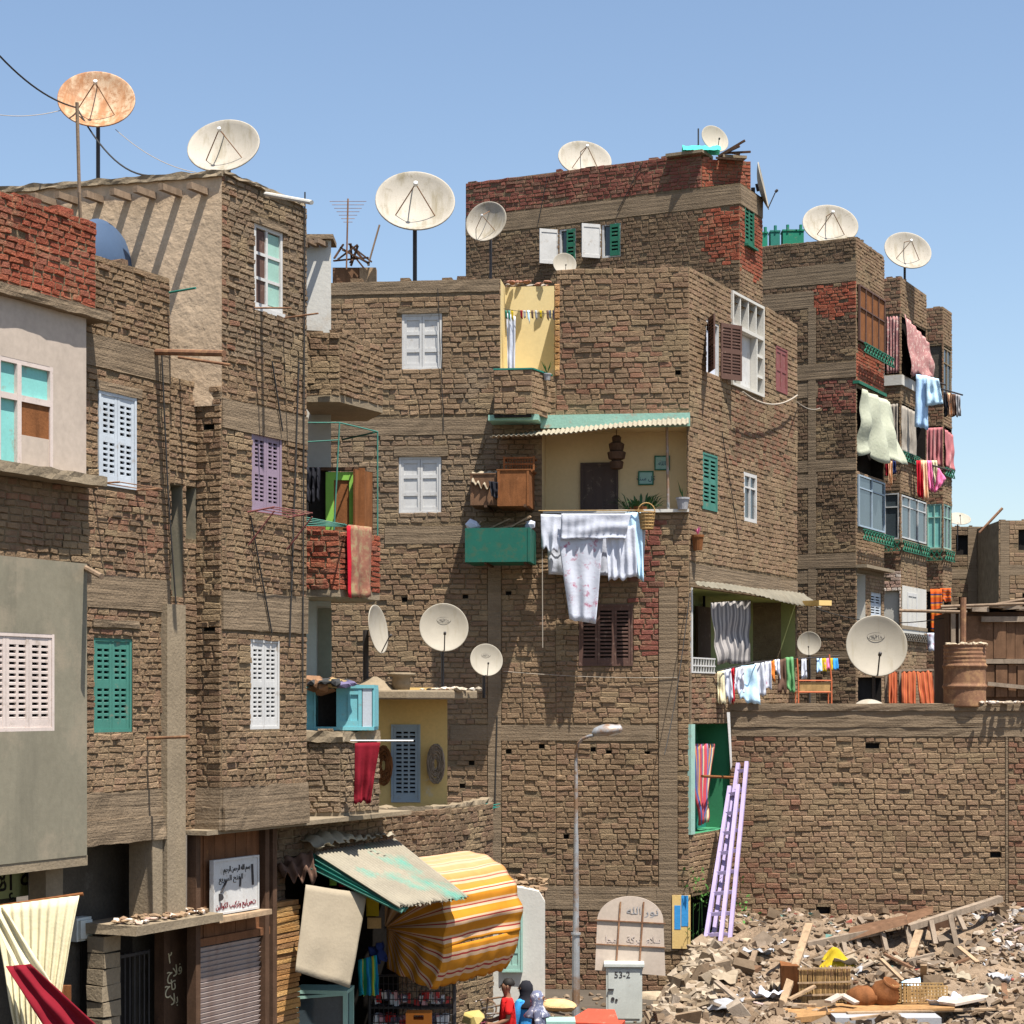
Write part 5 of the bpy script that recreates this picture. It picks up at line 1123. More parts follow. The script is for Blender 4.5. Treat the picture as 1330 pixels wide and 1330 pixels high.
# ================================================================ MAIN BALCONY STUFF
def crate_box(fr, u0, u1, z0, z1, d0, d1, name, m, label, cat, legs=False, t=.03, lid=True):
    mb = MB(); mb.box(fr, u0, u1, z0, z1, d1-t, d1); mb.box(fr, u0, u0+t, z0, z1, d0, d1-t); mb.box(fr, u1-t, u1, z0, z1, d0, d1-t); mb.box(fr, u0+t, u1-t, z0, z0+t, d0, d1-t)
    if lid: mb.box(fr, u0-.02, u1+.02, z1, z1+.025, d0, d1+.02)
    for u in (u0, u1-.05): mb.box(fr, u, u+.05, z0, z1, d1+.001, d1+.015)
    return one(mb, name, m, label, cat)
fu = fm.u
crate_box(fm, fu(615), fu(697), Z(735), Z(692), .12, 1.25, 'wooden_crate', 'box_green_paint', 'weathered green painted box hung under the hutches on the central wall', 'crate', lid=False)
crate_box(fm, fu(655), fu(695), Z(664), Z(619), .12, 1.15, 'wooden_hutch', 'wood_orange', 'brown plywood hutch above the green box', 'hutch')
crate_box(fm, fu(620), fu(654), Z(662), Z(623), .12, 1.05, 'wooden_hutch', 'wood_brown', 'darker reddish hutch draped with a rag, left of the plywood hutch', 'hutch')
mb = MB()
for k in range(12): u = fu(661)+(fu(697)-fu(661))*k/11; mb.tube([fm.P(u, Z(616), .7), fm.P(u, Z(600), .7)], .008, 4); 
for z in (616, 608, 600): mb.bar(fm.P(fu(660), Z(z), .7), fm.P(fu(698), Z(z), .7), .035); mb.bar(fm.P(fu(660), Z(z), .2), fm.P(fu(698), Z(z), .2), .035)
for px in (660, 698): mb.bar(fm.P(fu(px), Z(616), .7), fm.P(fu(px), Z(598), .7), .04); mb.bar(fm.P(fu(px), Z(600), .7), fm.P(fu(px), Z(600), .2), .04)
mb.box(fm, fu(660), fu(698), Z(618)+.002, Z(616), .2, .7); one(mb, 'bird_cage', 'wood_orange', 'small barred wooden cage on top of the plywood hutch', 'cage')
cloth('rag', fm.P(fu(619), Z(618), .7), fm.P(fu(652), Z(616), .7), fm.P(fu(645), Z(640), 1.12), fm.P(fu(622), Z(634), 1.12), 'canvas', folds=3, amp=.05, label='crumpled beige rag draped over the left hutch', cat='rag')
cloth('rag', fm.P(fu(644), Z(632), 1.17), fm.P(fu(656), Z(634), 1.17), fm.P(fu(656), Z(655), 1.19), fm.P(fu(648), Z(652), 1.19), 'black_cloth', folds=2, amp=.04, label='dark rag between the two hutches', cat='rag')
mb = MB()
for k, (a, b) in enumerate((((620, 690), (632, 680)), ((640, 690), (668, 678)), ((655, 690), (690, 684)), ((670, 689), (695, 676)))):
    mb.bar(fm.P(fu(a[0]), Z(a[1]), .5+.1*k), fm.P(fu(b[0]), Z(b[1]), .6+.1*k), .1, .03)
one(mb, 'planks', 'wood_pale', 'loose plank ends heaped in the green hanging box', 'wood')
for k, px in enumerate((621, 694)):
    mb = MB(); mb.rock(fm.P(fu(px), Z(686), .8), .13, (1, 1, 1), sq=1.3)
    one(mb, 'white_bag', 'white_cloth', ['small white bag at the left end of the green hanging box', 'small white bag at the right end of the green hanging box'][k], 'bag')
for px in (640, 690):
    for y, w_ in ((664, 'hutches'), (736, 'green box')): mb = MB(); mb.bar(fm.P(fu(px), Z(y), 0), fm.P(fu(px), Z(y), 1.2), .05); one(mb, 'support_bracket', 'wood_dark', ('left' if px == 640 else 'right')+' wooden bracket pole under the hanging '+w_, 'bracket')
# clothes line and white laundry
pole('clothes_rail', [fm.P(fu(703), Z(667), .55), fm.P(fu(838), Z(668), .55)], .012, 'wicker', 'clothes rail below the cream balcony', 'rail')
def q4(f, pts, d): return [f.P(f.u(x), f.z(x, y), dd) for (x, y), dd in zip(pts, d if isinstance(d, tuple) else (d,)*4)]
g_ = 'white laundry on the central balcony rail'
cloth('white_sheet', *q4(fm, ((712, 688), (840, 680), (836, 750), (714, 748)), .28), 'white_cloth', folds=9, amp=.035, label='long white sheet hanging behind the other washing', cat='laundry', group=g_)
cloth('white_shirt', *q4(fm, ((706, 671), (736, 672), (728, 720), (707, 716)), (.58, .58, .62, .62)), 'white_cloth', folds=2, amp=.03, label='plain white garment at the left end of the laundry rail', cat='laundry', group=g_, hem=.08)
cloth('white_frill', *q4(fm, ((733, 671), (822, 671), (815, 703), (732, 703)), .68), 'white_cloth', folds=9, amp=.03, label='gathered white frill hanging over the floral gown', cat='laundry', group=g_, rag=.015)
cloth('floral_gown', *q4(fm, ((728, 698), (786, 702), (777, 812), (743, 806)), (.6, .6, .62, .62)), 'floral', folds=2, amp=.035, label='long white gown with pink flowers, the lowest hanging piece', cat='laundry', group=g_)
cloth('white_skirt', *q4(fm, ((789, 690), (827, 685), (830, 750), (793, 756)), (.56, .56, .6, .6)), 'white_cloth', folds=4, amp=.035, label='white skirt right of the floral gown', cat='laundry', group=g_, hem=.1)
cloth('white_towel', *q4(fm, ((814, 669), (835, 668), (838, 758), (830, 752)), .5), 'pale_blue_cloth', folds=2, amp=.03, label='bluish white towel at the right end of the laundry rail', cat='laundry', group=g_)
# basket, plant, pots, lantern
def basket(px, py, f, d, r, h, name, m, label):
    p = f.P(f.u(px), f.z(px, py), d); mb = MB(); n = 14
    for k in range(6): z = h*k/5; rr = r*(.75+.25*k/5); mb.tube([p+V((rr*math.cos(a*.4488), rr*math.sin(a*.4488), z)) for a in range(15)], .012, 4)
    for k in range(n): a = k*6.2832/n; mb.tube([p+V((r*.75*math.cos(a), r*.75*math.sin(a), 0)), p+V((r*math.cos(a), r*math.sin(a), h))], .009, 4)
    mb.lathe([(r*.7, 0), (r*.74, .005), (r*.95, h*.95), (r*.9, h*.95)], p, 14)
    mb.tube([p+V((r*math.cos(a*.3142), 0, h+r*1.1*math.sin(a*.3142))) for a in range(11)], .012, 4)
    return one(mb, name, m, label, 'basket')
basket(841, 689, fm, .45, .18, .34, 'wicker_basket', 'wicker', 'round wicker basket hanging at the right end of the white laundry')
mb = MB(); p = fm.P(fu(830), Z(665), -.05)
for k in range(70):
    a = R.uniform(0, 6.28); l = R.uniform(.3, .62); e = R.uniform(.4, 1.3); q = p+V((math.cos(a)*.25, math.sin(a)*.1, 0)); dr_ = V((math.cos(a)*math.cos(e), math.sin(a)*math.cos(e)*.5, math.sin(e)))
    w_ = V((-math.sin(a), math.cos(a), 0))*.02; m_ = q+dr_*l*.6; t = q+dr_*l+V((0, 0, -l*.25))
    mb.add([q-w_, q+w_, m_+w_*1.2, t, m_-w_*1.2], [(0, 1, 2, 4), (4, 2, 3)])
lf = thing('potted_plant', 'bushy spiky green plant on the cream balcony sill', 'plant', p2(p)+(p.z,)); OFF[lf.name] = V(lf.location)
mb.build('leaves', M['leafd'], lf)
mb = MB(); mb.lathe([(.14, 0), (.2, .2), (.18, .2)], p+V((0, 0, -.12)), 14); mb.build('pot', M['wood_orange'], lf)
def flowerpot(p, r, h, m, label, leaves=0, lm='leaf', sp=.2):
    t = thing('flower_pot', label, 'flower pot', tuple(p)); mb = MB(); mb.lathe([(r*.7, 0), (r*.95, h*.85), (r*1.05, h*.85), (r*1.05, h), (r*.85, h), (r*.8, h*.9)], p, 14); mb.build('pot', M[m], t)
    if leaves:
        mb = MB()
        for k in range(leaves):
            a = R.uniform(0, 6.28); l = R.uniform(.5, 1)*sp; w_ = V((-math.sin(a), math.cos(a), 0))*.015; q = p+V((0, 0, h)); e = q+V((math.cos(a)*l*.5, math.sin(a)*l*.5, l)); m_ = q.lerp(e, .5); mb.add([q-w_*.5, q+w_*.5, m_+w_, e, m_-w_], [(0, 1, 2, 4), (4, 2, 3)])
        mb.build('leaves', M[lm], t)
    return t
flowerpot(fm.P(fu(887), Z(665), .12), .14, .25, 'grey_cloth', 'dark grey pot on the corner of the cream balcony', 5, 'leafd', .4)
flowerpot(fs.P(.12, fs.z(893, 714), .15), .13, .32, 'wood_orange', 'tapering clay pot fixed on the building corner with pink flowers', 18, 'pink_cloth', .2)
flowerpot(fn.P(fn.u(706)+.02, fn.z(706, 489), -.5), .09, .14, 'grey_cloth', 'small dark pot with upright green leaves in the yellow roof notch', 16, 'leaf', .3)
mb = MB(); p = fm.P(fu(800), Z(560), -.2)
mb.tube([p+V((0, 0, .05)), p+V((0, 0, -.1))], .008); 
for k, (r1, z_) in enumerate(((.10, -.1), (.17, -.24), (.2, -.42), (.15, -.62))): mb.lathe([(r1*.6, 0), (r1, -.04), (r1*.85, -.18), (r1*.5, -.2)], p+V((0, 0, z_)), 12)
one(mb, 'hanging_lantern', 'wood_dark', 'dark tiered lantern hanging under the balcony awning', 'lantern')
# yellow notch: clothes line with pegs, white curtain
nf = fm.off(-.1); line = cable(nf.P(nf.u(654), nf.z(654, 401), 0), nf.P(nf.u(720), nf.z(720, 408), 0), .02, .006, label='clothes line across the yellow roof notch')
for k, (px, m_) in enumerate(((657, 'dark_green_paint'), (661, 'teal'), (665, 'yellow_cloth'), (677, 'maroon_cloth'), (681, 'grey_cloth'), (686, 'pale_blue_cloth'), (691, 'brown_cloth'), (696, 'grey_cloth'), (702, 'yellow_cloth'), (711, 'brown_cloth'), (714, 'grey_cloth'), (719, 'purple_paint'))):
    cloth('sock', *q4(nf, ((px-1.4, 403), (px+1.6, 403), (px+2, 403+12+R.uniform(-3, 5)), (px-.6, 413)), -.0), m_, folds=1, amp=.01, nu=3, nv=4, label=('small dark piece of washing on the yellow notch line', 'small pale piece of washing on the yellow notch line')[m_ in ('yellow_cloth', 'pale_blue_cloth')], cat='laundry', group='small washing in the yellow notch')
cloth('white_curtain', *q4(nf, ((657, 405), (669, 410), (668, 489), (659, 489)), -.1), 'white_cloth', folds=2, amp=.03, label='narrow white cloth hanging in the yellow notch', cat='laundry')
# striped curtain in green opening, rod
o = cloth('striped_curtain', *q4(fs.off(-.15), ((897, 966), (930, 966), (916, 1068), (908, 1072)), 0), 'curtain_stripe', folds=4, amp=.05, label='striped orange and blue curtain gathered to a point in the green opening', cat='curtain', uv=True)
pole('rod', [fs.P(fs.u(906), fs.z(906, 1008), .1), fs.P(fs.u(950), fs.z(950, 1010), .15)], .03, 'wood_orange', 'short wooden rod across the green opening', 'rod')
mb = MB(); p_ = at(944, 925, 43.4); mb.hexa([at(944, 925, 43.2), at(948, 925, 43.2), at(948, 925, 43.3), at(944, 925, 43.3), at(949, 1000, 43.1), at(951, 994, 43.1), at(951, 994, 43.2), at(949, 1000, 43.2)]); one(mb, 'white_board', 'white_paint', 'narrow white board slanting beside the green opening', 'board')
# striped grey curtain and small washing on olive balcony
o = cloth('striped_curtain', *q4(fs, ((925, 783), (976, 779), (972, 862), (928, 862)), (-.05, -.05, .0, .0)), 'grey_stripe', folds=5, amp=.06, label='grey and white striped curtain on the olive balcony', cat='curtain', uv=True)
rl = [at(930, 872, 43.2), at(980, 860, 44.0), at(1012, 857, 45.5), at(1090, 852, 46.5)]
pole('clothes_rail', rl, .014, 'iron', 'dark sagging rail of colourful washing above the low roof', 'rail')
items = [(936, 44, 'cream_cloth', 'cream garment at the left end of the low roof washing', 5), (944, 42, 'white_cloth', 'white shirt next to the cream garment on the low roof line', 6), (951, 47, 'crimson_cloth', 'narrow dark red cloth on the low roof line', 3), (961, 40, 'white_cloth', 'white cloth behind the pale blue dress', 6), (972, 50, 'pale_blue_cloth', 'wide pale blue dress on the low roof line', 11), (986, 46, 'white_cloth', 'long white garment right of the pale blue dress', 7), (996, 38, 'floral', 'white garment with orange marks on the low roof line', 6), (1004, 27, 'orange_cloth', 'small orange cloth on the low roof line', 2), (1009, 22, 'white_cloth', 'short white cloth right of the orange one', 4), (1016, 46, 'brown_cloth', 'dark brown trousers on the low roof line', 5), (1025, 48, 'green_cloth', 'green garment on the low roof line', 6)]
for px, h_, m_, lb, w_ in items:
    y0 = 872-(px-930)*.19; Yq = 43.3+(px-930)*.02
    cloth('washing', at(px-w_*.9, y0+R.uniform(0, 2), Yq), at(px+w_*.9, y0-1, Yq), at(px+w_*R.uniform(.9, 1.5), y0+h_+R.uniform(-6, 2), Yq-.05), at(px-w_*R.uniform(.6, 1.3), y0+h_-R.uniform(0, 9), Yq-.12), m_, folds=R.uniform(.8, 2.2), amp=.055, nu=12, nv=10, label=lb, cat='laundry', group='washing on the low roof line', hem=.06)
for k, (px, m_, h_) in enumerate(((1044, 'white_cloth', 26), (1064, 'blue_cloth', 17), (1070, 'yellow_cloth', 17), (1074, 'pink_cloth', 14), (1079, 'yellow_cloth', 15), (1085, 'blue_shirt', 14))):
    cloth('washing', at(px-3, 855, 46.2), at(px+3, 855, 46.2), at(px+4, 855+h_, 46.1), at(px-3, 856+h_, 46.1), m_, folds=1, amp=.03, nu=8, nv=6, label=['white towel hanging over the orange chair', 'blue cloth left of the yellow ones on the far part of the line', 'left yellow cloth on the far part of the line', 'pink cloth between two yellow ones', 'right yellow cloth on the far part of the line', 'blue cloth at the right end of the line'][k], cat='laundry', group='washing on the low roof line')
# orange frame chair
ch = thing('chair', 'orange metal framed chair with mesh seat back on the low roof', 'chair', at(1057, 918, 44.3)); fc_ = Fr(p2(at(1037, 918, 44.3)), (1, 0)); W_ = xw(1080, 44.3)-xw(1037, 44.3)
mb = MB(); zq = lambda py: zP(py, 44.3)
for u in (0, W_): mb.tube([fc_.P(u, 5.9), fc_.P(u, zq(884))], .018)
mb.tube([fc_.P(W_, zq(884)), fc_.P(W_-.05, zq(850))], .018); mb.tube([fc_.P(0, zq(884)), fc_.P(-.03, zq(855))], .018)
for y in (884, 899): mb.tube([fc_.P(0, zq(y)), fc_.P(W_, zq(y))], .018)
mb.tube([fc_.P(0, 5.9, -.45), fc_.P(0, zq(899), -.45), fc_.P(0, zq(899))], .016); mb.tube([fc_.P(W_, 5.9, -.45), fc_.P(W_, zq(899), -.45), fc_.P(W_, zq(899))], .016)
mb.build('frame', M['orange_frame'], ch)
mb = MB(); mb.box(fc_, .03, W_-.03, zq(898), zq(886), -.03, -.01); mb.build('seat_panel', M['wicker'], ch)
# awning pieces on right building street side: draped clothes
cloth('pale_curtain', s7.P(.0, z7s(514), .2), s7.P(L7s, z7s(514), .2), s7.P(L7s+.1, z7s(600), .75), s7.P(.05, z7s(596), .1), 'palecurt', folds=3, amp=.12, label='large pale green patterned curtain billowing out of the apartment window', cat='curtain', hem=.3)
cloth('patterned_curtain', f8.P(f8.u(1152), z8(410), .0), f8.P(3.45, z8(410), .0), f8.P(3.45, z8(484), .02), f8.P(f8.u(1152), z8(484), .02), 'rosecloth', folds=4, amp=.05, label='beige and red curtain on the front of the floral curtained balcony', cat='curtain')
cloth('floral_curtain', s8.P(.05, z8(408), .1), s8.P(L8, z8(425), .1), s8.P(L8, z8(482), .3), s8.P(.1, z8(486), .3), 'rosecloth', folds=5, amp=.08, label='rose patterned curtain covering the upper balcony side', cat='curtain', hem=.2)
cloth('grey_curtain', f8.P(l8, z8(524), .0), f8.P(3.4, z8(524), .0), f8.P(3.4, z8(584), .02), f8.P(l8, z8(584), .02), 'greycurt', folds=4, amp=.05, label='grey brown curtain below the white parapet, front part', cat='curtain')
cloth('grey_curtain', s8.P(.0, z8(526), .02), s8.P(L8*.55, z8(526), .02), s8.P(L8*.55, z8(588), .02), s8.P(.0, z8(586), .02), 'greycurt', folds=4, amp=.05, label='grey brown curtain below the white parapet, street side part', cat='curtain')
cloth('pink_curtain', f9.P(l9, z9(555), .05), f9.P(3.5, z9(555), .05), f9.P(3.5, z9(606), .05), f9.P(l9, z9(606), .05), 'pinkcurt', folds=4, amp=.05, label='faded pink curtain at the far end of the terrace, front part', cat='curtain')
cloth('pink_curtain', s9.P(0, z9(557), .05), s9.P(L9, z9(560), .05), s9.P(L9, z9(606), .05), s9.P(0, z9(606), .05), 'pinkcurt', folds=3, amp=.05, label='faded pink curtain at the far end of the terrace, street side part', cat='curtain')
def hang(pts, Y, m_, lb, folds=2, amp=.06, g='washing on the far terrace', **k): return cloth('washing', *[at(x, y, Y) for x, y in pts], m_, folds=folds, amp=amp, nu=12, nv=10, label=lb, cat='laundry', group=g, **k)
pole('clothes_rod', [at(1190, 486, 71.5), at(1228, 500, 70.5)], .03, 'iron', 'rod holding the pale blue washing on the terrace', 'rod')
hang(((1190, 486), (1205, 488), (1206, 558), (1188, 554)), 69.3, 'blue_cloth', 'long blue shirt hanging from the white parapet balcony')
hang(((1202, 488), (1219, 492), (1225, 524), (1203, 528)), 69.2, 'pale_blue_cloth', 'pale blue shirt hanging right of the long blue one')
for k, (x, m_) in enumerate(((1228, 'black_cloth'), (1233, 'peach_cloth'), (1238, 'brown_cloth'), (1244, 'grey_cloth'))): hang(((x-3, 509+k), (x+3, 510+k), (x+4, 540), (x-2, 542)), 73.5, m_, ['black cloth', 'peach cloth', 'brown cloth', 'grey cloth'][k]+' in the small bunch at the far right edge of the terrace')
pole('clothes_rod', [at(1222, 505, 75), at(1250, 513, 72)], .03, 'iron', 'rod holding the small dark bunch of washing', 'rod')
for k, (x, m_, b) in enumerate(((1194, 'crimson_cloth', 648), (1200, 'peach_cloth', 652), (1207, 'pink_cloth', 640), (1213, 'cream_cloth', 632))): hang(((x-4, 598), (x+4, 598), (x+5+k, b), (x-3+k, b-4)), 70.3, m_, ['crimson cloth at the left of the bright terrace washing', 'long peach cloth in the bright terrace washing', 'pink garment in the bright terrace washing', 'cream cloth in the bright terrace washing'][k])
hang(((1218, 606), (1229, 622), (1222, 632), (1214, 640)), 70.2, 'pink_cloth', 'bright pink cloth flaring out at the right of the terrace washing')
pole('clothes_rod', [at(1190, 598, 71), at(1236, 612, 69.5)], .03, 'iron', 'rod holding the bright pink washing', 'rod')
for k, (x, m_, b) in enumerate(((1152, 'maroon_cloth', 618), (1156, 'peach_cloth', 630), (1161, 'navy_cloth', 616))): hang(((x-2.5, 598), (x+2.5, 599), (x+3, b), (x-2, b)), 66, m_, ['maroon cloth', 'small peach cloth', 'navy cloth'][k]+' hanging just right of the pale green curtain')
o = hang(((1208, 765), (1223, 765), (1224, 818), (1209, 820)), 72.8, 'plaid', 'tall orange and blue plaid blanket, left one', folds=2, uv=True); o = hang(((1221, 764), (1235, 764), (1235, 782), (1222, 782)), 72.9, 'plaid', 'short orange and blue plaid blanket, right one', folds=2, uv=True)
hang(((1204, 822), (1222, 822), (1224, 846), (1206, 846)), 66, 'floral', 'pink and white cloth below the plaid blankets')
for k, (x0, x1) in enumerate(((1154, 1165), (1171, 1190), (1190, 1210))):
    o = cloth('orange_rug', at(x0, 872, 52), at(x1, 871, 52), at(x1+(5 if k == 2 else 0), 916, 51.5), at(x0+(5 if k == 2 else 0), 916, 51.5), 'orange_stripe', folds=3, amp=.05, label=['narrow', 'middle reddish', 'right diagonal'][k]+' orange striped rug hung behind the emblem dish', cat='rug', uv=True, group='orange rugs')
mb = MB(); mb.bar(at(1150, 871, 52), at(1216, 870, 52), .05)
for x in (1151, 1169, 1214): mb.bar(at(x, 871, 52), at(x, 925, 52), .06)
one(mb, 'rug_rack', 'wood_grey', 'wooden frame with orange rugs hung on it', 'rack')
# barrel
bp = at(1253, 918, 44.0); br = 27*44/F; bh = (918-838)*44/F
bt = thing('oil_drum', 'rusty brown oil drum standing on the low roof', 'barrel', tuple(bp))
prof = [(br*.99, 0)]
for k in range(1, 60):
    z = bh*k/60; e = sum(math.exp(-((k/60-q)*38)**2) for q in (.33, .66))*.035+.008*math.sin(k*1.6)*(k/60 > .72); prof.append((br+e-.0, z))
prof += [(br+.02, bh), (br-.02, bh), (br-.03, bh-.05)]
mb = MB(); mb.lathe(prof, bp, 36); mb.build('drum_shell', M['rust'], bt, smooth=True)
mb = MB()
for k in range(26): mb.rock(bp+V((R.uniform(-.4, .4), R.uniform(-.35, .1), bh+.02)), R.uniform(.03, .09), (.42, .34, .24))
mb.build('debris', M['stone'], bt)['kind'] = 'stuff'
pole('post', [at(1251, 925, 44.7), at(1251, 776, 44.7)], .07, 'rust', 'rusty upright post behind the oil drum', 'post')
# shack
sk = thing('wooden_shack', 'ramshackle brown wooden shack on the low roof at the right edge', 'shack', at(1290, 912, 46)); Ys = 46.5; fk = Fr((xw(1233, Ys), Ys), TF(.05)); zk = lambda y: zP(y, Ys); Lk_ = xw(1400, Ys)-xw(1233, Ys)
mb = MB(); mb.box(fk, 0, Lk_, 5.7, zk(795), -2.2, -.05); mb.build('shack_wall', M['wood_dark'], sk)
mb = MB(); x = fk.u(1278)
while x < Lk_:
    w_ = R.uniform(.16, .30); mb.box(fk, x, x+w_-.012, zk(855)+R.uniform(-.03, .03), zk(808), -.04, R.uniform(-.01, .02)); mb.box(fk, x+.05, x+w_+.02, zk(905), zk(863)+R.uniform(-.02, .02), -.04, R.uniform(-.01, .02)); x += w_
mb.build('wall_boards', M['wood_brown'], sk)
mb = MB(); mb.box(fk, fk.u(1256), fk.u(1278), zk(912), zk(800), -.04, .0); mb.build('wall_panel', M['wood_brown'], sk)
mb = MB()
for px in (1235, 1245): mb.box(fk, fk.u(px), fk.u(px)+.1, 5.7, zk(795), -.03, .05)
mb.box(fk, 0, Lk_, zk(862), zk(856), 0, .06); mb.box(fk, fk.u(1274), Lk_, zk(808), zk(801), 0, .08); mb.bar(fk.P(fk.u(1282), zk(888), .06), fk.P(Lk_, zk(900), .06), .05, .09)
mb.build('frame_board', M['wood_grey'], sk)
mb = MB()
for k in range(9): u = -.2+k*.35; mb.box(fk, u, u+.38, zk(795)+R.uniform(0, .08), zk(793)+R.uniform(.06, .12), -2.3, .15+R.uniform(-.1, .12), j=.03)
mb.build('roof_sheet', M['wood_grey'], sk)
for k, (a, b) in enumerate((((1222, 788), (1330, 784)), ((1168, 793), (1256, 795)), ((1294, 785), (1345, 776)))): pole('timber', [at(*a, 45.6), at(*b, 45.4)], .035, 'beam_wood', ['long timber lying along the shack roof edge', 'thin timber poking left from the shack roof', 'timber sloping up at the right edge on the shack roof'][k], 'timber')
mb = MB()
for k in range(60): p = at(R.uniform(1270, 1335), 914, 43.6); mb.rock((p.x, p.y+R.uniform(-.2, .5), 6.06), R.uniform(.03, .09), R.choice([(.42, .34, .25), (.5, .44, .38), (.3, .22, .15)]))
one(mb, 'parapet_debris', 'stone', 'loose debris along the low parapet under the shack', 'debris', kind='stuff')
pole('rod', [at(1272, 692, 90), at(1302, 660, 90)], .06, 'rust', 'thin leaning rod on the distant roof', 'rod')
# yellow-brown canopy plank at green awning end
mb = MB(); mb.bar(at(1046, 784, 47.8), at(1072, 783, 47.0), .35, .12); one(mb, 'plank', 'ochre', 'short yellow plank sticking out past the green awning', 'plank')
# ================================================================ LEFT BALCONY CLOTHS
f2m = QM[1]
cloth('carpet', f2m.P(f2m.u(450)-.05, zP(682, 29.2), .07), f2m.P(f2m.u(478), zP(684, 29.6), .07), f2m.P(f2m.u(476), zP(776, 29.6), .09), f2m.P(f2m.u(450)-.02, zP(776, 29.2), .09), 'carpet', folds=2, amp=.025, label='worn brown patterned carpet hung over the red brick balcony', cat='carpet')
cloth('red_strip', f2m.P(f2m.u(444), zP(683, 29.1), .08), f2m.P(f2m.u(448)+.02, zP(683, 29.1), .08), f2m.P(f2m.u(448)+.02, zP(777, 29.1), .09), f2m.P(f2m.u(445), zP(775, 29.1), .09), 'crimson_cloth', folds=1, amp=.01, nu=4, label='narrow red edged strip beside the patterned carpet', cat='cloth')
cloth('red_trousers', at(461, 965, 28.55), at(494, 964, 28.65), at(481, 1043, 28.6), at(460, 1042, 28.5), 'red_cloth', folds=2, amp=.04, label='dark red garment hanging from the lower left balcony', cat='laundry')
pole('rod', [at(455, 962, 28.8), at(537, 962, 28.9)], .012, 'steel', 'thin rod from which the dark red garment hangs', 'rod')
cloth('black_sheet', at(396, 607, 29.3), at(416, 607, 29.3), at(414, 650, 29.2), at(398, 655, 29.2), 'black_cloth', folds=3, amp=.06, label='crumpled black plastic hanging on the middle left balcony', cat='plastic')
mb = MB()
for k in range(16): p = at(R.uniform(398, 455), R.uniform(886, 893), 28.9+R.uniform(-.2, .3)); mb.rock(p, R.uniform(.08, .2), R.choice([(.10, .07, .06), (.25, .14, .08), (.14, .12, .2), (.35, .25, .12), (.05, .05, .05)]))
one(mb, 'bundles', 'stone', 'heap of dark bundles on top of the blue shuttered box', 'bundle', kind='stuff')
# ochre building oddments
def coil(px, py, Y, r, m_, lb):
    mb = MB(); p = at(px, py, Y)
    for k in range(60):
        a0 = R.uniform(0, 6.28); rr = r*R.uniform(.15, 1)**.7; ph = R.uniform(-.3, .3)
        mb.tube([p+V((rr*.55*math.cos(a0+t*.5)+.03*ph, -.04-R.uniform(0, .06), rr*1.3*math.sin(a0+t*.5))) for t in range(10)], .012, 4)
    return one(mb, 'wicker_bundle', m_, lb, 'bundle')
coil(566, 992, 36.1, .28, 'wood_grey', 'round dried garland hanging right of the grey blue door'); coil(499, 994, 36.1, .28, 'wood_orange', 'round golden garland hanging left of the grey blue door')
mb = MB(); p = at(521, 890, 34.9); mb.lathe([(.15, 0), (.17, .12), (.15, .22), (.25, .25), (.25, .29), (.1, .3)], (p.x, p.y, 6.29), 16); one(mb, 'pot', 'concp', 'lidded clay pot on the small roof slab', 'pot', smooth=True)
mb = MB(); p = at(486, 885, 35); mb.lathe([(.42, 0), (.3, .1), (.12, .2), (.05, .24)], (p.x, p.y, 6.28), 18); one(mb, 'mortar_cone', 'concp', 'cone of cement at the foot of the edge on dish', 'cement')
mb = MB()
for k in range(60): px = R.gauss(585, 16); p = at(px, 885, 35.3+R.uniform(-.3, .3)); mb.rock((p.x, p.y, 6.3), R.uniform(.03, .09), R.choice([(.5, .45, .38), (.55, .42, .33), (.4, .34, .26)]))
one(mb, 'slab_debris', 'stone', 'broken plaster lumps on the small roof slab', 'debris', kind='stuff')
mb = MB()
for k in range(30):
    t = R.random(); a = at(525+t*30, 1062-R.uniform(0, 8), 34.0+t); b = at(640+R.uniform(-20, 10), 1046+R.uniform(-3, 3), 37.2); mb.tube([a, a.lerp(b, .5)-V((0, 0, R.uniform(.02, .12))), b], .008, 4)
one(mb, 'green_netting', 'teal', 'thin green netting strung along the long balcony parapet', 'net')
# ================================================================ STREET SHOPS
corrugated(at(409, 1108, 28.2), at(512, 1090, 30.6), at(608, 1166, 28.9), at(519, 1178, 27.6), 'corrg', 26, .022, 'corrugated_canopy', label='sloping corrugated sheet canopy with faded green patch', cat='canopy', rag=.03, nv=10)
for k in range(3): corrugated(at(402-k*1, 1112+k*7, 28.2-.04*k), at(412, 1108+k*6, 28.6-.04*k), at(530, 1176+k*2.5, 27.95-.04*k), at(517+k*2, 1178+k*3, 27.7-.04*k), 'aqua_green_paint' if k != 1 else 'teal', 2, .03, 'corrugated_strip', label=['top', 'middle', 'lowest'][k]+' green corrugated strip along the canopy edge', cat='sheet', nu=16, group='green strips along the canopy edge')
corrugated(at(388, 1090, 28.4), at(505, 1078, 31), at(512, 1086, 30.7), at(418, 1098, 28.2), 'corr', 9, .03, 'metal_sheet', label='crumpled rusty metal sheet above the green canopy', cat='sheet', curve=.15, rag=.05)
cloth('canvas_sheet', at(397, 1149, 27.7), at(477, 1161, 28.0), at(455, 1283, 27.6), at(383, 1262, 27.3), 'canvas', folds=1.5, amp=.02, hem=0, label='beige canvas sheet hanging in front of the shop', cat='canvas')
cloth('brown_tarp', at(352, 1118, 28.0), at(405, 1106, 28.2), at(412, 1145, 28.0), at(370, 1138, 27.7), 'brown_cloth', folds=3, amp=.09, label='brown crumpled tarp under the canopy at the wooden shop front', cat='tarp')
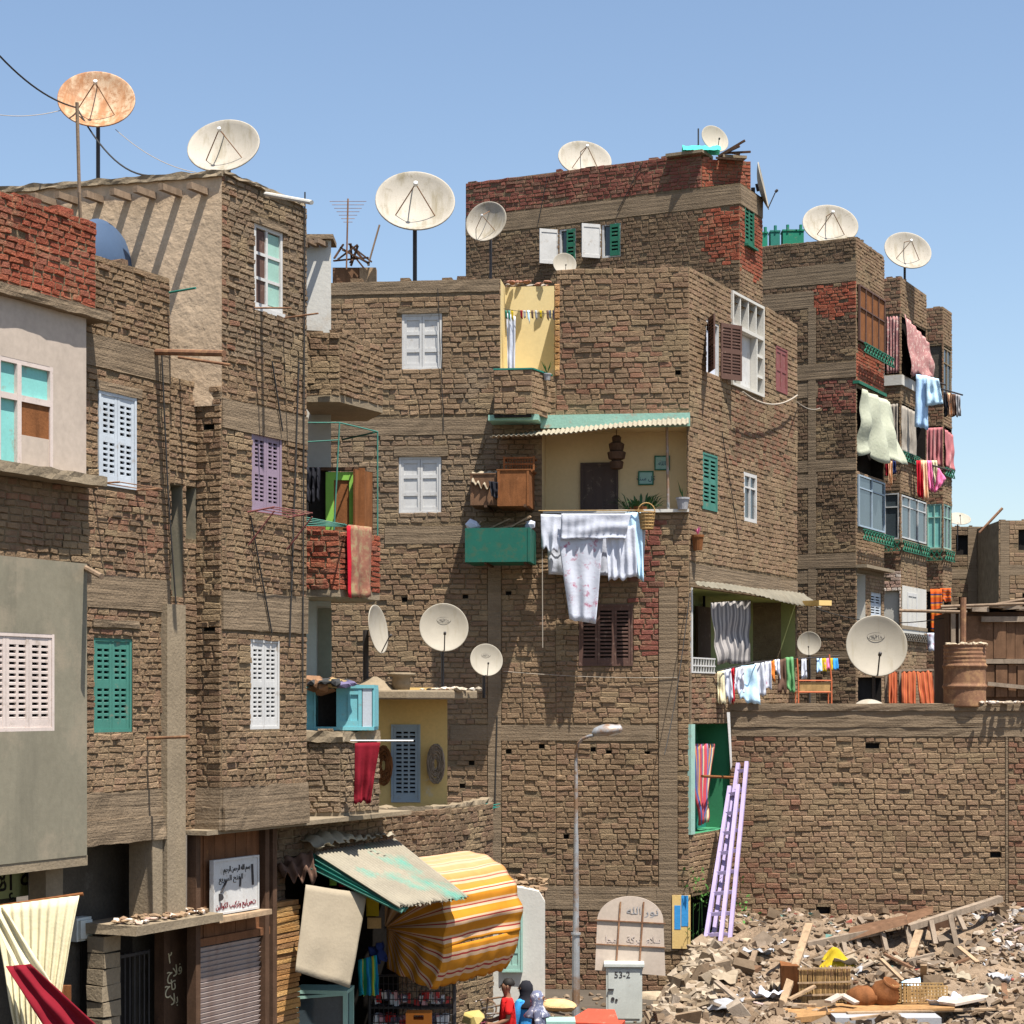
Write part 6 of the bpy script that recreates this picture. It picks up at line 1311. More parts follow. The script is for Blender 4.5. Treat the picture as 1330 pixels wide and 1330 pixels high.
# awning
Aw = thing('striped_awning', 'yellow, cream and red striped folding shop awning', 'awning', at(500, 1205, 30)); H0 = at(500, 1205, 30.0); ts = V((.443, .897, 0)); ns = V((.897, -.443, 0)); LA = 2.5
def arcp(th, wob=0):  # th 0 = up, goes outward then down
    r = 1.22+.10*math.sin(th*1.5); return ns*(r*math.sin(th)*1.0)+V((0, 0, .80*r*math.cos(th)**.9 if th < 1.57 else r*math.cos(th)))-ts*(.5*math.sin(th))
T1 = math.radians(98)
def fA(u, v):
    th = u*T1; fold = .018*math.sin(u*32)*(.4+u); p = H0+arcp(th)*(1+fold)+ts*((LA+.5*math.sin(th)*0)*v)
    sg = noise.noise(V((u*5, v*4, 2)))*.05*(.3+u); return p+arcp(th).normalized()*(sg-.08*math.sin(v*3.14)*u*u)
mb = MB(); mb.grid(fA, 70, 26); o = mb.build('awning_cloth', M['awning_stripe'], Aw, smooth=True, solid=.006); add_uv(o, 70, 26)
def fB_(u, v):
    th = u*T1; fold = .05*math.sin(u*19)*(1-v)*v*3; return H0+arcp(th)*(1+.018*math.sin(u*32)*(.4+u))*(.03+.97*v)+ts*(fold+.0)
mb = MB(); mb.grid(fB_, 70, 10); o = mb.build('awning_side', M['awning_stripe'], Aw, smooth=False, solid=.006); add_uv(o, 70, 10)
eb = H0+arcp(T1)
def fC(u, v): return eb+ts*(LA*u)+V((0, 0, -.60*v-.03*v*abs(math.sin(u*26))))+ns*(.025*math.sin(u*30)*v-.22*v*v)
def fS(u, v): return (H0+ns*.03).lerp(eb, u)+V((0, 0, -.60*v-.02*v*abs(math.sin(u*14))))-ns*(.22*v*v*u)+ts*(.03*math.sin(u*16))
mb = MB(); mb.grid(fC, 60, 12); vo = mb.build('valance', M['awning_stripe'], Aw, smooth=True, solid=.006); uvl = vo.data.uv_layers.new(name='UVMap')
for p_l in vo.data.polygons:
    for li in p_l.loop_indices: uvl.data[li].uv = (1.0+(vo.data.loops[li].vertex_index % 13)*.021, 0)
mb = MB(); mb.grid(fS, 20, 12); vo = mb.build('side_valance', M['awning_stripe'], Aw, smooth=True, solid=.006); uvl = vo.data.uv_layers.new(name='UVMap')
for p_l in vo.data.polygons:
    for li in p_l.loop_indices:
        c_ = vo.data.vertices[vo.data.loops[li].vertex_index].co; uvl.data[li].uv = (math.atan2(max(.001, (c_.x*ns.x+c_.y*ns.y)), c_.z)/T1, 0)
mb = MB(); mb.tube([H0, H0+ts*LA], .02); mb.tube([H0+ts*LA, eb+ts*LA], .015); mb.build('awning_frame', M['iron'], Aw)
# wall hung signs inside shop
for k, (a, b, c_, d_, m_, Yk) in enumerate(((476, 1165, 492, 1190, 'yellow_cloth', 29.6), (477, 1192, 495, 1206, 'wicker', 29.4), (428, 1138, 437, 1150, 'lime_paint', 29.0), (440, 1142, 450, 1152, 'red_cloth', 29.0))):
    mb = MB(); f_ = Fr(p2(at(a, b, Yk)), (1, 0)); mb.box(f_, 0, xw(c_, Yk)-xw(a, Yk), zP(d_, Yk), zP(b, Yk), -.03, 0); mb.box(f_, .02, xw(c_, Yk)-xw(a, Yk)-.02, zP(d_, Yk)+.02, zP(b, Yk)-.02, 0, .01); one(mb, 'shop_card', m_, ['yellow card hanging under the canopy', 'tan card hanging below the yellow one', 'green packet under the canopy edge', 'red packet under the canopy edge'][k], 'card')
o = cloth('hanging_bag', at(465, 1247, 29.2), at(490, 1240, 29.3), at(492, 1292, 29.2), at(466, 1294, 29.1), 'teal_yellow', folds=3, amp=.07, label='blue green and yellow packets hanging in the shop doorway', cat='bag', uv=True)
o = cloth('hanging_bag', at(478, 1232, 29.5), at(497, 1222, 29.4), at(502, 1245, 29.4), at(482, 1256, 29.3), 'navy_cloth', folds=2, amp=.06, label='dark packets bunched at the awning hinge', cat='bag')
# counter
Yc = 28.6; fcn = Fr(p2(at(384, 1330, Yc)), (1, -.1)); ct = thing('display_counter', 'dark glass display counter with pale frame below the canvas sheet', 'counter', (fcn.o.x+.4, fcn.o.y, 0)); zc = zP(1290, Yc)
mb = MB(); Wc = .72
for u in (0, Wc): 
    for d in (0, -.5): mb.box(fcn, u-.03, u+.03, 0, zc, d-.03, d+.03)
mb.box(fcn, -.03, Wc+.03, zc, zc+.05, -.55, .04); mb.box(fcn, .03, Wc-.03, zc-.5, zc-.46, -.02, .02); mb.bar(fcn.P(.03, zc-.06, .02), fcn.P(Wc-.03, zc-.0, .02), .04)
mb.build('frame', M['mint_paint2'], ct)
mb = MB(); mb.box(fcn, .03, Wc-.03, .1, zc, -.47, -.01); mb.build('glass_case', M['glass'], ct)
# snack rack
rk = thing('snack_rack', 'black wire rack full of red and white snack packets under the striped awning', 'rack', at(535, 1330, 30.2)); Yr = 30.2; fr_ = Fr(p2(at(480, 1300, Yr)), (1, 0)); Wr = xw(590, Yr)-xw(480, Yr)
mb = MB(); zr0, zr1 = .2, zP(1268, Yr)
for k in range(19): u = Wr*k/18; mb.tube([fr_.P(u, zr0), fr_.P(u, zr1)], .006, 4)
for k in range(16): z = zr0+(zr1-zr0)*k/15; mb.tube([fr_.P(0, z), fr_.P(Wr, z)], .006, 4)
mb.tube([fr_.P(0, 0), fr_.P(0, zr1), fr_.P(Wr*.9, zr1+.05), fr_.P(Wr, zr1-.1), fr_.P(Wr, 0)], .03); mb.build('wire_frame', M['iron'], rk)
for row in range(3):
    mb = MB(); zb_ = zP(1308, Yr)-row*.33
    for k in range(40):
        u = R.uniform(.03, Wr-.08); c_ = R.choice([(.6, .02, .02), (.7, .68, .66), (.6, .02, .02), (.08, .07, .12), (.65, .3, .3), (.7, .7, .72)]); z = zb_+R.uniform(0, .1)
        mb.box(fr_, u, u+R.uniform(.05, .09), z, z+R.uniform(.07, .13), -.3, -.05-R.uniform(0, .1), c_, .015)
    mb.build('snack_packets', M['packets'], rk)['kind'] = 'stuff'
    mb = MB(); mb.box(fr_, 0, Wr, zb_-.03, zb_, -.35, -.02); mb.build('shelf', M['iron'], rk)
mb = MB(); f_ = Fr(p2(at(527, 1318, 29.7)), (1, 0)); w_ = xw(560, 29.7)-xw(527, 29.7); zt_ = zP(1316, 29.7)
mb.box(f_, 0, w_, zt_-.35, zt_-.1, -.3, 0); mb.box(f_, 0, w_*.3, zt_-.1, zt_, -.3, 0); mb.box(f_, w_*.7, w_, zt_-.1, zt_, -.3, 0); mb.box(f_, w_*.3, w_*.7, zt_-.03, zt_, -.3, 0); one(mb, 'plastic_crate', 'orange_cloth', 'orange plastic crate in front of the snack rack', 'crate')
# black and white shop sign
fsg = fw.off(.12); sa, sb_ = fsg.u(278), fsg.u(334); z1_, z0_ = fsg.z(305, 1117), fsg.z(305, 1182)
sg = thing('shop_sign', 'white sign board with black and red Arabic writing on the wooden shop front', 'sign', tuple(fsg.P((sa+sb_)/2, z0_)))
mb = MB(); mb.box(fsg, sa, sb_, z0_, z1_, -.04, 0); mb.build('board', M['white_paint'], sg)
mb = frame_mb(fsg, sa-.03, sb_+.03, z0_-.03, z1_+.03, -.05, .015, .03); mb.build('frame', M['white_paint'], sg)
mb = MB(); mb.box(fsg, sa-.1, sb_+.12, z0_-.1, z0_-.04, -.1, .16, j=.01); mb.build('ledge', M['wood_pale'], sg)
sm = (sa+sb_)/2; sw_ = sb_-sa
text(arab('بسم الله الرحمن الرحيم'), fsg, sm+.02, z1_-.14, .004, .1, 'iron', sg, width=sw_*.62); text(arab('الفتح السريع'), fsg, sm-.12, z1_-.26, .004, .1, 'iron', sg, width=sw_*.55)
text(arab('تصليح وتركيب الكوالين'), fsg, sm, z0_+.05, .004, .1, 'red_cloth', sg, width=sw_*.92)
mb = MB(); mb.lathe([(.05, 0), (.05, .01)], fsg.P(sa+.12, z0_+.2, .01), 12, mat=Matrix.Rotation(1.57, 3, 'X')); mb.bar(fsg.P(sa+.14, z0_+.26, .01), fsg.P(sa+.26, z0_+.4, .01), .04, .01); mb.bar(fsg.P(sb_-.12, z0_+.3, .01), fsg.P(sb_-.14, z1_-.08, .01), .035, .01); mb.bar(fsg.P(sm+.08, z0_+.3, .01), fsg.P(sm+.09, z0_+.42, .01), .03, .01)
mb.build('painted_tools', M['iron'], sg)
# cream cloth with red fall
rt = pole('rail', [at(-20, 1180, 22.0), at(108, 1161, 22.0)], .02, 'wood_orange', 'wooden rail carrying the cream cloth at the lower left', 'rail')
cloth('cream_cloth', at(-8, 1177, 21.95), at(103, 1163, 21.95), at(70, 1345, 21.7), at(20, 1345, 21.7), 'cream_cloth', folds=9, amp=.035, nu=70, label='large cream cloth hung at the lower left corner', cat='cloth')
cloth('cream_cloth', at(-14, 1180, 21.6), at(6, 1178, 21.6), at(120, 1360, 21.3), at(72, 1370, 21.3), 'cream_cloth', folds=2, amp=.06, label='twisted cream cloth strip falling from the left edge', cat='cloth')
cloth('red_drape', at(8, 1255, 21.1), at(40, 1252, 21.1), at(150, 1352, 20.9), at(78, 1365, 20.9), 'red_cloth', folds=2, amp=.05, label='crimson cloth falling over the cream cloth at the lower left', cat='cloth')
mb = MB(); mb.box(Fr(p2(at(72, 1300, 22.5)), (1, 0)), 0, .17, 1.0, zP(1280, 22.5), -.04, 0); mb.bar(at(72, 1345, 22.4), at(82, 1280, 22.5), .04); one(mb, 'orange_board', 'wood_orange', 'orange wooden board beside the cream cloth', 'board')
# ================================================================ LAMP, CABINET, LADDER, BOARD
Yl_ = 38.6; lp = thing('street_lamp', 'rust stained street lamp post with curved arm in front of the central wall', 'street lamp', (xw(748, Yl_), Yl_, 0)); X0 = xw(748, Yl_); zL = lambda y: zP(y, Yl_)
mb = MB(); mb.tube([V((X0, Yl_, 0)), V((X0, Yl_, zL(1212)))], .078, 12, r2=.072); mb.tube([V((X0, Yl_, zL(1212))), V((X0, Yl_, zL(1085)))], .06, 12, r2=.05); mb.tube([V((X0, Yl_, zL(1085))), V((X0, Yl_, zL(985)))], .044, 12, r2=.036); mb.lathe([(.095, 0), (.095, .04)], (X0, Yl_, zL(1214)), 12); mb.build('pole', M['galv'], lp, smooth=False)
arm = [V((X0+xx*Yl_/F, Yl_-.05*k, zL(y))) for k, (xx, y) in enumerate(((0, 985), (0, 975), (3, 965), (9, 959), (17, 956), (22, 955)))]
mb = MB(); mb.tube(arm, .032, 8); mb.build('arm', M['galv'], lp)
hx0 = V((X0+20*Yl_/F, Yl_-.2, zL(954))); mb = MB()
def head(u, v):
    a = v*6.2832; l = u; wv = .08+.08*math.sin(min(1, l*1.3)*2.6); wv *= (1 if .02 < u < .99 else .3); c0 = hx0+V((l*.58, -.12*l, .07*l+.03)); return c0+V((0, math.cos(a)*wv*1.2, math.sin(a)*wv*(.9 if math.sin(a) > 0 else .55)))
mb.grid(head, 14, 16); mb.build('lamp_head', M['galv'], lp, smooth=True)
mb = MB(); mb.grid(lambda u, v: hx0+V((.2+u*.36, -.05-.08*u+(v-.5)*.2, .02+.03*u-.06*math.sin(v*3.14)*math.sin(u*3.14))), 8, 8); mb.build('lamp_glass', M['steel'], lp, smooth=True)
# cabinet
Yb = 37.9; cb = thing('electrical_cabinet', 'grey metal electrical cabinet marked 53-2 beside the rubble', 'cabinet', (xw(812, Yb), Yb, 0)); fcb = Fr((xw(787, Yb), Yb), (1, -.05)); Wb = xw(834, Yb)-xw(787, Yb); zc0 = zP(1256, Yb)
mb = MB(); mb.box(fcb, 0, Wb, 0, zc0, -.35, 0); mb.build('body', M['cabinet_grey'], cb, bevel=.01)
mb = MB(); mb.box(fcb, -.04, Wb+.04, zc0+.001, zc0+.07, -.4, .05); mb.build('lid', M['cabinet_grey'], cb, bevel=.01)
mb = MB(); mb.box(fcb, .04, Wb-.04, .08, zc0-.04, .002, .015); mb.build('door', M['cabinet_grey'], cb, bevel=.006)
mb = MB(); mb.bar(fcb.P(.04, zc0-.42, .03), fcb.P(.15, zc0-.42, .03), .025); mb.tube([fcb.P(.13, zc0-.6, .015), fcb.P(.13, zc0-.6, .03)], .035, 10); mb.tube([fcb.P(.2, zc0-.62, .015), fcb.P(.2, zc0-.62, .03)], .025, 10); mb.build('handle', M['iron'], cb)
text('53-2', fcb, Wb*.45, zc0-.2, .018, .17, 'iron', cb, name='number')
# round-topped board
Yd = 38.4; bdg = thing('round_topped_board', 'pale board with rounded top and rusty iron grid leaning behind the cabinet', 'board', (xw(815, Yd), Yd, 1.0)); fbd = Fr((xw(773, Yd), Yd), (1, -.06)); Wd = xw(864, Yd)-xw(773, Yd); zd0, zd1, zdt = zP(1262, Yd), zP(1195, Yd), zP(1164, Yd)
mb = MB(); nn_ = 24; top = [(Wd*(.5-.47*math.cos(math.pi*k/nn_)), zd1+(zdt-zd1)*math.sin(math.pi*k/nn_)) for k in range(nn_+1)]
out = [(0, zd0+.05), (Wd, zd0-.05)]+[(x, z) for x, z in reversed(top)]
m_ = len(out); vs = [fbd.P(x, z, .0+.1*(zdt-z)) for x, z in out]+[fbd.P(x, z, -.05+.1*(zdt-z)) for x, z in out]
mb.add(vs, [tuple(range(m_)), tuple(range(2*m_-1, m_-1, -1))]+[(i, m_+i, m_+(i+1) % m_, (i+1) % m_) for i in range(m_)]); mb.build('panel', M['pinkp'], bdg)
mb = MB(); g3 = lambda x, z: fbd.P(x, z, .02+.1*(zdt-z))
for x in (.34, .67): mb.bar(g3(Wd*x+.03, zdt-.1), g3(Wd*x-.06, zd0+.02), .03, .02)
for z in (zd1-.02, (zd0+zd1)/2+.02): mb.bar(g3(0, z+.03), g3(Wd, z-.03), .03, .02)
mb.build('iron_grid', M['rust'], bdg)
for k, (x, z, s_) in enumerate(((.55, zd1+.12, 'الله'), (.8, zd1+.1, 'نور'), (.2, zd1-.42, 'محل'), (.55, zd1-.42, 'بركة'), (.83, zd1-.42, 'سلام'))): text(arab(s_), Fr(p2(fbd.P(0, 0, .1*(zdt-z)+.003)), fbd.t), Wd*x, z, .0, .2, 'grey_cloth' if k < 2 else 'pinkwhite_paint', bdg, width=Wd*.2)
# purple ladders
def ladder(lb, b0, b1, t0, t1, Y0, Y1, nr):
    L_ = thing('ladder', lb, 'ladder', tuple(at((b0[0]+b1[0])/2, b0[1], Y0)), 'purple wooden ladders'); A0, A1, B0, B1_ = at(*b0, Y0), at(*b1, Y0-.15), at(*t0, Y1), at(*t1, Y1-.15)
    for a, b in ((A0, B0), (A1, B1_)):
        mb = MB(); mb.bar(a, b, .08, .10); mb.build('rail', M['lilac_paint'], L_)
    for k in range(nr):
        t = (k+.6)/nr; mb = MB(); mb.bar(A0.lerp(B0, t), A1.lerp(B1_, t), .07, .075); mb.build('rung', M['lilac_paint'], L_)
ladder('taller purple wooden ladder leaning on the low brick wall, right one of the pair', (925, 1230), (947, 1231), (959, 992), (970, 990), 41.3, 43.4, 9)
ladder('shorter purple wooden ladder section, left one of the pair', (915, 1231), (935, 1230), (948, 1022), (959, 1020), 41.0, 43.1, 8)
# ================================================================ RUBBLE ITEMS
def plank(a, b, w, h, m_, lb, Ya=None, cat='plank', grp=None, lift=.08):
    A = on_mound(*a) if Ya is None else at(*a, Ya[0]); B = on_mound(*b) if Ya is None else at(*b, Ya[1]); A = A+V((0, 0, lift)); B = B+V((0, 0, lift))
    mb = MB(); mb.bar(A, B, w, h); o = one(mb, 'wooden_plank', m_, lb, cat, group=grp, bevel=.006); return o
wk = thing('broken_wooden_frame', 'long broken grey wooden bench frame lying on top of the rubble', 'wooden frame', at(1180, 1230, 40.2)); Yw_ = 40.3
mb = MB(); mb.bar(at(1048, 1228, 40.0), at(1145, 1208, 40.2), .2, .14); mb.bar(at(1180, 1205, 40.1), at(1300, 1167, 40.6), .2, .12); mb.build('beam', M['wood_grey'], wk)
mb = MB(); mb.hexa([at(1100, 1214, 40.6), at(1178, 1196, 40.6), at(1180, 1200, 40.0), at(1102, 1222, 40.0), at(1105, 1204, 40.7), at(1176, 1188, 40.7), at(1178, 1193, 40.1), at(1102, 1212, 40.1)]); mb.hexa([at(1178, 1190, 40.8), at(1212, 1180, 40.8), at(1212, 1186, 40.3), at(1178, 1200, 40.3), at(1178, 1186, 40.9), at(1212, 1176, 40.9), at(1212, 1182, 40.4), at(1178, 1194, 40.4)]); mb.build('seat_board', M['wood_brown'], wk)
mb = MB(); mb.quad(at(1095, 1224, 40.7), at(1240, 1190, 40.9), at(1246, 1238, 40.9), at(1100, 1256, 40.7)); mb.build('back_board', M['wood_dark'], wk)
for k, (x, y, x2, y2) in enumerate(((1093, 1214, 1099, 1240), (1101, 1218, 1113, 1250), (1113, 1218, 1121, 1248), (1146, 1212, 1155, 1250), (1178, 1204, 1184, 1240), (1209, 1196, 1215, 1226), (1234, 1188, 1246, 1244), (1245, 1190, 1253, 1208))):
    mb = MB(); mb.bar(at(x, y, 40.1), at(x2, y2, 39.9), .10, .06); mb.build('leg', M['wood_grey'], wk)
mb = MB(); mb.bar(at(1150, 1250, 40.2), at(1250, 1226, 40.4), .06, .14); mb.build('lower_rail', M['wood_grey'], wk)
plank((1013, 1320), (1051, 1206), .14, .06, 'wood_pale', 'tall pale plank leaning upright left of the reed crate', Ya=(34.2, 36.2))
plank((1176, 1268), (1194, 1214), .16, .05, 'wood_pale', 'pale plank leaning against the broken frame', Ya=(38.6, 39.8))
plank((1075, 1305), (1092, 1296), .16, .05, 'pinkp', 'left half of the pale chevron of planks in front of the crate', Ya=(34.0, 34.2), lift=.05)
plank((1093, 1296), (1113, 1307), .16, .05, 'pinkp', 'right half of the pale chevron of planks in front of the crate', Ya=(34.2, 34.0), lift=.05)
plank((976, 1309), (1060, 1312), .1, .05, 'wood_pale', 'long thin plank on the left of the rubbish crates', Ya=(34.6, 34.2))
plank((1100, 1322), (1320, 1316), .1, .04, 'wood_pale', 'long plank across the bottom right of the rubbish', Ya=(33.4, 33.9))
plank((1230, 1310), (1280, 1300), .34, .05, 'pinkp', 'flat pale board at the right of the palm baskets', Ya=(33.9, 34.6))
plank((940, 1288), (985, 1262), .16, .08, 'wood_brown', 'dark beam end sunk in the rubble left of the reed crate', Ya=(36.0, 36.8))
plank((925, 1302), (958, 1280), .12, .07, 'wood_brown', 'second dark beam end sunk in the rubble, lower left', Ya=(35.0, 35.8))
for k in range(44):
    px = R.choice([R.uniform(900, 1320), R.uniform(1080, 1320)]); py = R.uniform(1235, 1322); A = on_mound(px, py)+V((0, 0, .04)); a_ = R.uniform(0, 6.28); B = A+V((math.cos(a_), math.sin(a_)*.8, R.uniform(-.1, .5)))*R.uniform(.3, .9)
    mb = MB(); mb.bar(A, B, R.uniform(.05, .13), R.uniform(.025, .05)); one(mb, 'broken_timber', R.choice(['wood_grey', 'wood_brown', 'wood_pale', 'beam_wood']), 'small broken stick of timber half buried in the rubble', 'timber', group='broken sticks in the rubble')
for k in range(16):   # rags and plastic caught in the heap
    A = on_mound(R.uniform(940, 1320), R.uniform(1230, 1315)); s_ = R.uniform(.15, .4); a_ = R.uniform(0, 6.28); dx = V((math.cos(a_), math.sin(a_), 0))*s_; dy = V((-math.sin(a_), math.cos(a_), 0))*s_*.6
    mc = ['tan_rag', 'grey_cloth', 'tan_rag', 'white_cloth', 'canvas', 'grey_cloth', 'tan_rag', 'canvas'][k % 8]
    cloth('rag', A-dx-dy+V((0, 0, .10)), A+dx-dy+V((0, 0, .12)), A+dx+dy+V((0, 0, .06)), A-dx+dy+V((0, 0, .05)), mc, folds=2.3, amp=.07, nu=16, nv=10, label='crumpled dusty rag or plastic sheet caught in the rubble', cat='rag', group='rags in the rubble')
# plywood heap
mb = MB(); mb.hexa([at(1012, 1330, 33.0), at(1072, 1326, 33.0), at(1072, 1322, 34.2), at(1018, 1318, 34.2), at(1012, 1324, 33.0), at(1072, 1318, 33.0), at(1075, 1308, 34.2), at(1018, 1308, 34.2)]); mb.hexa([at(1065, 1318, 33.6), at(1240, 1312, 33.6), at(1238, 1306, 34.6), at(1070, 1308, 34.6), at(1065, 1315, 33.6), at(1240, 1309, 33.6), at(1238, 1302, 34.6), at(1070, 1303, 34.6)]); one(mb, 'plywood_sheets', 'ply', 'orange brown plywood sheets lying at the bottom of the rubbish', 'plywood')
mb = MB(); mb.box(Fr(p2(at(1085, 1330, 33.0)), (1, 0)), 0, 1.75, .1, zP(1322, 33.0), -.5, 0); one(mb, 'dark_tabletop', 'grey_cloth', 'grey board lying under the plywood at the bottom edge', 'board')
# reed crate
rc = thing('reed_crate', 'crate with walls of upright yellow reeds on the rubble', 'crate', at(1060, 1303, 34.8)); rA, rB = at(1038, 1302, 34.6), at(1104, 1300, 34.9); H_ = 46*34.8/F
mb = MB()
for k in range(46):
    t = k/45; p = rA.lerp(rB, t); mb.tube([p+V((R.uniform(-.01, .01), 0, R.uniform(-.02, 0))), p+V((R.uniform(-.02, .02), .02, H_+R.uniform(-.06, .02)))], .009, 5)
mb.build('reeds', M['wicker'], rc)
mb = MB()
for h in (.2, .55, .95): mb.bar(rA+V((-.03, -.03, H_*h)), rB+V((.03, -.03, H_*h)), .02, .03)
mb.build('cross_bar', M['wood_pale'], rc)
mb = MB(); p = at(1016, 1300, 35); 
mb.hexa([p, p+V((.28, -.3, 0)), p+V((.3, .3, 0)), p+V((.02, .35, 0)), p+V((-.02, 0, H_)), p+V((.26, -.3, H_+.03)), p+V((.28, .3, H_)), p+V((0, .35, H_+.04))]); mb.build('side_board', M['wood_orange'], rc)
mb = MB(); mb.quad(rA+V((0, .06, 0)), rB+V((0, .06, 0)), rB+V((0, .06, H_*.9)), rA+V((0, .06, H_*.9))); mb.build('backing', M['wood_brown'], rc)
# clay pots, palm baskets, yellow bag
for k, (px, py, r_, rx) in enumerate(((1122, 1296, .22, 1.3), (1150, 1290, .26, .4))):
    mb = MB(); p = at(px, py, 34.5); mb.lathe([(.02, -.3), (.6*r_, -.28), (r_, -.1), (r_*.95, .08), (r_*.55, .2), (r_*.6, .24), (r_*.45, .24), (r_*.4, .1)], p, 20, mat=Matrix.Rotation(rx, 3, 'X') @ Matrix.Rotation(rx, 3, 'Y')); one(mb, 'clay_pot', 'wood_orange', ['orange clay pot lying on its side next to the reed crate', 'tilted orange clay pot right of the other one'][k], 'pot', smooth=True)
for k, (px, w_) in enumerate(((1200, 60), (1172, 22))):
    mb = MB(); a = at(px-w_/2, 1302, 34.4); b = at(px+w_/2, 1302, 34.4); hh = .28
    for j in range(6): z = V((0, 0, hh*j/5)); mb.bar(a+z, b+z, .02); mb.bar(a+z+V((0, .35, 0)), b+z+V((0, .35, 0)), .02); mb.bar(a+z, a+z+V((0, .35, 0)), .02)
    for j in range(int(w_/4)): p = a.lerp(b, j/(w_/4-1 if w_ > 8 else 1)); mb.bar(p, p+V((0, 0, hh)), .022); mb.bar(p+V((0, .35, 0)), p+V((0, .35, hh)), .022)
    one(mb, 'palm_crate', 'wicker', ['wide palm rib crate on the rubble at the right of the pots', 'narrow palm rib crate beside the tilted pot'][k], 'crate')
mb = MB(); bpz = on_mound(1086, 1250)
mb.grid(lambda u, v: bpz+V(((u-.5)*.72, (v-.5)*.6, -.12+.42*math.sin(u*3.14)**.8*math.sin(v*3.14)**.7*(.8+.5*noise.noise(V((u*3, v*3, 7))))+.05*noise.noise(V((u*7, v*7, 2))))), 24, 16)
one(mb, 'yellow_bag', 'yellow_cloth', 'crumpled bright yellow bag on the rubble', 'bag', solid=.01)
o = cloth('paper_packet', at(1170, 1275, 35.6), at(1195, 1269, 35.6), at(1196, 1280, 35.4), at(1172, 1286, 35.4), 'pale_blue_cloth', folds=1, amp=.03, nu=8, nv=5, label='blue and red packet lying above the palm crates', cat='packet')
# bush by the green opening
bs = thing('weedy_bush', 'thin green weeds growing at the wall foot around the ladder', 'weed', at(912, 1200, 41.8)); mb = MB()
for (px, py, s_, n_) in ((905, 1145, .32, 60), (918, 1165, .3, 50), (908, 1225, .25, 110), (950, 1160, .35, 40), (960, 1185, .3, 40)):
    for k in range(n_):
        p = at(px, py, 42.3 if px > 930 else 42.0)+V((R.gauss(0, s_*.6), R.gauss(0, .12), R.gauss(0, s_*.5))); a = V((R.uniform(-1, 1), R.uniform(-1, 1), R.uniform(-1, 1)))*.05; b = V((R.uniform(-1, 1), R.uniform(-1, 1), R.uniform(-1, 1)))*.03; mb.add([p-a, p+b, p+a, p-b], [(0, 1, 2, 3)])
mb.build('leaves', M['leaf'], bs)
mb = MB()
for k in range(9): a = at(900+k*6, 1235, 41.8); mb.tube([a, a+V((R.uniform(-.2, .2), 0, R.uniform(.5, 1.5)))], .006, 4)
mb.build('stem', M['leafd'], bs)
# ================================================================ STREET ODDS
mb = MB(); f_ = Fr(p2(at(735, 1330, 33)), (1, -.2)); mb.box(f_, 0, .9, .3, zP(1330, 33)-.0, -.6, 0); mb.hexa([f_.P(0, zP(1330, 33), .02), f_.P(.9, zP(1330, 33), .02), f_.P(.75, zP(1316, 33), -.4), f_.P(.3, zP(1316, 33), -.4), f_.P(0, zP(1327, 33), .02), f_.P(.9, zP(1328, 33), .02), f_.P(.75, zP(1314, 33), -.4), f_.P(.3, zP(1314, 33), -.4)])
one(mb, 'wooden_box', 'red_paint', 'faded red topped box at the foot of the lamp post', 'box')
mb = MB(); f_ = Fr(p2(at(690, 1330, 32.5)), (1, 0)); mb.box(f_, 0, .72, .85, zP(1327, 32.5), -.5, 0)
for u in (.03, .66): mb.box(f_, u, u+.04, 0, .85, -.05, -.01); mb.box(f_, u, u+.04, 0, .85, -.48, -.44)
one(mb, 'street_table', 'mint_paint2', 'pale green table edge at the bottom centre', 'table')
ca = thing('hand_cart', 'grey metal cart frame behind the man in red', 'cart', at(640, 1330, 33.5)); mb = MB(); Yk = 33.5
for a, b in (((612, 1318), (618, 1300)), ((618, 1300), (658, 1294)), ((624, 1310), (660, 1304)), ((630, 1330), (634, 1296)), ((650, 1330), (654, 1294)), ((612, 1318), (650, 1316)), ((600, 1325), (640, 1326))): mb.tube([at(*a, Yk), at(*b, Yk-.2)], .018, 6)
mb.tube([at(634, 1310, Yk)+V((.14*math.cos(a*.4), 0, .14*math.sin(a*.4))) for a in range(17)], .015, 5); mb.build('frame', M['galv'], ca)
mb = MB(); mb.tube([at(622, 1378, Yk)+V((.3*math.cos(a*.33), 0, .3*math.sin(a*.33))) for a in range(20)], .025, 6); mb.build('wheel', M['iron'], ca)
mb = MB(); mb.rock(at(616, 1322, 32.5), .22, (.45, .35, .12)); mb.rock(at(621, 1328, 32.5), .18, (.25, .04, .08)); one(mb, 'goods_bundle', 'packets', 'multicoloured bundle of goods on the cart', 'bundle')
mb = MB(); mb.rock(at(722, 1305, 37), .42, (.55, .36, .18), sq=.5); mb.rock(at(735, 1308, 37.2), .3, (.5, .36, .22), sq=.5); one(mb, 'sand_heap', 'stone', 'small pale orange sand heap left of the lamp post', 'heap', subd=2)
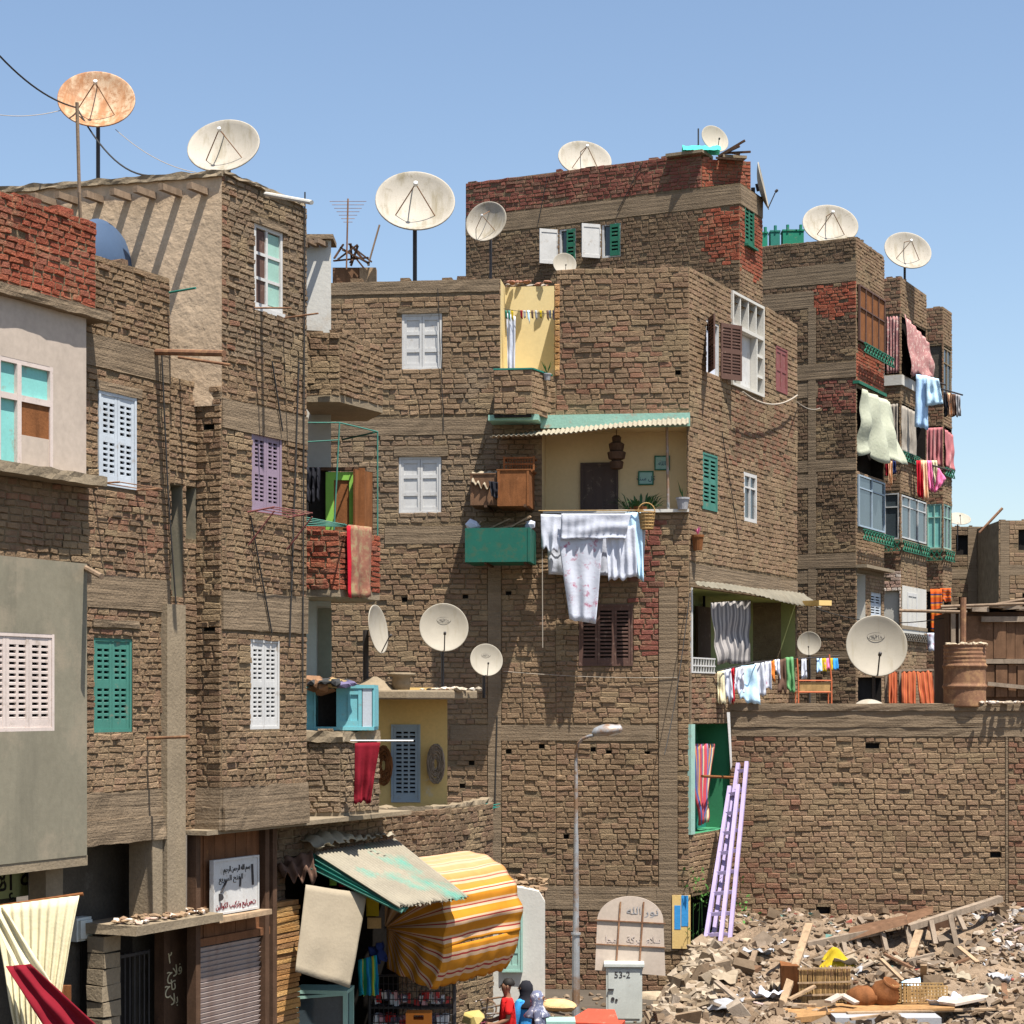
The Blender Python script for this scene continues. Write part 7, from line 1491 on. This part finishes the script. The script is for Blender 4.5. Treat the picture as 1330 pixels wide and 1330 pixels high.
# ================================================================ PEOPLE
def skin_mesh(name, nodes, edges, m_, parent, sub=2):
    me = bpy.data.meshes.new(name); off = OFF[parent.name]
    me.from_pydata([tuple(V(p)-off) for p, r in nodes], edges, []); o = bpy.data.objects.new(name, me); COL.objects.link(o)
    md = o.modifiers.new('skin', 'SKIN'); me.skin_vertices.new() if not me.skin_vertices else None
    for i, (p, r) in enumerate(nodes):
        rr = r if isinstance(r, tuple) else (r, r); me.skin_vertices[0].data[i].radius = rr
    me.skin_vertices[0].data[0].use_root = True
    s_ = o.modifiers.new('sub', 'SUBSURF'); s_.levels = sub; s_.render_levels = sub
    me.materials.append(M[m_]); o.parent = parent; OFF[o.name] = off
    for p in me.polygons: p.use_smooth = True
    return o
def person(label, X, Y, H, face, top, bottom, hair=True, scarf=None, long=False, arm='fwd'):
    """face: heading angle, 0 = towards +x"""
    t = thing('person', label, 'person', (X, Y, 0)); k = H/1.75; c_, s_ = math.cos(face), math.sin(face)
    def P(f, l, z): return V((X+(f*c_-l*s_)*k, Y+(f*s_+l*c_)*k, z*k))
    pel, che, nec, hd = P(0, 0, .95), P(.01, 0, 1.3), P(0, 0, 1.5), P(.03, 0, 1.63)
    nodes = [(pel, .13*k), (P(0, 0, 1.12), .12*k), (che, .14*k), (nec, .055*k), (P(.02, 0, 1.56), .06*k), (P(.02, 0, 1.64), (.088*k, .10*k)), (P(.015, 0, 1.71), .07*k)]
    edges = [(0, 1), (1, 2), (2, 3), (3, 4), (4, 5), (5, 6)]
    for sg_ in (1, -1):
        b = len(nodes); nodes += [(P(0, .18*sg_, 1.42), .055*k), (P(.02, .21*sg_, 1.15), .04*k), (P(.22, .19*sg_, 1.08) if arm == 'fwd' else P(.08, .22*sg_, .93), .032*k), (P(.30, .17*sg_, 1.09) if arm == 'fwd' else P(.1, .22*sg_, .84), .022*k)]
        edges += [(2, b), (b, b+1), (b+1, b+2), (b+2, b+3)]
        hb = b+3; hp = nodes[hb][0]
        for fi in range(5):
            nodes.append((hp+(P(.05, (fi-2)*.014, 0)-P(0, 0, 0))+V((0, 0, (-.01 if fi else .02))), .0085)); nodes.append((hp+(P(.085-.006*abs(fi-2), (fi-2)*.016, 0)-P(0, 0, 0))+V((0, 0, -.03)), .008)); edges += [(hb, len(nodes)-2), (len(nodes)-2, len(nodes)-1)]
        b = len(nodes); nodes += [(P(0, .10*sg_, .88), .09*k), (P(.02, .11*sg_, .5), .06*k), (P(-.01, .11*sg_, .1), .04*k), (P(.14, .12*sg_, .03), .035*k)]
        edges += [(0, b), (b, b+1), (b+1, b+2), (b+2, b+3)]
    skin_mesh('body', nodes, edges, 'skin', t)
    # face bits
    mb = MB(); q = P(.115, 0, 1.63); mb.add([P(.105, -.014, 1.61), P(.105, .014, 1.61), P(.14, 0, 1.615), P(.105, 0, 1.66)], [(0, 1, 2), (1, 3, 2), (3, 0, 2)]); mb.build('nose', M['skin'], t)
    for sg_ in (1, -1):
        mb = MB(); mb.lathe([(.001, -.011), (.011, 0), (.001, .011)], P(.098, .033*sg_, 1.655), 8); mb.build('eye', M['hair'], t)
        mb = MB(); mb.lathe([(.002, -.03), (.018, -.015), (.02, .015), (.002, .03)], P(.01, .088*sg_, 1.64), 8); mb.build('ear', M['skin'], t)
    mb = MB(); mb.bar(P(.105, -.025, 1.585), P(.105, .025, 1.585), .01); mb.build('mouth', M['maroon_cloth'], t)
    # clothes
    ns = [(P(0, 0, .80 if long else .90), (.17*k, .19*k)), (P(0, 0, 1.1), (.145*k, .175*k)), (P(.01, 0, 1.32), (.15*k, .185*k)), (P(0, 0, 1.46), .09*k)]; es = [(0, 1), (1, 2), (2, 3)]
    for sg_ in (1, -1):
        b = len(ns); ns += [(P(0, .2*sg_, 1.41), .075*k), (P(.02, .225*sg_, 1.22), .068*k)]; es += [(2, b), (b, b+1)]
        if long: ns += [(P(.18, .19*sg_, 1.10) if arm == 'fwd' else P(.06, .23*sg_, .98), .05*k)]; es += [(b+1, b+2)]
    if long: ns.append((P(0, 0, .35), .22*k)); es.append((0, len(ns)-1)); ns.append((P(0, 0, .08), .25*k)); es.append((len(ns)-2, len(ns)-1))
    skin_mesh('dress' if long else 'shirt', ns, es, top, t)
    if not long:
        ns = [(P(0, 0, .93), (.14*k, .17*k))]; es = []
        for sg_ in (1, -1):
            b = len(ns); ns += [(P(0, .1*sg_, .82), .105*k), (P(.02, .11*sg_, .5), .08*k), (P(-.01, .11*sg_, .1), .07*k)]; es += [(0, b), (b, b+1), (b+1, b+2)]
        skin_mesh('trousers', ns, es, bottom, t)
    R3 = Matrix.Rotation(face, 3, 'Z')
    if hair:
        mb = MB(); mb.lathe([(.001, .10*k), (.055*k, .088*k), (.088*k, .045*k), (.097*k, .005*k), (.09*k, -.02*k)], P(-.02, 0, 1.675), 18, mat=R3 @ Matrix.Diagonal((1.02, .95, 1))); mb.build('hair', M['hair'], t, smooth=True)
    if scarf:
        mb = MB(); mb.lathe([(.001, .14*k), (.07*k, .125*k), (.118*k, .05*k), (.125*k, -.03*k), (.11*k, -.11*k), (.15*k, -.2*k), (.24*k, -.30*k), (.22*k, -.33*k)], P(-.035, 0, 1.64), 20, mat=R3 @ Matrix.Diagonal((1.0, .95, 1))); mb.build('headscarf', M[scarf], t, smooth=True)
M['patscarf'] = mat('patterned_scarf_cloth', (.12, .13, .2), rough=.9, stain=((.75, .72, .72), 13, .52, .95), bump=.2)
person('man in a red T-shirt facing left under the awning', xw(659, 31.25), 31.25, 1.75, math.radians(188), 'red_shirt', 'navy_cloth')
person('woman in a bright blue dress and black headscarf behind the man in red', xw(681, 31.9), 31.9, 1.62, math.radians(150), 'blue_shirt', 'navy_cloth', hair=False, scarf='black_cloth', long=True, arm='down')
person('woman in patterned navy and white dress and headscarf, rightmost of the three', xw(700, 31.2), 31.2, 1.56, math.radians(-10), 'patscarf', 'navy_cloth', hair=False, scarf='patscarf', long=True, arm='down')
# ================================================================ CAMERA, LIGHT, WORLD
cam = bpy.data.cameras.new('camera'); co = bpy.data.objects.new('camera', cam); COL.objects.link(co)
co.location = (0, 0, CZ); co.rotation_euler = (math.radians(90), 0, 0); cam.sensor_width = 36; cam.lens = 36*F/1330; cam.shift_y = (HY-665)/1330; cam.clip_end = 2000
bpy.context.scene.camera = co
sd = V((.231, -.315, 1.0)).normalized(); el = math.asin(sd.z); az = math.atan2(sd.x, sd.y)
sl = bpy.data.lights.new('sun', 'SUN'); sl.energy = 5.0; sl.angle = math.radians(.5); sl.color = (1, .955, .88); so_ = bpy.data.objects.new('sun', sl); COL.objects.link(so_); so_.rotation_euler = sd.to_track_quat('Z', 'Y').to_euler(); so_.location = (0, 0, 60)
w = bpy.data.worlds.new('World'); bpy.context.scene.world = w; w.use_nodes = True; nt = w.node_tree; bg = nt.nodes['Background']; sky = nt.nodes.new('ShaderNodeTexSky')
sky.sky_type = 'NISHITA'; sky.sun_disc = False; sky.sun_elevation = el; sky.sun_rotation = az; sky.altitude = 0; sky.air_density = 1.0; sky.dust_density = .9; sky.ozone_density = .8
nt.links.new(sky.outputs[0], bg.inputs[0]); bg.inputs[1].default_value = SKYS
sc = bpy.context.scene; sc.view_settings.view_transform = 'Standard'; sc.view_settings.look = 'None'; sc.view_settings.exposure = EXPO; sc.view_settings.gamma = 1; sc.view_settings.use_curve_mapping = False
sc.cycles.max_bounces = 6; sc.cycles.diffuse_bounces = 2
